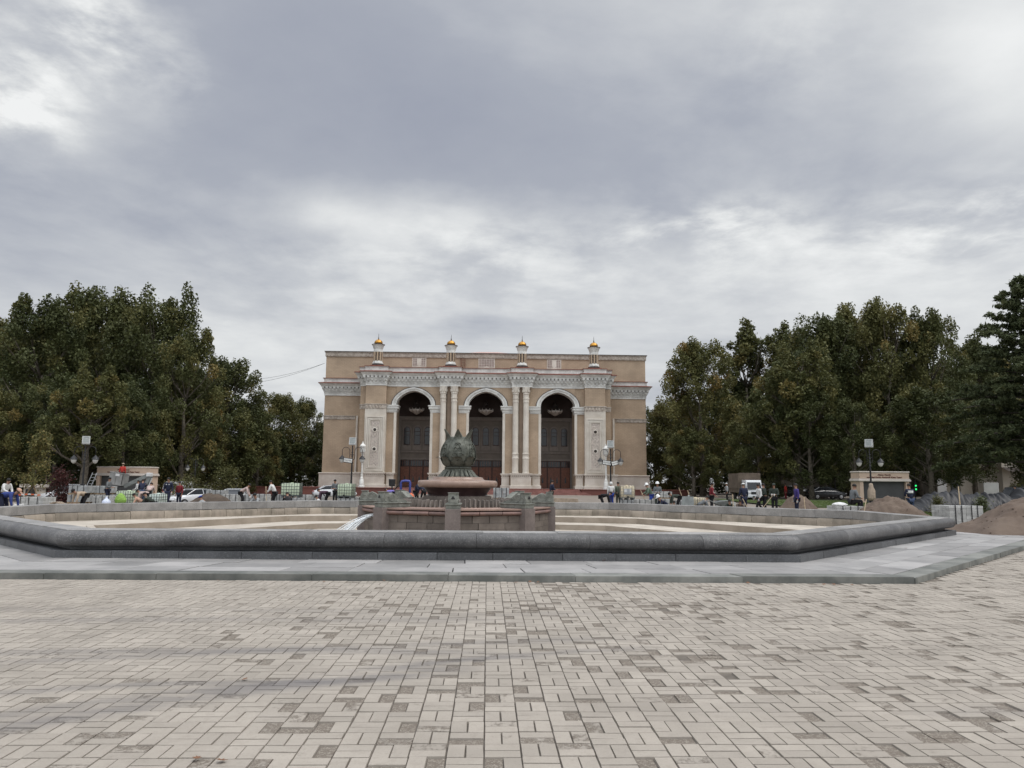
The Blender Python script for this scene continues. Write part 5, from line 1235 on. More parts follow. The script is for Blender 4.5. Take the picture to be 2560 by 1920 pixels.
# caged water tanks
def tank(px, Y, w, h, label, m, base=0, cage='cage', n=6):
    x, y, z = site(px, Y); root = thing('water_tank', label, 'water tank', (x, y, z + base), rng.uniform(-.08, .08), 'caged plastic water tanks'); d = 1.0
    p = MB()
    for k in (-.42, 0, .42): p.box(k * w - .06, k * w + .06, -d / 2, d / 2, 0, .1)
    p.box(-w / 2, w / 2, -d / 2, d / 2, .10, .13); p.build('pallet', M['cage'], root)
    t = MB(); t.box(-w / 2 + .02, w / 2 - .02, -d / 2 + .02, d / 2 - .02, .135, .13 + h, bev=.07)
    for k in range(4): xx = -w / 2 + w * (k + .5) / 4; t.box(xx - .05, xx + .05, -d / 2 + .01, d / 2 - .01, .2, .1 + h, bev=.02)
    t.lathe([(.1, .13 + h), (.1, .17 + h)], 10); t.build('tank', M[m], root, auto=50)
    c = MB(); r = .0125
    for k in range(n + 1):
        xx = -w / 2 + w * k / n
        for yy in (-d / 2, d / 2): c.tube([(xx, yy, .12), (xx, yy, .13 + h)], r, 5)
    for k in range(n):
        yy = -d / 2 + d * k / n
        for xx in (-w / 2, w / 2): c.tube([(xx, yy, .12), (xx, yy, .13 + h)], r, 5)
    for k in range(5):
        zz = .16 + (h - .05) * k / 4; c.tube([(-w / 2, -d / 2, zz), (w / 2, -d / 2, zz), (w / 2, d / 2, zz), (-w / 2, d / 2, zz), (-w / 2, -d / 2, zz)], r, 5)
    c.build('cage', M[cage], root)
    if cage == 'cagelight':
        s = MB(); s.box(-.24, .24, -d / 2 - .03, -d / 2 - .02, .35, .72); s.build('label_plate', M['greymetal'], root); q = MB(); q.box(-.24, -.06, -d / 2 - .036, -d / 2 - .031, .5, .68); q.box(.12, .24, -d / 2 - .036, -d / 2 - .031, .5, .68); q.build('label_patch', M['whitepaint'], root)
    v = MB(); v.tube([(0, -d / 2 - .02, .22), (0, -d / 2 - .14, .20)], .05, 8); v.build('valve', M['strap'], root)
tank(322, 47, 1.15, .76, 'greenish caged water tank behind the green sack', 'tank', .02, n=8); tank(396, 44, .6, .68, 'small pale green caged water tank left of the navy sweatshirt', 'tankw', 0, n=4)
tank(729, 50.5, 1.2, .82, 'tall milky caged water tank standing on pavers near the white shirted man', 'tank', .5, n=7); tank(866, 50, .95, .82, 'milky caged water tank behind the lamp post with one LED panel', 'tank', .5, n=6)
tank(1566, 51, .95, .80, 'yellowish caged water tank with a grey label plate', 'tanky', .56, 'cagelight', 5); tank(1738, 53, 1.35, .56, 'low yellowed caged water tank left of the maroon shirt', 'tanky', 0, 'cage', 8)

# mounds
def mound(name, label, px, Y, rx, ry, h, m, seed, zb=None, n=46, sharp=1.2, rough=.12, cat='sand pile', fold=0):
    x, y, z = site(px, Y); z = z if zb is None else zb; vs, fs = [], []
    for j in range(n + 1):
        for i in range(n + 1):
            u, v = i / n * 2 - 1, j / n * 2 - 1; a = math.hypot(u, v); q = mnoise.noise((u * 2.1 + seed, v * 2.1, seed * 1.7)); q2 = mnoise.noise((u * 6 + seed, v * 6, 3)); q3 = mnoise.noise((u * 15, v * 15, seed))
            d = a * (1 + .22 * q); hh = max(0, 1 - d) ** (1 / sharp) * (1 - .18 * max(0, 1 - d * 3)); hz = h * (hh * (1 + rough * q2 + rough * .5 * q3)) if hh > 0 else -.06
            if fold and hh > 0: hz += fold * abs(mnoise.noise((math.atan2(v, u) * 3.2, a * 1.2, seed))) * h
            vs.append((u * rx, v * ry, hz - .03))
    for j in range(n):
        for i in range(n): k = j * (n + 1) + i; fs.append((k, k + 1, k + n + 2, k + n + 1))
    mb = MB(); mb.add(vs, fs)
    if m == 'sand':
        r = random.Random(seed)
        for _ in range(80):          # clods and stones on the slope and around the foot
            k = r.randrange(len(vs)); p = vs[k]
            if math.hypot(p[0] / rx, p[1] / ry) > 1.0: continue
            q = r.uniform(.010, .032); mb.ell((p[0], p[1], max(p[2], .0) + q * .3), (q, q * r.uniform(.7, 1.2), q * .7), 6, 4)
    o = mb.build(name, M[m], smooth=True); o.location = (x, y, z); setp(o, label, cat); return o
mound('sand_pile', 'big brown sand pile cut off by the right edge of the photo', 2600, 22.6, 2.75, 2.2, 1.42, 'sand', 3, 0, 110, 1.0, .12)
mound('sand_pile', 'brown sand pile with a steep side in front of the right kiosk', 2224, 31.5, 2.1, 1.5, 1.42, 'sand', 7, -.18, 90, 1.05, .13)
mound('sand_pile', 'reddish brown sand pile beside the worker in the purple sweater', 1995, 48, 1.35, 1.1, 1.30, 'sand', 12, None, 50, 1.1, .1)
mound('sand_pile', 'low spread of sand right of the purple sweater', 2050, 43, 1.5, .9, .36, 'sand', 15, None, 40, 1.2, .12)
mound('tarp_heap', 'heap under a dark brown tarp behind the far basin rim', 530, 46, 1.45, 1.0, .95, 'tarp', 21, None, 50, 1.7, .06, 'tarp heap', .16)
mound('black_bag', 'black sack slumped at the foot of the reddish sand pile', 1945, 40.5, .62, .45, .50, 'black', 24, None, 26, 2, .1, 'sack')
mound('rubble_heap', 'heap of white plastic bags and rubble before the tall strapped pallet', 2330, 29.5, .95, .45, .22, 'cement', 27, -.1, 40, 1.5, .6, 'rubble')
mound('rubble_heap', 'heap of pale rubble bags below the red and white tape', 50, 34.5, .75, .5, .55, 'cement', 28, None, 36, 1.5, .5, 'rubble')

def sheeting(label, pxa, pxb, Y, h, dpt, seed):
    xa, xb = gx(pxa, Y), gx(pxb, Y); nx, ny = 260, 34; vs, fs = [], []
    for j in range(ny + 1):
        for i in range(nx + 1):
            u, v = i / nx, j / ny; x = xa + (xb - xa) * u; b = .52 + .24 * mnoise.noise((u * 7 + seed, 0, seed)) + .22 * mnoise.noise((u * 19, 1, seed))
            pr = math.sin(PI * min(1, v * .98 + .01)) ** .85 * min(1, u * 9) ** .6 * min(1, (1 - u) * 9) ** .6
            fo = .34 * abs(mnoise.noise((u * 40 + v * 5 * mnoise.noise((u * 6, 0, 2)), v * 1.3, seed))) + .12 * abs(mnoise.noise((u * 95 + v * 3, v * 2, 4)))
            vs.append((x, Y + (v - .5) * dpt + fo * 2 * (1 - pr), h * max(.05, b) * pr + fo * 1.2 * pr - .06))
    for j in range(ny):
        for i in range(nx): k = j * (nx + 1) + i; fs.append((k, k + 1, k + nx + 2, k + nx + 1))
    mb = MB(); mb.add(vs, fs); o = mb.build('plastic_sheeting', M['sheet'], smooth=True); o.location = (0, 0, gz(0, Y) + .1); setp(o, label, 'plastic sheeting')
sheeting('long crumpled black plastic sheeting over materials on the right lawn', 2262, 2700, 46, 1.95, 2.6, 5)

# black street lamps
def street_lamp(px, Y, label, led=0, flood_rz=0, H=4.35, group='black street lamps around the square', flood=True, s=1.0):
    x, y, z = site(px, Y); root = thing('street_lamp', label, 'street lamp', (x, y, z), 0, group, s)
    b = MB(); b.lathe([(.24, 0), (.24, .12), (.19, .2), (.17, .75), (.20, .8), (.13, .9), (.12, 1.15), (.085, 1.25)], 12); b.build('base', M['iron'], root, auto=40)
    p = MB(); p.lathe([(.075, 1.2), (.06, 3.0), (.085, 3.02), (.085, 3.1), (.05, 3.15), (.045, H - .05)], 10)
    for zz in (3.25, 3.55, 3.85): p.lathe([(.07, zz), (.09, zz + .03), (.07, zz + .06)], 10)
    p.box(-.16, .16, -.03, .03, 3.66, 3.70); p.build('pole', M['iron'], root, auto=40)
    for sg in (-1, 1):
        a = MB(); pts = [(sg * .05, 0, 3.28), (sg * .17, 0, 3.34), (sg * .2, 0, 3.5), (sg * .2, 0, 4.0)] + [(sg * (.5 - .3 * C(t)), 0, 4.0 + .28 * S(t)) for t in [q * PI / 8 for q in range(1, 9)]] + [(sg * .8, 0, 3.62)]
        a.tube(pts, .022, 6); ao = a.build('arm', M['iron'], root, smooth=True)
        h = MB(); h.lathe([(.03, 3.66), (.06, 3.60), (.10, 3.56), (.22, 3.42), (.26, 3.34), (.24, 3.33)], 14, (sg * .8, 0)); lo = h.build('lantern', M['iron'], root, auto=40)
        g = MB(); g.lathe([(.2, 3.335), (.19, 3.25), (.14, 3.12), (.08, 3.05), (.02, 3.02)], 12, (sg * .8, 0)); g.build('lantern_glass', M['frost'], lo, smooth=True)
    if flood:
        f = MB(); f.M = Matrix.Translation((0, 0, H)) @ Matrix.Rotation(flood_rz, 4, 'Z')
        f.rings([[(-.26, y_, z_), (.26, y_, z_), (.26, y2, z_), (-.26, y2, z_)] for y_, y2, z_ in ((-.22, .2, 0), (-.24, .2, .08), (-.16, .18, .40), (-.12, .14, .60))])
        fo = f.build('floodlight', M['floodframe'], root)
        g = MB(); g.M = f.M.copy(); g.add([(-.2, -.232, .12), (.2, -.232, .12), (.2, -.165, .40), (-.2, -.165, .40)], [(0, 1, 2, 3)]); g.add([(-.2, -.16, .43), (.2, -.16, .43), (.2, -.135, .56), (-.2, -.135, .56)], [(0, 1, 2, 3)]); g.build('floodlight_glass', M['floodglass'], fo)
    for k in range(led):
        l = MB(); rz = (-.18, .6)[k] if led > 1 else -.05
        l.M = Matrix.Translation(((-.28, .30)[k] if led > 1 else -.28, -.16, 3.22 - .02 * k)) @ Matrix.Rotation(rz, 4, 'Z') @ Matrix.Rotation((.14, -.2)[k], 4, 'Y') @ Matrix.Rotation(R(-12), 4, 'X')
        l.box(-.36, .36, -.05, .05, -.19, .19, bev=.01); lo = l.build('led_panel', M['iron'], root); e = MB(); e.M = l.M.copy()
        for i in range(6):
            for j in (0, 1): e.box(-.33 + i * .112, -.33 + i * .112 + .09, -.06, -.052, -.155 + j * .165, -.155 + j * .165 + .135)
        e.build('led_lens', M['frost'], lo)
    return root
M['floodframe'] = mat('pale_grey_floodlight_case', (.42, .43, .42), .5, .2, 5)
M['floodglass'] = mat('grey_floodlight_glass', (.26, .28, .27), .2, .2, 5)
street_lamp(204, 56, 'black two armed street lamp beside the red shrub', 0, .5, 4.45)
street_lamp(877, 60, 'black two armed street lamp with one tilted LED panel', 1, .05, 4.45)
street_lamp(1527, 60, 'black two armed street lamp with two LED panels before the right pilaster', 2, -.1, 4.4)
street_lamp(2179, 56, 'black two armed street lamp standing before the right kiosk', 0, -.6, 4.45)
street_lamp(484, 78, 'dark street lamp without floodlight in the shade behind the saloon car', 0, 0, 4.3, flood=False)
street_lamp(2089, 92, 'distant street lamp with white floodlight left of the right kiosk', 0, .3, 4.5)
street_lamp(1890, 104, 'distant street lamp with white floodlight above the white truck', 0, .3, 4.4)
street_lamp(1760, 108, 'faint distant street lamp behind the low yellowed tank', 0, .3, 4.4)
street_lamp(592, 96, 'faint dark street lamp under the rounded plane tree', 0, .3, 4.4, flood=False)
cv = MB(); cv.rings([[(r * (1 + .25 * mnoise.noise((j, h * 3, 1))) * C(2 * PI * j / 12), r * .8 * (1 + .2 * mnoise.noise((j, h * 3, 9))) * S(2 * PI * j / 12), h) for j in range(12)] for r, h in ((.26, 0), (.30, .2), (.28, .7), (.16, 1.0), (.14, 1.2), (.07, 1.26))])
for px, Y, m, l, z0 in ((2179, 56, 'sackcloth', 'beige cloth wrapped round the foot of the lamp before the right kiosk', .35), (204, 56, 'black', 'black cloth wrapped round the foot of the left street lamp', .0), (877, 60, 'black', 'black cloth wrapped round the foot of the lamp with one LED panel', .1)):
    pass
M['sackcloth'] = mat('beige_sackcloth', (.36, .29, .22), .9, .3, 6)
def wrap(px, Y, m, label, z0, s):
    x, y, z = site(px, Y); o = cv.build('cloth_wrap', M[m], smooth=True); o.location = (x, y, z + z0); o.scale = (s, s, s); setp(o, label, 'cloth')
wrap(2179, 56, 'sackcloth', 'beige cloth tied round the foot of the lamp before the right kiosk', .55, 1.0); wrap(204, 56, 'black', 'black cloth hung round the foot of the left street lamp', .1, 1.15); wrap(877, 60, 'black', 'black cloth hung round the foot of the lamp with one LED panel', .25, .9)

# kiosks with signboards
def kiosk(px, Y, w, h, label, grp='sign kiosks at both sides of the square'):
    x, y, z = site(px, Y); root = thing('sign_kiosk', label, 'kiosk', (x, y, z), 0, grp)
    b = MB(); hb = h - .88; b.box(-w / 2 + .1, -w / 2 + .42, -.5, 1.2, 0, hb); b.box(w / 2 - .42, w / 2 - .1, -.5, 1.2, 0, hb); b.box(-w / 2 + .42, w / 2 - .42, 1.0, 1.2, 0, hb); b.box(-w / 2 + .05, -w / 2 + .47, -.55, 1.2, 0, .3); b.box(w / 2 - .47, w / 2 - .05, -.55, 1.2, 0, .3); b.build('frame', M['beige'], root)
    c = MB(); c.box(-w / 2 - .02, w / 2 + .02, -.6, 1.25, hb, hb + .16, bev=.03); c.box(-w / 2 + .03, w / 2 - .03, -.55, 1.2, hb + .16, hb + .26); c.box(-w / 2 + .05, w / 2 - .05, -.56, 1.2, h - .12, h, bev=.03); c.build('moulding', M['beigelt'], root)
    s = MB(); s.box(-w / 2 + .1, w / 2 - .1, -.5, 1.15, hb + .26, h - .12); s.build('sign_board', M['beige'], root)
    r = MB(); r.box(-w / 2 + .42, w / 2 - .42, -.2, -.15, 0, hb)
    for k in range(20): r.box(-w / 2 + .42, w / 2 - .42, -.215, -.2, .05 + k * (hb - .1) / 20, .05 + (k + .8) * (hb - .1) / 20)
    r.build('roller_screen', M['screen'], root)
    for txt, zz, sz in (('Alisher Navoiy', hb + .52, .19), ('nomidagi Davlat Akademik Katta Teatri', hb + .31, .19)):
        cu = bpy.data.curves.new('lettering', 'FONT'); cu.body = txt; cu.size = sz; cu.align_x = 'CENTER'; cu.extrude = .012; cu.offset = .004; cu.materials.append(M['letter'])
        t_ = bpy.data.objects.new('lettering', cu); col.objects.link(t_); bpy.context.view_layer.update()
        me = bpy.data.meshes.new_from_object(t_.evaluated_get(bpy.context.evaluated_depsgraph_get())); wd = t_.dimensions.x; bpy.data.objects.remove(t_)
        o = link('lettering', me, root); o.location = (0, -.515, zz); o.rotation_euler = (PI / 2, 0, 0)
        if wd > w * .76: o.scale = (w * .76 / wd, 1, 1)
kiosk(2206, 66, 4.5, 2.85, 'beige kiosk with grey roller screen and two line sign on the right')
kiosk(311, 72, 5.2, 3.3, 'beige kiosk with two line sign behind the boom lift on the left')

# boom lift with a tilted cage
def boom_lift():
    Y = 62; x = gx(345, Y); root = thing('boom_lift', 'grey boom lift with a raised work cage before the left kiosk', 'boom lift', (x, Y, gz(x, Y)), 0)
    def L(px, py): q = at(px, py, Y); return (q.x - x, 0, q.z - gz(x, Y))
    a = MB()
    def beam(mb, p, q, w, d=.14):
        p, q = Vector(p), Vector(q); t = (q - p).normalized(); n = Vector((-t.z, 0, t.x)) * w / 2; vs = []
        for c in (p, q):
            for sx, sy in ((-1, -1), (1, -1), (1, 1), (-1, 1)): vs.append(tuple(c + n * sx + Vector((0, d * sy, 0))))
        mb.add(vs, [(3, 2, 1, 0), (4, 5, 6, 7), (0, 1, 5, 4), (1, 2, 6, 5), (2, 3, 7, 6), (3, 0, 4, 7)])
    beam(a, L(312, 1216), L(374, 1187), .30); a.build('upper_boom', M['greysteel'], root)
    a = MB(); beam(a, L(357, 1226), L(377, 1190), .28, .12); a.build('lower_boom', M['greysteel'], root)
    a = MB(); beam(a, L(366, 1228), L(380, 1196), .07, .05); a.build('ram', M['whitepaint'], root)
    a = MB(); k = L(374, 1187); a.box(k[0] - .18, k[0] + .18, -.2, .2, k[2] - .15, k[2] + .16, bev=.03); a.build('knuckle', M['whitepaint'], root)
    b = MB(); b.box(-1.6, 1.6, -.8, .8, .45, .95, bev=.05); b.box(-.2, .9, -.6, .6, .95, 1.35, bev=.04); b.build('chassis', M['greysteel'], root)
    for wx in (-1.1, 1.1):
        for wy in (-.8, .8):
            w = MB(); w.M = Matrix.Translation((wx, wy, .45)) @ Matrix.Rotation(PI / 2, 4, 'X'); w.lathe([(.3, -.13), (.44, -.11), (.45, 0), (.44, .11), (.3, .13)], 16); w.build('wheel', M['rubber'], root, auto=40)
    c = MB(); p = L(294, 1212); c.M = Matrix.Translation(p) @ Matrix.Rotation(.14, 4, 'Y')
    c.box(-.55, .55, -.5, .5, 0, .06); c.box(-.50, -.02, -.5, -.46, .06, .92); c.box(.02, .55, -.5, -.46, .06, .92); c.box(-.55, -.5, -.5, .5, .06, .92); c.box(.5, .55, -.5, .5, .06, .92); c.box(-.5, .5, .46, .5, .06, .92)
    c.tube([(-.58, -.52, .98), (.58, -.52, .98), (.58, .52, .98), (-.58, .52, .98), (-.58, -.52, .98)], .03, 6)
    for q in (-.55, .55): c.tube([(q, -.5, .9), (q, -.5, 1.0)], .02, 5)
    c.build('work_cage', M['cagepanel'], root)
    pl = MB(); pl.M = c.M.copy(); pl.box(-.05, .28, -.56, -.53, .72, .92); pl.build('control_plate', M['whitepaint'], root)
    j = MB(); beam(j, L(300, 1217), L(314, 1215), .1, .08); j.build('jib', M['iron'], root)
M['cagepanel'] = mat('light_grey_cage_panel', (.26, .26, .25), .6, .25, 3)
boom_lift()

# ladder leaning on the left kiosk
def ladder():
    Y = 69; p0, p1 = at(227, 1222, Y), at(239, 1182, Y); q = MB()
    for dx in (-.18, .22):
        q.tube([(p0.x + dx, Y - .6, gz(p0.x, Y)), (p0.x + dx, Y - .55, p0.z), (p1.x + dx, Y - .15, p1.z)], .035, 6)
    for k in range(9):
        t = k / 8.5; a = Vector((p0.x, Y - .6, gz(p0.x, Y) + .25)).lerp(Vector((p1.x, Y - .15, p1.z)), t); q.tube([(a.x - .18, a.y, a.z), (a.x + .22, a.y, a.z)], .025, 5)
    setp(q.build('ladder', M['greymetal']), 'grey metal ladder leaning against the left kiosk', 'ladder')
ladder()

# vehicles
def car(px, Y, label, rz, paint='whitecar', suv=0, s=1.0):
    x, y, z = site(px, Y); root = thing('parked_car', label, 'car', (x, y, gz(x, Y)), rz, 'parked cars'); root.scale = (s,) * 3
    hr = 1.62 if suv else 1.42; L = 2.25
    # stations along x: (x, bottom, belt, half width, roof z, roof half width)
    st = [(-L, .45, .72, .70), (-L + .12, .32, .86, .82), (-1.5, .28, .98, .88), (-.6, .28, 1.0, .89), (.7, .28, .97, .89), (1.3, .28, .92, .88), (2.0, .30, .80, .82), (L, .42, .62, .68)]
    b = MB(); b.rings([[(xx, -hw, zb + .12), (xx, -hw + .08, zb), (xx, hw - .08, zb), (xx, hw, zb + .12), (xx, hw, zt_ - .12), (xx, hw - .10, zt_), (xx, -hw + .10, zt_), (xx, -hw, zt_ - .12)] for xx, zb, zt_, hw in st]); b.build('body', M[paint], root, auto=50)
    g = MB(); gs = [(-1.85 if suv else -1.75, .93, .80, .95, .78), (-1.35 if suv else -1.0, .93, .80, hr - .06, .64), (-.2, .93, .80, hr, .66), (.35, .93, .80, hr - .04, .64), (1.15, .90, .80, .93, .78)]
    g.rings([[(xx, -w0, zb), (xx, w0, zb), (xx, w1, zt_), (xx, -w1, zt_)] for xx, zb, w0, zt_, w1 in gs]); g.build('window', M['glassdark'], root, auto=30)
    rf = MB(); rf.rings([[(xx, -w, zz - .04), (xx, w, zz - .04), (xx, w - .06, zz + .015), (xx, -w + .06, zz + .015)] for xx, zz, w in ((-1.38 if suv else -1.02, hr - .06, .66), (-.2, hr, .68), (.37, hr - .04, .66))])
    for sg in (-1, 1):
        for (xa, za, wa), (xb, zb, wb) in (((1.15, .95, .80), (.35, hr - .05, .66)), ((-1.8, .95, .80), (-1.35 if suv else -1.0, hr - .06, .66)), ((-.35, .95, .82), (-.3, hr - .02, .67))): rf.tube([(xa, sg * wa, za), (xb, sg * wb, zb)], .035, 5)
    rf.build('roof', M[paint], root)
    for wx in (-1.4, 1.4):
        for wy in (-.82, .82):
            w = MB(); w.M = Matrix.Translation((wx, wy, .33)) @ Matrix.Rotation(PI / 2, 4, 'X'); w.lathe([(.2, -.11), (.31, -.1), (.33, 0), (.31, .1), (.2, .11)], 18); wo = w.build('wheel', M['rubber'], root, auto=40)
            q = MB(); q.M = w.M.copy(); q.lathe([(.19, -.115), (.05, -.13), (.05, .13), (.19, .115)], 10); q.build('rim', M['chrome'], wo)
    for sg in (-1, 1):
        h = MB(); h.box(2.02, 2.16, sg * .58 - .14, sg * .58 + .14, .62, .74, bev=.02); h.build('headlight', M['lampclear'], root)
        t = MB(); t.box(-2.22, -2.08, sg * .62 - .12, sg * .62 + .12, .70, .84, bev=.02); t.build('tail_light', M['lampred'], root)
    d = MB(); d.box(-2.26, -2.2, -.7, .7, .42, .56, bev=.01); d.box(2.2, 2.26, -.5, .5, .40, .54); d.build('bumper_trim', M['strap'], root)
car(168, 68, 'white estate car half hidden behind the wicker bags', PI + .5, suv=1); car(484, 61, 'white saloon car parked behind the brown tarp', R(58) + PI); car(588, 64, 'white saloon car behind the pale paver pallets', R(102))
car(836, 80, 'white car hidden behind the lamp post with one LED panel', .35); car(2062, 84, 'dark car with pale roof parked beyond the right lawn', .15, 'darkcar'); car(1965, 90, 'dark car parked behind the reddish sand pile', .1, 'darkcar'); car(2552, 62, 'dark car at the right edge behind the black sheeting', .7, 'darkcar', 1)
car(1990, 98, 'white car far under the trees behind the purple sweater', .2)

def truck():
    Y = 74; x, y, z = site(1887, Y); root = thing('light_truck', 'white light truck with a brown load facing the square', 'truck', (x, y, z), 0)
    c = MB(); c.rings([[(-w, yy, .5), (w, yy, .5), (w, yy, 1.05), (w2, yy2, zt_), (-w2, yy2, zt_), (-w, yy, 1.05)] for w, yy, w2, yy2, zt_ in ((.80, -.06, .70, .28, 1.95), (.85, .05, .76, .35, 2.03), (.85, 1.4, .80, 1.4, 2.05))]); c.build('cab', M['whitecar'], root, auto=40)
    w = MB(); w.add([(-.70, -.04, 1.15), (.70, -.04, 1.15), (.64, .23, 1.82), (-.64, .23, 1.82)], [(0, 1, 2, 3)]); w.build('windscreen', M['glassdark'], root)
    for sg in (-1, 1):
        q = MB(); q.box(sg * .82 - .05, sg * .82 + .05, .5, 1.1, 1.15, 1.8); q.build('side_window', M['glassdark'], root)
        h = MB(); h.box(sg * .58 - .17, sg * .58 + .17, -.10, -.04, .74, .92, bev=.02); h.build('headlight', M['lampclear'], root)
        mm = MB(); mm.box(sg * 1.0 - .09, sg * 1.0 + .09, .1, .16, 1.25, 1.6, bev=.02); mm.build('mirror', M['strap'], root)
    b = MB(); b.box(-.86, .86, -.16, -.04, .36, .58, bev=.02); b.build('bumper', M['whitecar'], root); g = MB(); g.box(-.36, .36, -.09, -.06, .66, .9); g.box(-.26, .26, -.175, -.162, .4, .5); g.build('grille', M['strap'], root)
    bd = MB(); bd.box(-1.05, 1.05, 1.5, 5, .8, 1.2); bd.box(-1.1, -1.03, 1.5, 5, 1.2, 2.7); bd.box(1.03, 1.1, 1.5, 5, 1.2, 2.7); bd.box(-1.03, 1.03, 1.5, 1.57, 1.2, 2.75); bd.build('load_bed', M['brownload'], root)
    for wy in (.75, 3.8):
        for wx in (-.75, .75):
            w = MB(); w.M = Matrix.Translation((wx, wy, .38)) @ Matrix.Rotation(PI / 2, 4, 'Y'); w.lathe([(.2, -.12), (.36, -.11), (.38, 0), (.36, .11), (.2, .12)], 16); w.build('wheel', M['rubber'], root, auto=40)
M['brownload'] = mat('brown_load_boards', (.13, .10, .075), .85, .35, 2)
truck()
def van():
    Y = 76; x, y, z = site(425, Y); root = thing('parked_van', 'white van roof showing behind the man in the navy sweatshirt', 'van', (x, y, z), 0)
    b = MB(); b.rings([[(-w, yy, .35), (w, yy, .35), (w, yy, 1.2), (w * .88, yy + .1, 1.75), (w * .6, yy + .12, 1.92), (-w * .6, yy + .12, 1.92), (-w * .88, yy + .1, 1.75), (-w, yy, 1.2)] for w, yy in ((.82, 0), (.86, .2), (.86, 3.6), (.8, 3.9))]); b.build('body', M['whitecar'], root, auto=45)
    w = MB(); w.add([(-.66, -.01, 1.22), (.66, -.01, 1.22), (.6, .09, 1.68), (-.6, .09, 1.68)], [(0, 1, 2, 3)]); w.build('rear_window', M['glassdark'], root)
    for sg in (-1, 1):
        t = MB(); t.box(sg * .74 - .06, sg * .74 + .06, -.03, .02, .75, 1.15); t.build('tail_light', M['lampred'], root)
        q = MB(); q.M = Matrix.Translation((sg * .74, .8, .32)) @ Matrix.Rotation(PI / 2, 4, 'Y'); q.lathe([(.2, -.1), (.31, -.09), (.32, 0), (.31, .09), (.2, .1)], 14); q.build('wheel', M['rubber'], root)
van()

# background buildings on the right
def colonnade():
    Y = 122; xa, xb = gx(2000, Y), gx(2150, Y); x0 = (xa + xb) / 2; root = thing('colonnade_building', 'cream building with tall columns glimpsed between the right hand trunks', 'building', (x0, Y, gz(0, Y)), 0); w = (xb - xa) / 2
    b = MB(); b.box(-w, w, 1.5, 9, 0, 5.4); b.build('wall', M['creamdk'], root)
    t = MB(); t.box(-w - .2, w + .2, -.3, 9, 5.4, 6.3); t.box(-w - .4, w + .4, -.5, 9, 6.3, 6.6); t.build('entablature', M['cream'], root)
    k = -w + .6
    while k < w:
        c = MB(); c.box(k - .38, k + .38, 0, .8, 2.4, 5.38); c.build('column', M['cream'], root); k += 1.9
    p = MB(); p.box(-w - .3, w + .3, -.5, 1.4, 0, 2.35); p.build('base_wall', M['creamdk'], root)
    k = -w + 1.5
    while k < w:
        q = MB(); q.box(k - .4, k + .4, 1.42, 1.52, 2.7, 5.0); q.build('window', M['glassdark'], root); k += 1.9
colonnade()
def pavilion(pxa, pxb, Y, h, label, dark=1):
    xa, xb = gx(pxa, Y), gx(pxb, Y); w = (xb - xa) / 2; root = thing('pavilion', label, 'building', ((xa + xb) / 2, Y, gz(0, Y)), 0)
    b = MB(); b.box(-w, w, 0, 6, 0, h); b.build('wall', M['cream'], root); r = MB(); r.box(-w - .3, w + .3, -.4, 6.3, h, h + .35); r.box(-w - .15, w + .15, -.2, 6.1, h + .35, h + .6); r.build('cornice', M['cream'], root)
    n = max(1, int(w * 2 / 3))
    for k in range(n):
        q = MB(); c = -w + (k + .5) * 2 * w / n; q.box(c - .7, c + .7, -.06, .04, .6, h - .7); qo = q.build('window', M['iron2'], root); g = MB(); g.box(c - .6, c + .6, -.08, -.055, .7, h - .8); g.build('pane', M['glassdark'], qo)
    if dark: a = MB(); a.add([(-w - .2, -1.6, h - .5), (w + .2, -1.6, h - .5), (w + .2, -.02, h + .1), (-w - .2, -.02, h + .1)], [(0, 1, 2, 3)]); a.build('awning', M['iron2'], root)
pavilion(2510, 2620, 92, 3.9, 'pale pavilion with a dark awning at the right edge beyond the sheeting'); pavilion(2340, 2440, 112, 4.6, 'pale building with dark windows behind the black sheeting', 0); pavilion(1905, 1985, 118, 5.2, 'pale building behind the white truck under the trees', 0)
pavilion(2225, 2300, 118, 4.6, 'cream building behind the green traffic light', 0)
def plain_box(label, px, Y, w, h):
    x, y, z = site(px, Y); root = thing('hoarding_board', label, 'hoarding board', (x, y, gz(0, Y)), 0); b = MB(); b.box(-w / 2, w / 2, 0, .08, .35, h, bev=.01); b.build('board', M['whitepaint2'], root)
    for sg in (-1, 1): q = MB(); q.box(sg * w * .4 - .05, sg * w * .4 + .05, .085, .2, -.05, h - .2); q.build('post', M['timber'], root)
M['whitepaint2'] = mat('pale_hoarding', (.42, .41, .39), .8, .15, 1)
plain_box('pale square hoarding board behind the black sheeting', 2480, 76, 1.5, 2.0); plain_box('narrow pale hoarding board under the trees behind the sheeting', 2357, 84, 1.0, 2.4)
def small_booth():
    x, y, z = site(75, 66); root = thing('booth', 'small cream booth with flat roof behind the young staked tree', 'booth', (x, y, z), 0)
    b = MB(); b.box(-.6, .6, 0, 1.2, 0, 1.35); b.build('wall', M['cream'], root); r = MB(); r.box(-.8, .8, -.3, 1.3, 1.35, 1.62); r.build('roof', M['beigelt'], root); d = MB(); d.box(-.42, .42, -.03, .02, .6, 1.2); d.build('hatch', M['glassdark'], root)
small_booth()
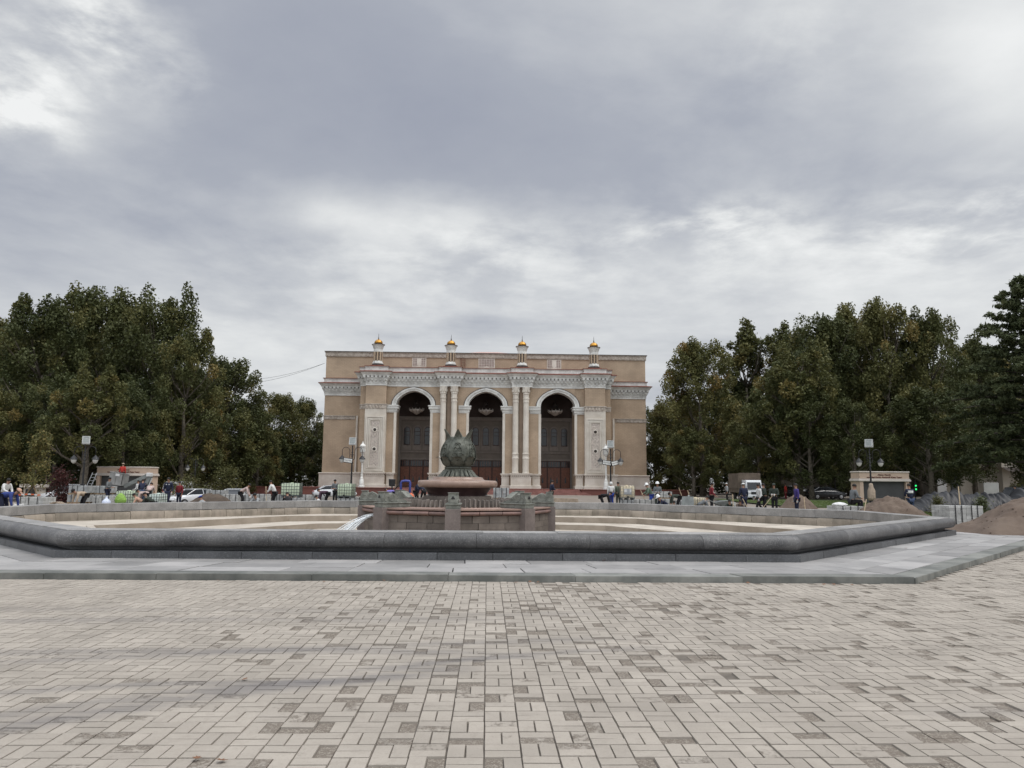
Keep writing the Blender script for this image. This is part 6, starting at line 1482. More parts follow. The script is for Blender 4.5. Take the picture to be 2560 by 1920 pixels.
def traffic_light():
    Y = 88; x, y, z = site(2289, Y); root = thing('traffic_light', 'traffic light showing green beyond the right kiosk', 'traffic light', (x, y, z), 0)
    p = MB(); p.tube([(0, 0, 0), (0, 0, 3.6)], .07, 8); p.build('post', M['iron'], root); b = MB(); b.box(-.2, .2, -.18, .05, .92, 1.95, bev=.02); b.build('signal_head', M['iron'], root)
    m, nt, q = base_mat('green_signal'); q.inputs['Base Color'].default_value = (.02, .5, .12, 1); q.inputs['Emission Color'].default_value = (.03, .9, .2, 1); q.inputs['Emission Strength'].default_value = 1.6
    for zz in (1.22, 1.62): l = MB(); l.rings([[(r * C(2 * PI * j / 12), -yy, zz + r * S(2 * PI * j / 12)) for j in range(12)] for r, yy in ((.10, .185), (.085, .21), (.02, .22))]); l.build('green_lamp', m, root)
traffic_light()

# small site things
def single(name, label, cat, px, Y, fn, m, zoff=0, rz=0, smooth=False, grp=None):
    x, y, z = site(px, Y); mb = MB(); fn(mb); o = mb.build(name, m, smooth=smooth); o.location = (x, y, z + zoff); o.rotation_euler = (0, 0, rz); setp(o, label, cat, grp); return o
def sackfn(w, d, h, seed):
    def f(mb):
        mb.rings([[(w / 2 * r * (1 + .18 * mnoise.noise((j * .7, k, seed))) * C(2 * PI * j / 16), d / 2 * r * (1 + .18 * mnoise.noise((j * .7, k, seed + 5))) * S(2 * PI * j / 16), h * k / 6 * (1 + .12 * mnoise.noise((j, k, seed)))) for j in range(16)] for k, r in enumerate((.9, 1.05, 1.08, 1.0, .85, .6, .15))])
    return f
single('sack', 'bright green plastic sack beside the big water bottle', 'sack', 302, 41.2, sackfn(.56, .4, .56, 3), M['green'], .325, 0)
single('sack', 'dark navy bag lying by the wicker bags on the left', 'sack', 122, 33.5, sackfn(.62, .4, .38, 8), M['navy'], .02); single('sack', 'flat black bag in front of the navy bag', 'sack', 106, 32.8, sackfn(.6, .36, .16, 9), M['black'], .04)
single('sack', 'white sack lying on the paver pallet before the seated worker', 'sack', 2098, 33.9, sackfn(.62, .5, .16, 11), M['whitesack'], .75); single('sack', 'white plastic bag at the foot of the brown tarp', 'sack', 472, 39, sackfn(.3, .25, .16, 12), M['whitesack'], .1)
single('sack', 'small blue and white bag beside the wicker bags', 'sack', 156, 33, sackfn(.24, .2, .34, 14), M['bluewater'], .0); single('sack', 'beige sack lying left of the blue capped worker', 'sack', 492, 39.5, sackfn(.5, .3, .2, 15), M['sackcloth'], .06)
single('sack', 'orange plastic sack between the fountain and the blue machine', 'sack', 1027, 55, sackfn(.48, .4, .42, 16), M['orange'], .38); single('sack', 'white sack heaped beside the navy shirted worker with the cap', 'sack', 1876, 40, sackfn(.62, .4, .2, 18), M['whitesack'], .02)
single('sack', 'white sack by the shovel blade of the purple sweater', 'sack', 2012, 38.5, sackfn(.32, .3, .18, 20), M['whitesack'], .02)
def bottle(mb): mb.lathe([(.13, 0), (.145, .03), (.145, .12), (.135, .14), (.145, .16), (.145, .26), (.135, .28), (.145, .30), (.14, .40), (.06, .47), (.035, .5), (.04, .54), (.03, .55)], 16)
single('water_bottle', 'big translucent bluish water bottle standing left of the green sack', 'bottle', 267, 36.5, bottle, M['bluewater'], .03, 0, True).scale = (1.4, 1.4, 1.4)
def hoop(mb):
    for k in range(3): mb.tube([(.42 * C(t) + .02 * k, .12 * k, .46 * S(t) + .1) for t in [q * PI / 14 for q in range(15)]], .028, 6)
    mb.rings([[(-.30 + .1 * k, -.1 + .2 * C(a), .22 + .2 * S(a)) for a in [2 * PI * q / 10 for q in range(10)]] for k in range(7)])
single('wicker_bag', 'pale wicker bag with an arched handle behind the navy bag', 'bag', 140, 34.5, hoop, M['sackcloth'], .02)
def tape(mb):
    for k in range(12): x0 = -.9 + k * .16; mb.box(x0, x0 + .155, -.004, .004, .5 + .02 * math.sin(k), .56 + .02 * math.sin(k), k % 2)
x, y, z = site(50, 38); mb = MB(); tape(mb); o = mb.build('barrier_tape', [M['whitepaint'], M['orange']]); o.location = (x, y, z + .3); setp(o, 'red and white barrier tape stretched at the young tree', 'barrier tape')
def barrow(mb):
    mb.rings([[(xx, -w, zb), (xx, w, zb), (xx + .1, w + .1, zt_), (xx + .1, -w - .1, zt_)] for xx, w, zb, zt_ in ((-.4, .2, .5, .62), (0, .28, .32, .66), (.4, .24, .3, .68))])
    for sy in (-.22, .22): mb.tube([(.5, sy * .3, .2), (-.3, sy, .45), (-1.0, sy * 1.2, .72)], .022, 6); mb.tube([(-.25, sy, .45), (-.3, sy, .02)], .02, 5)
    mb.M = Matrix.Translation((.55, 0, .19)) @ Matrix.Rotation(PI / 2, 4, 'X'); mb.lathe([(.1, -.05), (.18, -.045), (.19, 0), (.18, .045), (.1, .05)], 14); mb.M = Matrix()
single('wheelbarrow', 'dark tipped wheelbarrow held by the maroon shirted worker', 'wheelbarrow', 1803, 46, barrow, M['greysteel'], 0, .2)
def barrow_up(mb): barrow(mb)
o = single('wheelbarrow', 'grey wheelbarrow stood on end left of the low yellowed tank', 'wheelbarrow', 1722, 47, barrow, M['greysteel'], .2, PI / 2); o.rotation_euler = (R(0), R(-72), R(70))
def mixer(mb):
    mb.tube([(-.28, 0, 0), (-.28, 0, 1.5), (-.2, 0, 1.62), (.1, 0, 1.66), (.42, 0, 1.64), (.48, 0, 1.5), (.48, 0, 0)], .10, 8); 
single('blue_frame', 'blue painted steel hoop frame standing behind the carved spout stones', 'steel frame', 1010, 64, mixer, M['bluemetal'], .0, 0, True)
def loader(mb): mb.lathe([(.16, 1.2), (.26, 1.25), (.28, 1.75), (.24, 1.8)], 12); mb.tube([(0, 0, 1.2), (.1, 0, .6), (.6, 0, .3)], .06, 6); mb.tube([(.2, 0, .9), (.55, 0, 1.3)], .05, 6); mb.box(-.2, .7, -.3, .3, .1, .4)
single('mixer', 'black mixing machine with a drum beside the blue frame', 'mixer', 979, 62, loader, M['iron'], .0)
def hosefn(pts):
    def f(mb): mb.tube(pts, .022, 6)
    return f
def hose(label, pxs, Ys):
    pts = [at(a, b, Y) for (a, b), Y in zip(pxs, Ys)]; cs = []
    for k in range(len(pts) - 1):
        for q in range(6):
            t = q / 6; p0, p1, p2, p3 = pts[max(0, k - 1)], pts[k], pts[k + 1], pts[min(len(pts) - 1, k + 2)]
            cs.append(.5 * ((2 * p1) + (p2 - p0) * t + (2 * p0 - 5 * p1 + 4 * p2 - p3) * t * t + (3 * p1 - p0 - 3 * p2 + p3) * t ** 3))
    cs.append(pts[-1]); mb = MB(); mb.tube(cs, .02, 6); setp(mb.build('hose', M['hose'], smooth=True), label, 'hose', 'hoses hanging into the basin')
YB = 32.2
hose('cream hose looping over the far rim below the brown tarp', [(566, 1257), (556, 1259), (553, 1268), (549, 1282), (551, 1291), (556, 1296)], [YB - .9, YB - 1.35, YB - 1.42, YB - 1.45, YB - 1.45, YB - 1.6])
hose('cream hose looping over the far rim below the crouching dark worker', [(690, 1256), (703, 1256), (708, 1266), (711, 1280), (716, 1289), (726, 1292)], [YB - .4, YB - .5, YB - .72, YB - .74, YB - .76, YB - .9])
def wire():
    mb = MB(); a, b = at(650, 955, 118), at(812, 908, 104); 
    for dz in (0, .5): mb.tube([tuple(a.lerp(b, t / 12) - Vector((0, 0, 1.0 * (t / 12) * (1 - t / 12) * 4 * .3 - dz * (1 - t / 12)))) for t in range(13)], .018, 4)
    setp(mb.build('overhead_cable', M['strap']), 'thin overhead cables running from the theatre corner to the trees', 'cable')
wire()
def tent(mb): pass
def tools(label, px, Y, dx, top, tilt, m='handle'):
    def f(mb): mb.tube([(0, 0, .02), (tilt, .1, top)], .02, 6)
    x, y, z = site(px, Y); root = thing('shovel', label, 'shovel', (x, y, z), 0, 'shovels and poles'); mb = MB(); f(mb); mb.build('shaft', M[m], root)
    b = MB(); b.rings([[(-.1, -.02, -.04), (.1, -.02, -.04), (.1, .02, -.04), (-.1, .02, -.04)], [(-.11, -.02, .1), (.11, -.02, .1), (.11, .02, .1), (-.11, .02, .1)], [(-.04, -.02, .26), (.04, -.02, .26), (.04, .02, .26), (-.04, .02, .26)]]); b.build('blade', M['greysteel'], root)
tools('shovel stuck leaning in front of the sand pile by the right kiosk', 2152, 30.5, 0, .98, .26); tools('upright pale wooden pole in front of the reddish sand pile', 2013, 38, 0, 1.05, -.03); tools('pale pole standing beside the crouching brown worker', 1833, 40, 0, 1.15, .0)
tools('shovel leaning at the white shirted walking worker', 1876, 41, 0, .9, -.4); tools('pole sticking up behind the tall strapped pallet', 2400, 28.3, 0, 1.45, .02); tools('shovel leaning at the wheelbarrow stood on end', 1716, 48, 0, 1.4, -.45); tools('second tool leaning beside the wheelbarrow stood on end', 1732, 48, 0, 1.25, -.30)
def slabs(mb):
    for k in range(3): mb.box(-.5 + .1 * k, .45 - .05 * k, -.3, .3, .05 + k * .1, .11 + k * .1)
single('slab_heap', 'heap of dark slabs and grey sheets on the far rim right of the fountain', 'slab heap', 1448, 40, lambda mb: (slabs(mb), mb.add([(-.7, 0, .02), (-.2, -.1, .42), (.25, 0, .45), (.35, .1, .05)], [(0, 1, 2, 3)])), M['greysteel'], .12)
single('slab_heap', 'pile of grey kerb slabs behind the blue capped worker', 'slab heap', 515, 41.5, slabs, M['paverblk'], .1); single('slab_heap', 'low beige sand bag wall in front of the red steps', 'slab heap', 1410, 50, lambda mb: mb.rings([[(-1.1, .1, 0), (1.1, .1, 0), (.9, .1, .55), (-1.0, .1, .6)], [(-1.1, .5, 0), (1.1, .5, 0), (.9, .5, .55), (-1.0, .5, .6)]]), M['sackcloth'], .05)
def foam(mb): mb.box(-.28, .28, -.16, .16, 0, .09, bev=.015)
p = at(387, 1299, 28.2); o = single('foam_block', 'flat white foam block lying on the basin ledge at the left', 'foam block', 387, 28.2, foam, M['whitesack']); o.location = (p.x, p.y, .004)
# fallen leaves and scraps on the paving
def leaves():
    base = None; r = random.Random(3)
    spots = [(492, 1898), (553, 1904), (612, 1700), (1035, 1397), (1290, 1457), (1325, 1455), (1345, 1456), (2085, 1462), (2130, 1463), (2060, 1462), (2265, 1371), (620, 1395), (700, 1396), (660, 1394), (1510, 1402), (1330, 1395), (545, 1452), (810, 1455), (960, 1452), (1700, 1453), (1870, 1458)]
    for i, (px, py) in enumerate(spots):
        p = ray(px, py); zz = .094 if 1330 < py < 1420 else .006; q = Vector((0, 0, HCAM)) + p * ((zz - HCAM) / p.z); s = r.uniform(.022, .038)
        if base is None:
            m = MB(); pts = [(0, -1), (.25, -.55), (.8, -.5), (.5, -.05), (.95, .4), (.4, .4), (0, 1), (-.4, .4), (-.95, .4), (-.5, -.05), (-.8, -.5), (-.25, -.55)]
            m.rings([[(x, y, .25 * (x * x + y * y) ** .5) for x, y in pts], [(x * .98, y * .98, .25 * (x * x + y * y) ** .5 + .04) for x, y in pts]]); base = m.mesh('fallen_leaf', M['deadleaf'])
        o = link('fallen_leaf', base); o.location = (q.x, q.y, zz + .004); o.rotation_euler = (r.uniform(-.2, .2), r.uniform(-.2, .2), r.uniform(0, 6)); o.scale = (s, s, s)
        setp(o, 'dry brown leaf lying on the slabs by the basin plinth' if zz > .05 else ('dry brown leaf lying against the kerb' if py < 1500 else 'dry brown leaf lying on the brick paving'), 'fallen leaf', 'fallen leaves on the paving')
M['deadleaf'] = mat('dry_leaf', (.20, .10, .055), .8, .35, 8)
leaves()
# ---------------------------------------------------------------- people
def cloth(name, c): return mat('cloth_' + name, c, .9, .25, 7, bump=.25, bscale=30)
SK = mat('skin', (.30, .17, .115), .6, .12, 6, bump=.05); HAIR = mat('black_hair', (.012, .010, .009), .7, .2, 9)
CL = {k: cloth(k, v) for k, v in dict(navy=(.014, .018, .04), blue=(.03, .05, .19), black=(.011, .011, .013), white=(.60, .60, .58), grey=(.14, .15, .155), ltgrey=(.30, .31, .31), beige=(.38, .30, .22), peach=(.48, .30, .22), pink=(.46, .36, .33),
      red=(.38, .035, .025), maroon=(.16, .018, .024), purple=(.05, .035, .16), lilac=(.20, .17, .48), olive=(.085, .10, .075), green=(.13, .18, .13), dkgreen=(.035, .045, .036), brown=(.10, .075, .06), jeans=(.045, .065, .12), brightblue=(.03, .06, .30), plum=(.07, .04, .06)).items()}
EYE = mat('dark_eye', (.01, .01, .01), .3, .1, 3)
def pose(kind):
    P = dict(lean=.05, pel=(0, 0, .93), knee=[(-.10, .03, .49), (.10, .03, .49)], ank=[(-.11, -.01, .085), (.11, -.01, .085)], el=[(-.055, -.03, -.29), (.055, -.03, -.29)], wr=[(0, .06, -.25), (0, .06, -.25)], toe=[(0, .15, -.045)] * 2)
    if kind == 'front': P.update(lean=.12, el=[(-.06, .03, -.28), (.06, .03, -.28)], wr=[(.13, .22, -.03), (-.13, .22, -.03)])
    elif kind == 'shovel': P.update(lean=.5, pel=(0, -.08, .90), knee=[(-.12, .05, .48), (.12, .03, .48)], el=[(-.05, .06, -.27), (.05, .12, -.25)], wr=[(.10, .16, -.17), (-.10, .22, -.10)])
    elif kind == 'walk': P.update(lean=.10, pel=(0, 0, .90), knee=[(-.09, .20, .52), (.09, -.02, .47)], ank=[(-.09, .26, .09), (.09, -.32, .16)], wr=[(0, .12, -.23), (0, .16, -.21)])
    elif kind == 'bend': P.update(lean=1.45, pel=(0, -.14, .84), knee=[(-.13, .0, .47), (.13, .0, .47)], ank=[(-.14, -.03, .085), (.14, -.03, .085)], el=[(-.04, .05, -.28), (.04, .05, -.28)], wr=[(.02, .05, -.24), (-.02, .05, -.24)])
    elif kind == 'halfbend': P.update(lean=.95, pel=(0, -.12, .86), knee=[(-.12, .05, .47), (.12, .02, .47)], el=[(-.04, .08, -.27), (.04, .08, -.27)], wr=[(.04, .10, -.23), (-.04, .10, -.23)])
    elif kind == 'crouch': P.update(lean=.65, pel=(0, -.06, .33), knee=[(-.17, .33, .50), (.17, .33, .50)], ank=[(-.13, .07, .085), (.13, .07, .085)], el=[(-.06, .18, -.20), (.06, .18, -.20)], wr=[(.06, .18, -.14), (-.06, .18, -.14)])
    elif kind == 'kneel': P.update(lean=.95, pel=(0, -.16, .46), knee=[(-.13, .14, .085), (.13, .14, .085)], ank=[(-.11, -.28, .07), (.11, -.28, .07)], toe=[(0, -.12, -.02)] * 2, el=[(-.05, .08, -.22), (.05, .08, -.22)], wr=[(.02, .10, -.18), (-.02, .10, -.18)])
    elif kind == 'sit': P.update(lean=.25, pel=(0, 0, .50), knee=[(-.12, .42, .52), (.12, .42, .52)], ank=[(-.13, .40, .085), (.13, .40, .085)], el=[(-.06, .06, -.27), (.06, .06, -.27)], wr=[(.10, .22, -.06), (-.10, .22, -.06)])
    elif kind == 'carry': P.update(lean=.08, el=[(-.05, .0, -.29), (.05, .0, -.29)], wr=[(-.03, .18, -.16), (.03, .18, -.16)])
    return P
PEND = []
def skin_obj(name, vs, es, rs, root, m, parent):
    me = bpy.data.meshes.new(name); me.from_pydata(vs, es, []); o = link(name, me, parent)
    md = o.modifiers.new('skin', 'SKIN'); md.use_smooth_shade = True
    for i, r in enumerate(rs):
        sv = me.skin_vertices[0].data[i]; sv.radius = (r, r) if not isinstance(r, tuple) else r; sv.use_root = (i == root)
    sb = o.modifiers.new('sub', 'SUBSURF'); sb.levels = 1; sb.render_levels = 1
    me.materials.append(m); PEND.append((o, m)); return o
def person(px, Y, label, kind, face, top, bottom, hat=None, s=1.0, dz=0, z=None, x=None, head_turn=0, sleeves=True, hatm=None, gloves=None, patch=False, tall=1.0, sleevem=None):
    xx, yy, zz = site(px, Y); xx = xx if x is None else x
    root = thing('person', label, 'person', (xx, yy, (zz if z is None else z) + dz), R(face), 'people working on the square', s)
    P = pose(kind); V_ = Vector; pel = V_(P['pel']); L = P['lean']; sp = V_((0, S(L), C(L)))
    waist, chest, neck = pel + sp * .16, pel + sp * .34, pel + sp * .53
    hl = L * .55; hd = V_((0, S(hl), C(hl))); fw = V_((0, C(hl), -S(hl)))
    hb = neck + hd * .07; hc = neck + hd * .155 + fw * .015; ht = neck + hd * .235
    vs, es, rs = [], [], []
    def av(p, r, par=None):
        vs.append(tuple(p)); rs.append(r); i = len(vs) - 1
        if par is not None: es.append((par, i))
        return i
    # body: one continuous skinned figure
    ip = av(pel, .115); iw = av(waist, .105, ip); ic = av(chest, .125, iw); inn = av(neck, .058, ic); ib = av(hb, .056, inn); ih = av(hc, (.082, .092), ib); av(ht, .066, ih)
    nose = av(hc + fw * .108 - hd * .02, .014, ih)
    for sg in (-1, 1): av(hc + V_((sg * .088, 0, 0)), .014, ih)
    av(hb + fw * .062 + hd * .012, .028, ib)
    sh, el, wr, hip, kn, an = [], [], [], [], [], []
    for k, sg in enumerate((-1, 1)):
        S_ = pel + sp * .47 + V_((sg * .175, 0, 0)); E_ = S_ + V_(P['el'][k]); W_ = E_ + V_(P['wr'][k])
        if W_.z < .06: W_.z = .06
        if E_.z < .1: E_.z = .1
        sh.append(S_); el.append(E_); wr.append(W_)
        i1 = av(S_, .060, ic); i2 = av(E_, .042, i1); i3 = av(W_, .029, i2); d = (W_ - E_).normalized(); pm = W_ + d * .075; i4 = av(pm, (.038, .022), i3)
        sd = V_((1, 0, 0)) if abs(d.x) < .8 else V_((0, 1, 0)); cu = d.cross(sd).normalized(); cu = cu if cu.y > 0 else -cu
        for q, ln in enumerate((.066, .075, .070, .055)):
            f0 = av(pm + sd * (q - 1.5) * .021 + d * .035, .0095, i4); f1 = av(pm + sd * (q - 1.5) * .022 + d * (.035 + ln * .55) + cu * .012, .009, f0); av(pm + sd * (q - 1.5) * .022 + d * (.035 + ln) + cu * .034, .008, f1)
        t0 = av(W_ + d * .045 + (sd * -sg) * .038 + cu * .02, .0105, i3); av(W_ + d * .085 + (sd * -sg) * .048 + cu * .042, .009, t0)
        H_ = pel + V_((sg * .095, 0, -.05)); K_ = V_(P['knee'][k]); A_ = V_(P['ank'][k]); T_ = A_ + V_(P['toe'][k]); hip.append(H_); kn.append(K_); an.append((A_, T_))
        j1 = av(H_, .085, ip); j2 = av(K_, .055, j1); j3 = av(A_, .040, j2); av(T_, (.040, .028), j3)
    body = skin_obj('person_body', vs, es, rs, 0, gloves and SK or SK, root)
    # shirt
    vs, es, rs = [], [], []
    a0 = av(pel + sp * -.03, .150); a1 = av(pel + sp * .16, .138, a0); a2 = av(chest, .155, a1); a3 = av(neck - sp * .03, .075, a2)
    for k in (0, 1):
        b1 = av(sh[k], .080, a2); b2 = av(el[k], .058, b1)
        if sleeves: av(el[k].lerp(wr[k], .88), .044, b2)
    so = skin_obj('shirt', vs, es, rs, 0, CL[top], root)
    # trousers
    vs, es, rs = [], [], []
    a0 = av(pel + sp * .0, .138)
    for k in (0, 1):
        b1 = av(hip[k], .103, a0); b2 = av(kn[k], .074, b1); av(kn[k].lerp(an[k][0], .93), .062, b2)
    skin_obj('trousers', vs, es, rs, 0, CL[bottom], root)
    for k in (0, 1):
        A_, T_ = an[k]; d = (T_ - A_); d.z = 0; d.normalize(); m = MB(); m.M = Matrix.Translation(A_ + d * .055 + V_((0, 0, -.035))) @ Matrix.Rotation(math.atan2(-d.x, d.y), 4, 'Z')
        m.rings([[(w * C(t), y0_ + .0 * t, max(-.05, h * S(t))) for t in [2 * PI * q / 10 for q in range(10)]] for y0_, w, h in ((-.115, .025, .04), (-.09, .045, .062), (0, .047, .05), (.09, .05, .035), (.15, .025, .02))]); m.build('shoe', CL['black'], root, smooth=True)
    # hair / headgear follow the head
    hm = Matrix.Translation(hc) @ Matrix.Rotation(-hl, 4, 'X') @ Matrix.Rotation(R(head_turn), 4, 'Z')
    h = MB(); h.M = hm.copy(); h.ell((0, -.012, .032), (.094, .104, .095), 14, 7, z0=-.35); h.build('hair', HAIR, root, smooth=True)
    for sg in (-1, 1):
        e = MB(); e.M = hm.copy(); e.ell((sg * .034, .085, .004), (.012, .008, .009), 6, 4); e.build('eye', EYE, root)
    mo = MB(); mo.M = hm.copy(); mo.box(-.024, .024, .078, .09, -.062, -.054); mo.build('mouth', mat('lips', (.20, .08, .06), .6, .1, 5), root)
    if hat == 'helmet':
        m = MB(); m.M = hm.copy(); m.lathe([(.142, .035), (.145, .045), (.118, .06), (.115, .10), (.09, .15), (.05, .175), (.01, .182)], 18); m.box(-.012, .012, -.09, .09, .165, .188); m.box(-.08, .08, .11, .175, .036, .046); m.build('helmet', mat('helmet_white', (.72, .72, .70), .4, .08, 5), root, smooth=True)
    elif hat == 'cap':
        m = MB(); m.M = hm.copy(); m.ell((0, -.01, .045), (.103, .112, .085), 14, 6, z0=-.05); m.box(-.065, .065, .09, .19, .04, .055, bev=.005); m.build('cap', CL[hatm or 'white'], root, smooth=True)
    elif hat == 'hood':
        m = MB(); m.M = hm.copy(); m.ell((0, -.03, .01), (.115, .115, .125), 14, 8, z0=-.9); m.build('hood', CL[hatm or 'white'], root, smooth=True)
    if patch:
        for sx in (-.075, .07):
            m = MB(); c = pel + sp * .40; m.box(sx - .028, sx + .028, c.y + .166, c.y + .172, c.z - .02, c.z + .022); m.build('badge', CL['white'], root)
    if gloves:
        for k in (0, 1):
            d = (wr[k] - el[k]).normalized(); m = MB(); m.ell(tuple(wr[k] + d * .09), (.044, .05, .075), 9, 6); m.build('glove', CL[gloves], root, smooth=True)
    return root, [r_ + (r_ - e_).normalized() * .09 for r_, e_ in zip(wr, el)]
def held_shovel(res, label, dirx=.0, long=1.35, blade=True):
    root, hands = res; mw = Matrix.Translation(root.location) @ Matrix.Rotation(root.rotation_euler.z, 4, 'Z') @ Matrix.Scale(root.scale.x, 4)
    a, b = mw @ hands[0], mw @ hands[1]; mid = (a + b) / 2; d = (a - b); d = d if d.length > .05 else Vector((.2, 0, .3))
    if d.z < 0: d = -d
    d = (d.normalized() * .55 + Vector((dirx, 0, .85))).normalized(); foot = mid - d * ((mid.z - gz(mid.x, mid.y)) / d.z); top = foot + d * long
    t = thing('shovel', label, 'shovel', tuple(foot), 0, 'shovels and poles'); m = MB(); m.tube([(0, 0, .02), tuple(d * long)], .02, 6); m.build('shaft', M['handle'], t)
    q = MB(); q.rings([[(-.1, -.015, 0), (.1, -.015, 0), (.1, .015, 0), (-.1, .015, 0)], [(-.11, -.015, .12), (.11, -.015, .12), (.11, .015, .12), (-.11, .015, .12)], [(-.03, -.02, .26), (.03, -.02, .26), (.03, .02, .26), (-.03, .02, .26)]]); q.build('blade', M['greysteel'], t)
E_, W_, N_, S__ = -90, 90, 0, 180      # facing: right, left, away, towards the viewer
person(14, 31, 'person in blue jacket and peach cap bending right at the left edge', 'bend', E_, 'blue', 'navy', 'cap', hatm='peach')
person(10, 37, 'person in a navy vest with a white sleeve stooping at the far left edge', 'shovel', E_ - 20, 'white', 'navy')
person(208, 39.5, 'person in a beige shirt bending down with arms to the ground by the lamp', 'bend', W_ + 55, 'beige', 'black')
person(268, 49, 'person in a grey jacket standing behind the big water bottle', 'front', E_, 'grey', 'navy')
person(345, 60, 'person in a white shirt standing below the boom of the lift', 'carry', 150, 'white', 'black', dz=.35)
lx = at(301, 1205, 61.7)
person(300, 61.9, 'person in a red jacket standing in the raised cage of the lift', 'stand', N_, 'red', 'black', 'cap', hatm='beige', z=at(300, 1211, 62).z, x=lx.x)
person(372, 49, 'person in a pale pink shirt seen from behind below the lift arm', 'halfbend', 10, 'pink', 'black', sleeves=False)
person(354, 50, 'person in dark blue standing right of the greenish water tank', 'shovel', 20, 'navy', 'jeans')
person(366, 44, 'person in a white shirt bending forward left of the small tank', 'bend', W_ + 10, 'pink', 'black', s=.95)
person(352, 40, 'person in a peach shirt kneeling low behind the rim', 'kneel', W_ + 25, 'peach', 'black', s=.9)
person(378, 40, 'person in black kneeling low beside the peach shirt', 'kneel', W_, 'dkgreen', 'black', s=.95)
person(420, 45, 'person in a navy sweatshirt with two white badges walking towards the basin', 'walk', S__ + 8, 'navy', 'navy', patch=True, gloves='ltgrey', s=1.03)
person(448, 45.5, 'smaller person in a dark jacket over a red top beside the navy sweatshirt', 'stand', S__ - 10, 'maroon', 'navy', s=.88)
person(516, 40, 'person with a blue cap crouching before the grey kerb slabs', 'crouch', W_, 'ltgrey', 'black', 'cap', hatm='brightblue', s=.9, dz=-.1)
person(606, 48.5, 'person in a beige shirt leaning with white gloves right of the brown tarp', 'halfbend', E_ + 10, 'pink', 'black', gloves='white')
person(648, 41, 'person in a grey and white jacket crouching behind the rim', 'crouch', S__ - 25, 'ltgrey', 'navy', dz=-.05)
held_shovel(person(684, 47, 'person in a loose white shirt leaning on a shovel by the tall tank', 'shovel', W_ - 5, 'white', 'black'), 'shovel in the hands of the white shirted man by the tall tank', .05)
person(715, 56, 'young person in black standing before the tall milky tank', 'front', 150, 'black', 'black', s=.85)
person(722, 41, 'person in black crouching over the far rim with the hose', 'kneel', W_ - 60, 'black', 'black')
person(838, 52, 'person in a grey vest standing left of the lamp with one LED panel', 'front', S__ - 20, 'grey', 'black')
person(815, 50, 'person in a plum jacket bending deep to the left', 'bend', W_, 'plum', 'black')
person(803, 45, 'person in a white shirt crouching below the plum jacket', 'crouch', W_ + 30, 'white', 'black', s=.9, dz=-.1)
person(981, 56, 'person in a lilac shirt bending behind the carved spout stones', 'bend', W_ - 10, 'lilac', 'navy')
person(1041, 54, 'person in navy with a white cap left of the fountain bowl', 'shovel', E_ - 30, 'navy', 'black', 'cap', dz=.05)
person(1058, 53, 'person in dark grey bending beside the white capped one', 'halfbend', 30, 'navy', 'black', dz=.15)
person(1378, 54, 'person in a dark jacket standing alone before the red steps', 'front', E_ + 20, 'navy', 'dkgreen', s=1.05)
person(1507, 48, 'person in black bending to the right below the lamp with two LED panels', 'bend', E_, 'black', 'black')
person(1528, 52, 'person in white and blue seen from behind under the two LED panels', 'stand', 10, 'white', 'brightblue', 'hood')
person(1546, 51, 'person in an olive grey jacket standing left of the yellowish tank', 'stand', 15, 'olive', 'dkgreen')
held_shovel(person(1626, 50, 'person with white helmet, green shirt and blue trousers leaning on a shovel', 'shovel', W_, 'green', 'brightblue', 'helmet'), 'shovel held by the helmeted worker in blue trousers', -.12)
person(1644, 49, 'person with white helmet and grey shirt looking down at the hands', 'front', S__ - 15, 'grey', 'dkgreen', 'helmet', gloves='ltgrey')
person(1661, 42, 'person with white helmet and navy vest kneeling behind the rim', 'kneel', W_ + 15, 'navy', 'black', 'helmet')
person(1682, 42, 'person in a brown shirt crouching between the helmeted kneeling worker and the bending one', 'crouch', S__, 'brown', 'black', s=.85, dz=-.12)
person(1694, 48, 'person in dark grey bending to the left before the red wall end', 'bend', W_, 'dkgreen', 'black')
person(1752, 42, 'person in grey kneeling on all fours before the low yellowed tank', 'kneel', E_, 'grey', 'black')
person(1778, 46, 'person in a maroon shirt pushing the dark wheelbarrow', 'carry', E_, 'maroon', 'black')
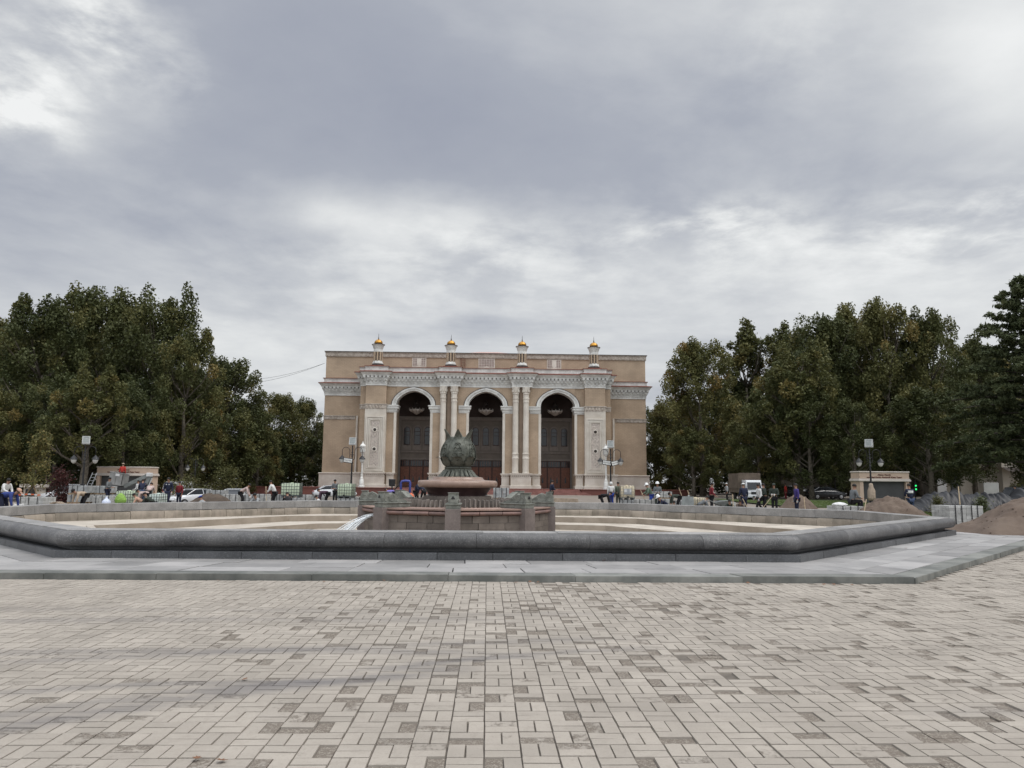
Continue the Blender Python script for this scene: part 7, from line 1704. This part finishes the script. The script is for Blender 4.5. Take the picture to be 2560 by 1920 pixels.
person(1818, 72, 'distant person with a white hat and pale shirt left of the white truck', 'stand', W_, 'ltgrey', 'black', 'cap')
person(1822, 41, 'person in black crouching right of the dark wheelbarrow', 'crouch', S__ - 10, 'dkgreen', 'black', s=.9, dz=-.05)
person(1845, 41, 'person in a brown jacket crouching next to the one in black', 'crouch', S__ + 5, 'brown', 'black', s=.9, dz=-.05)
person(1860, 43.5, 'person in a navy T-shirt and white cap seen from behind', 'carry', 5, 'navy', 'navy', 'cap', gloves='white')
person(1899, 43.5, 'person in a white shirt and black trousers striding to the left', 'walk', W_ + 8, 'white', 'black', gloves='ltgrey')
person(1912, 44.5, 'person in a green shirt standing close behind the striding white shirt', 'front', W_, 'dkgreen', 'black')
held_shovel(person(1936, 43, 'person in a dark green jacket holding a shovel left of the reddish sand pile', 'front', S__ - 30, 'dkgreen', 'black', 'cap', hatm='dkgreen', gloves='white'), 'shovel held by the worker in the dark green jacket', .1)
person(1992, 40.5, 'person in a purple sweater standing before the reddish sand pile', 'stand', W_, 'purple', 'navy', gloves='ltgrey')
person(2129, 35.5, 'person in a grey sweater sitting behind the white sack pallet', 'sit', E_ + 5, 'grey', 'black', dz=.45)
rt, _ = person(2276, 40.5, 'person in a white and navy striped sweater seen from behind', 'front', 5, 'navy', 'jeans', s=1.03)
m = MB(); m.M = Matrix(); m.lathe([(.172, 1.235), (.176, 1.25), (.174, 1.35), (.168, 1.365)], 18, (0, .05), squash=.95); m.build('sweater_stripe', CL['white'], rt, smooth=True)
person(1965, 80, 'distant person in an orange red vest behind the sand pile', 'stand', W_, 'red', 'maroon')
person(2540, 60, 'person in dark blue beside the dark car at the right edge', 'stand', W_, 'navy', 'navy')

# turn the skin modifiers into plain meshes
bpy.context.view_layer.update(); dg = bpy.context.evaluated_depsgraph_get()
done = [(o, m, bpy.data.meshes.new_from_object(o.evaluated_get(dg))) for o, m in PEND]
for o, m, me in done:
    o.modifiers.clear(); o.data = me; me.name = o.name; me.materials.clear(); me.materials.append(m)
    me.polygons.foreach_set('use_smooth', [True] * len(me.polygons))
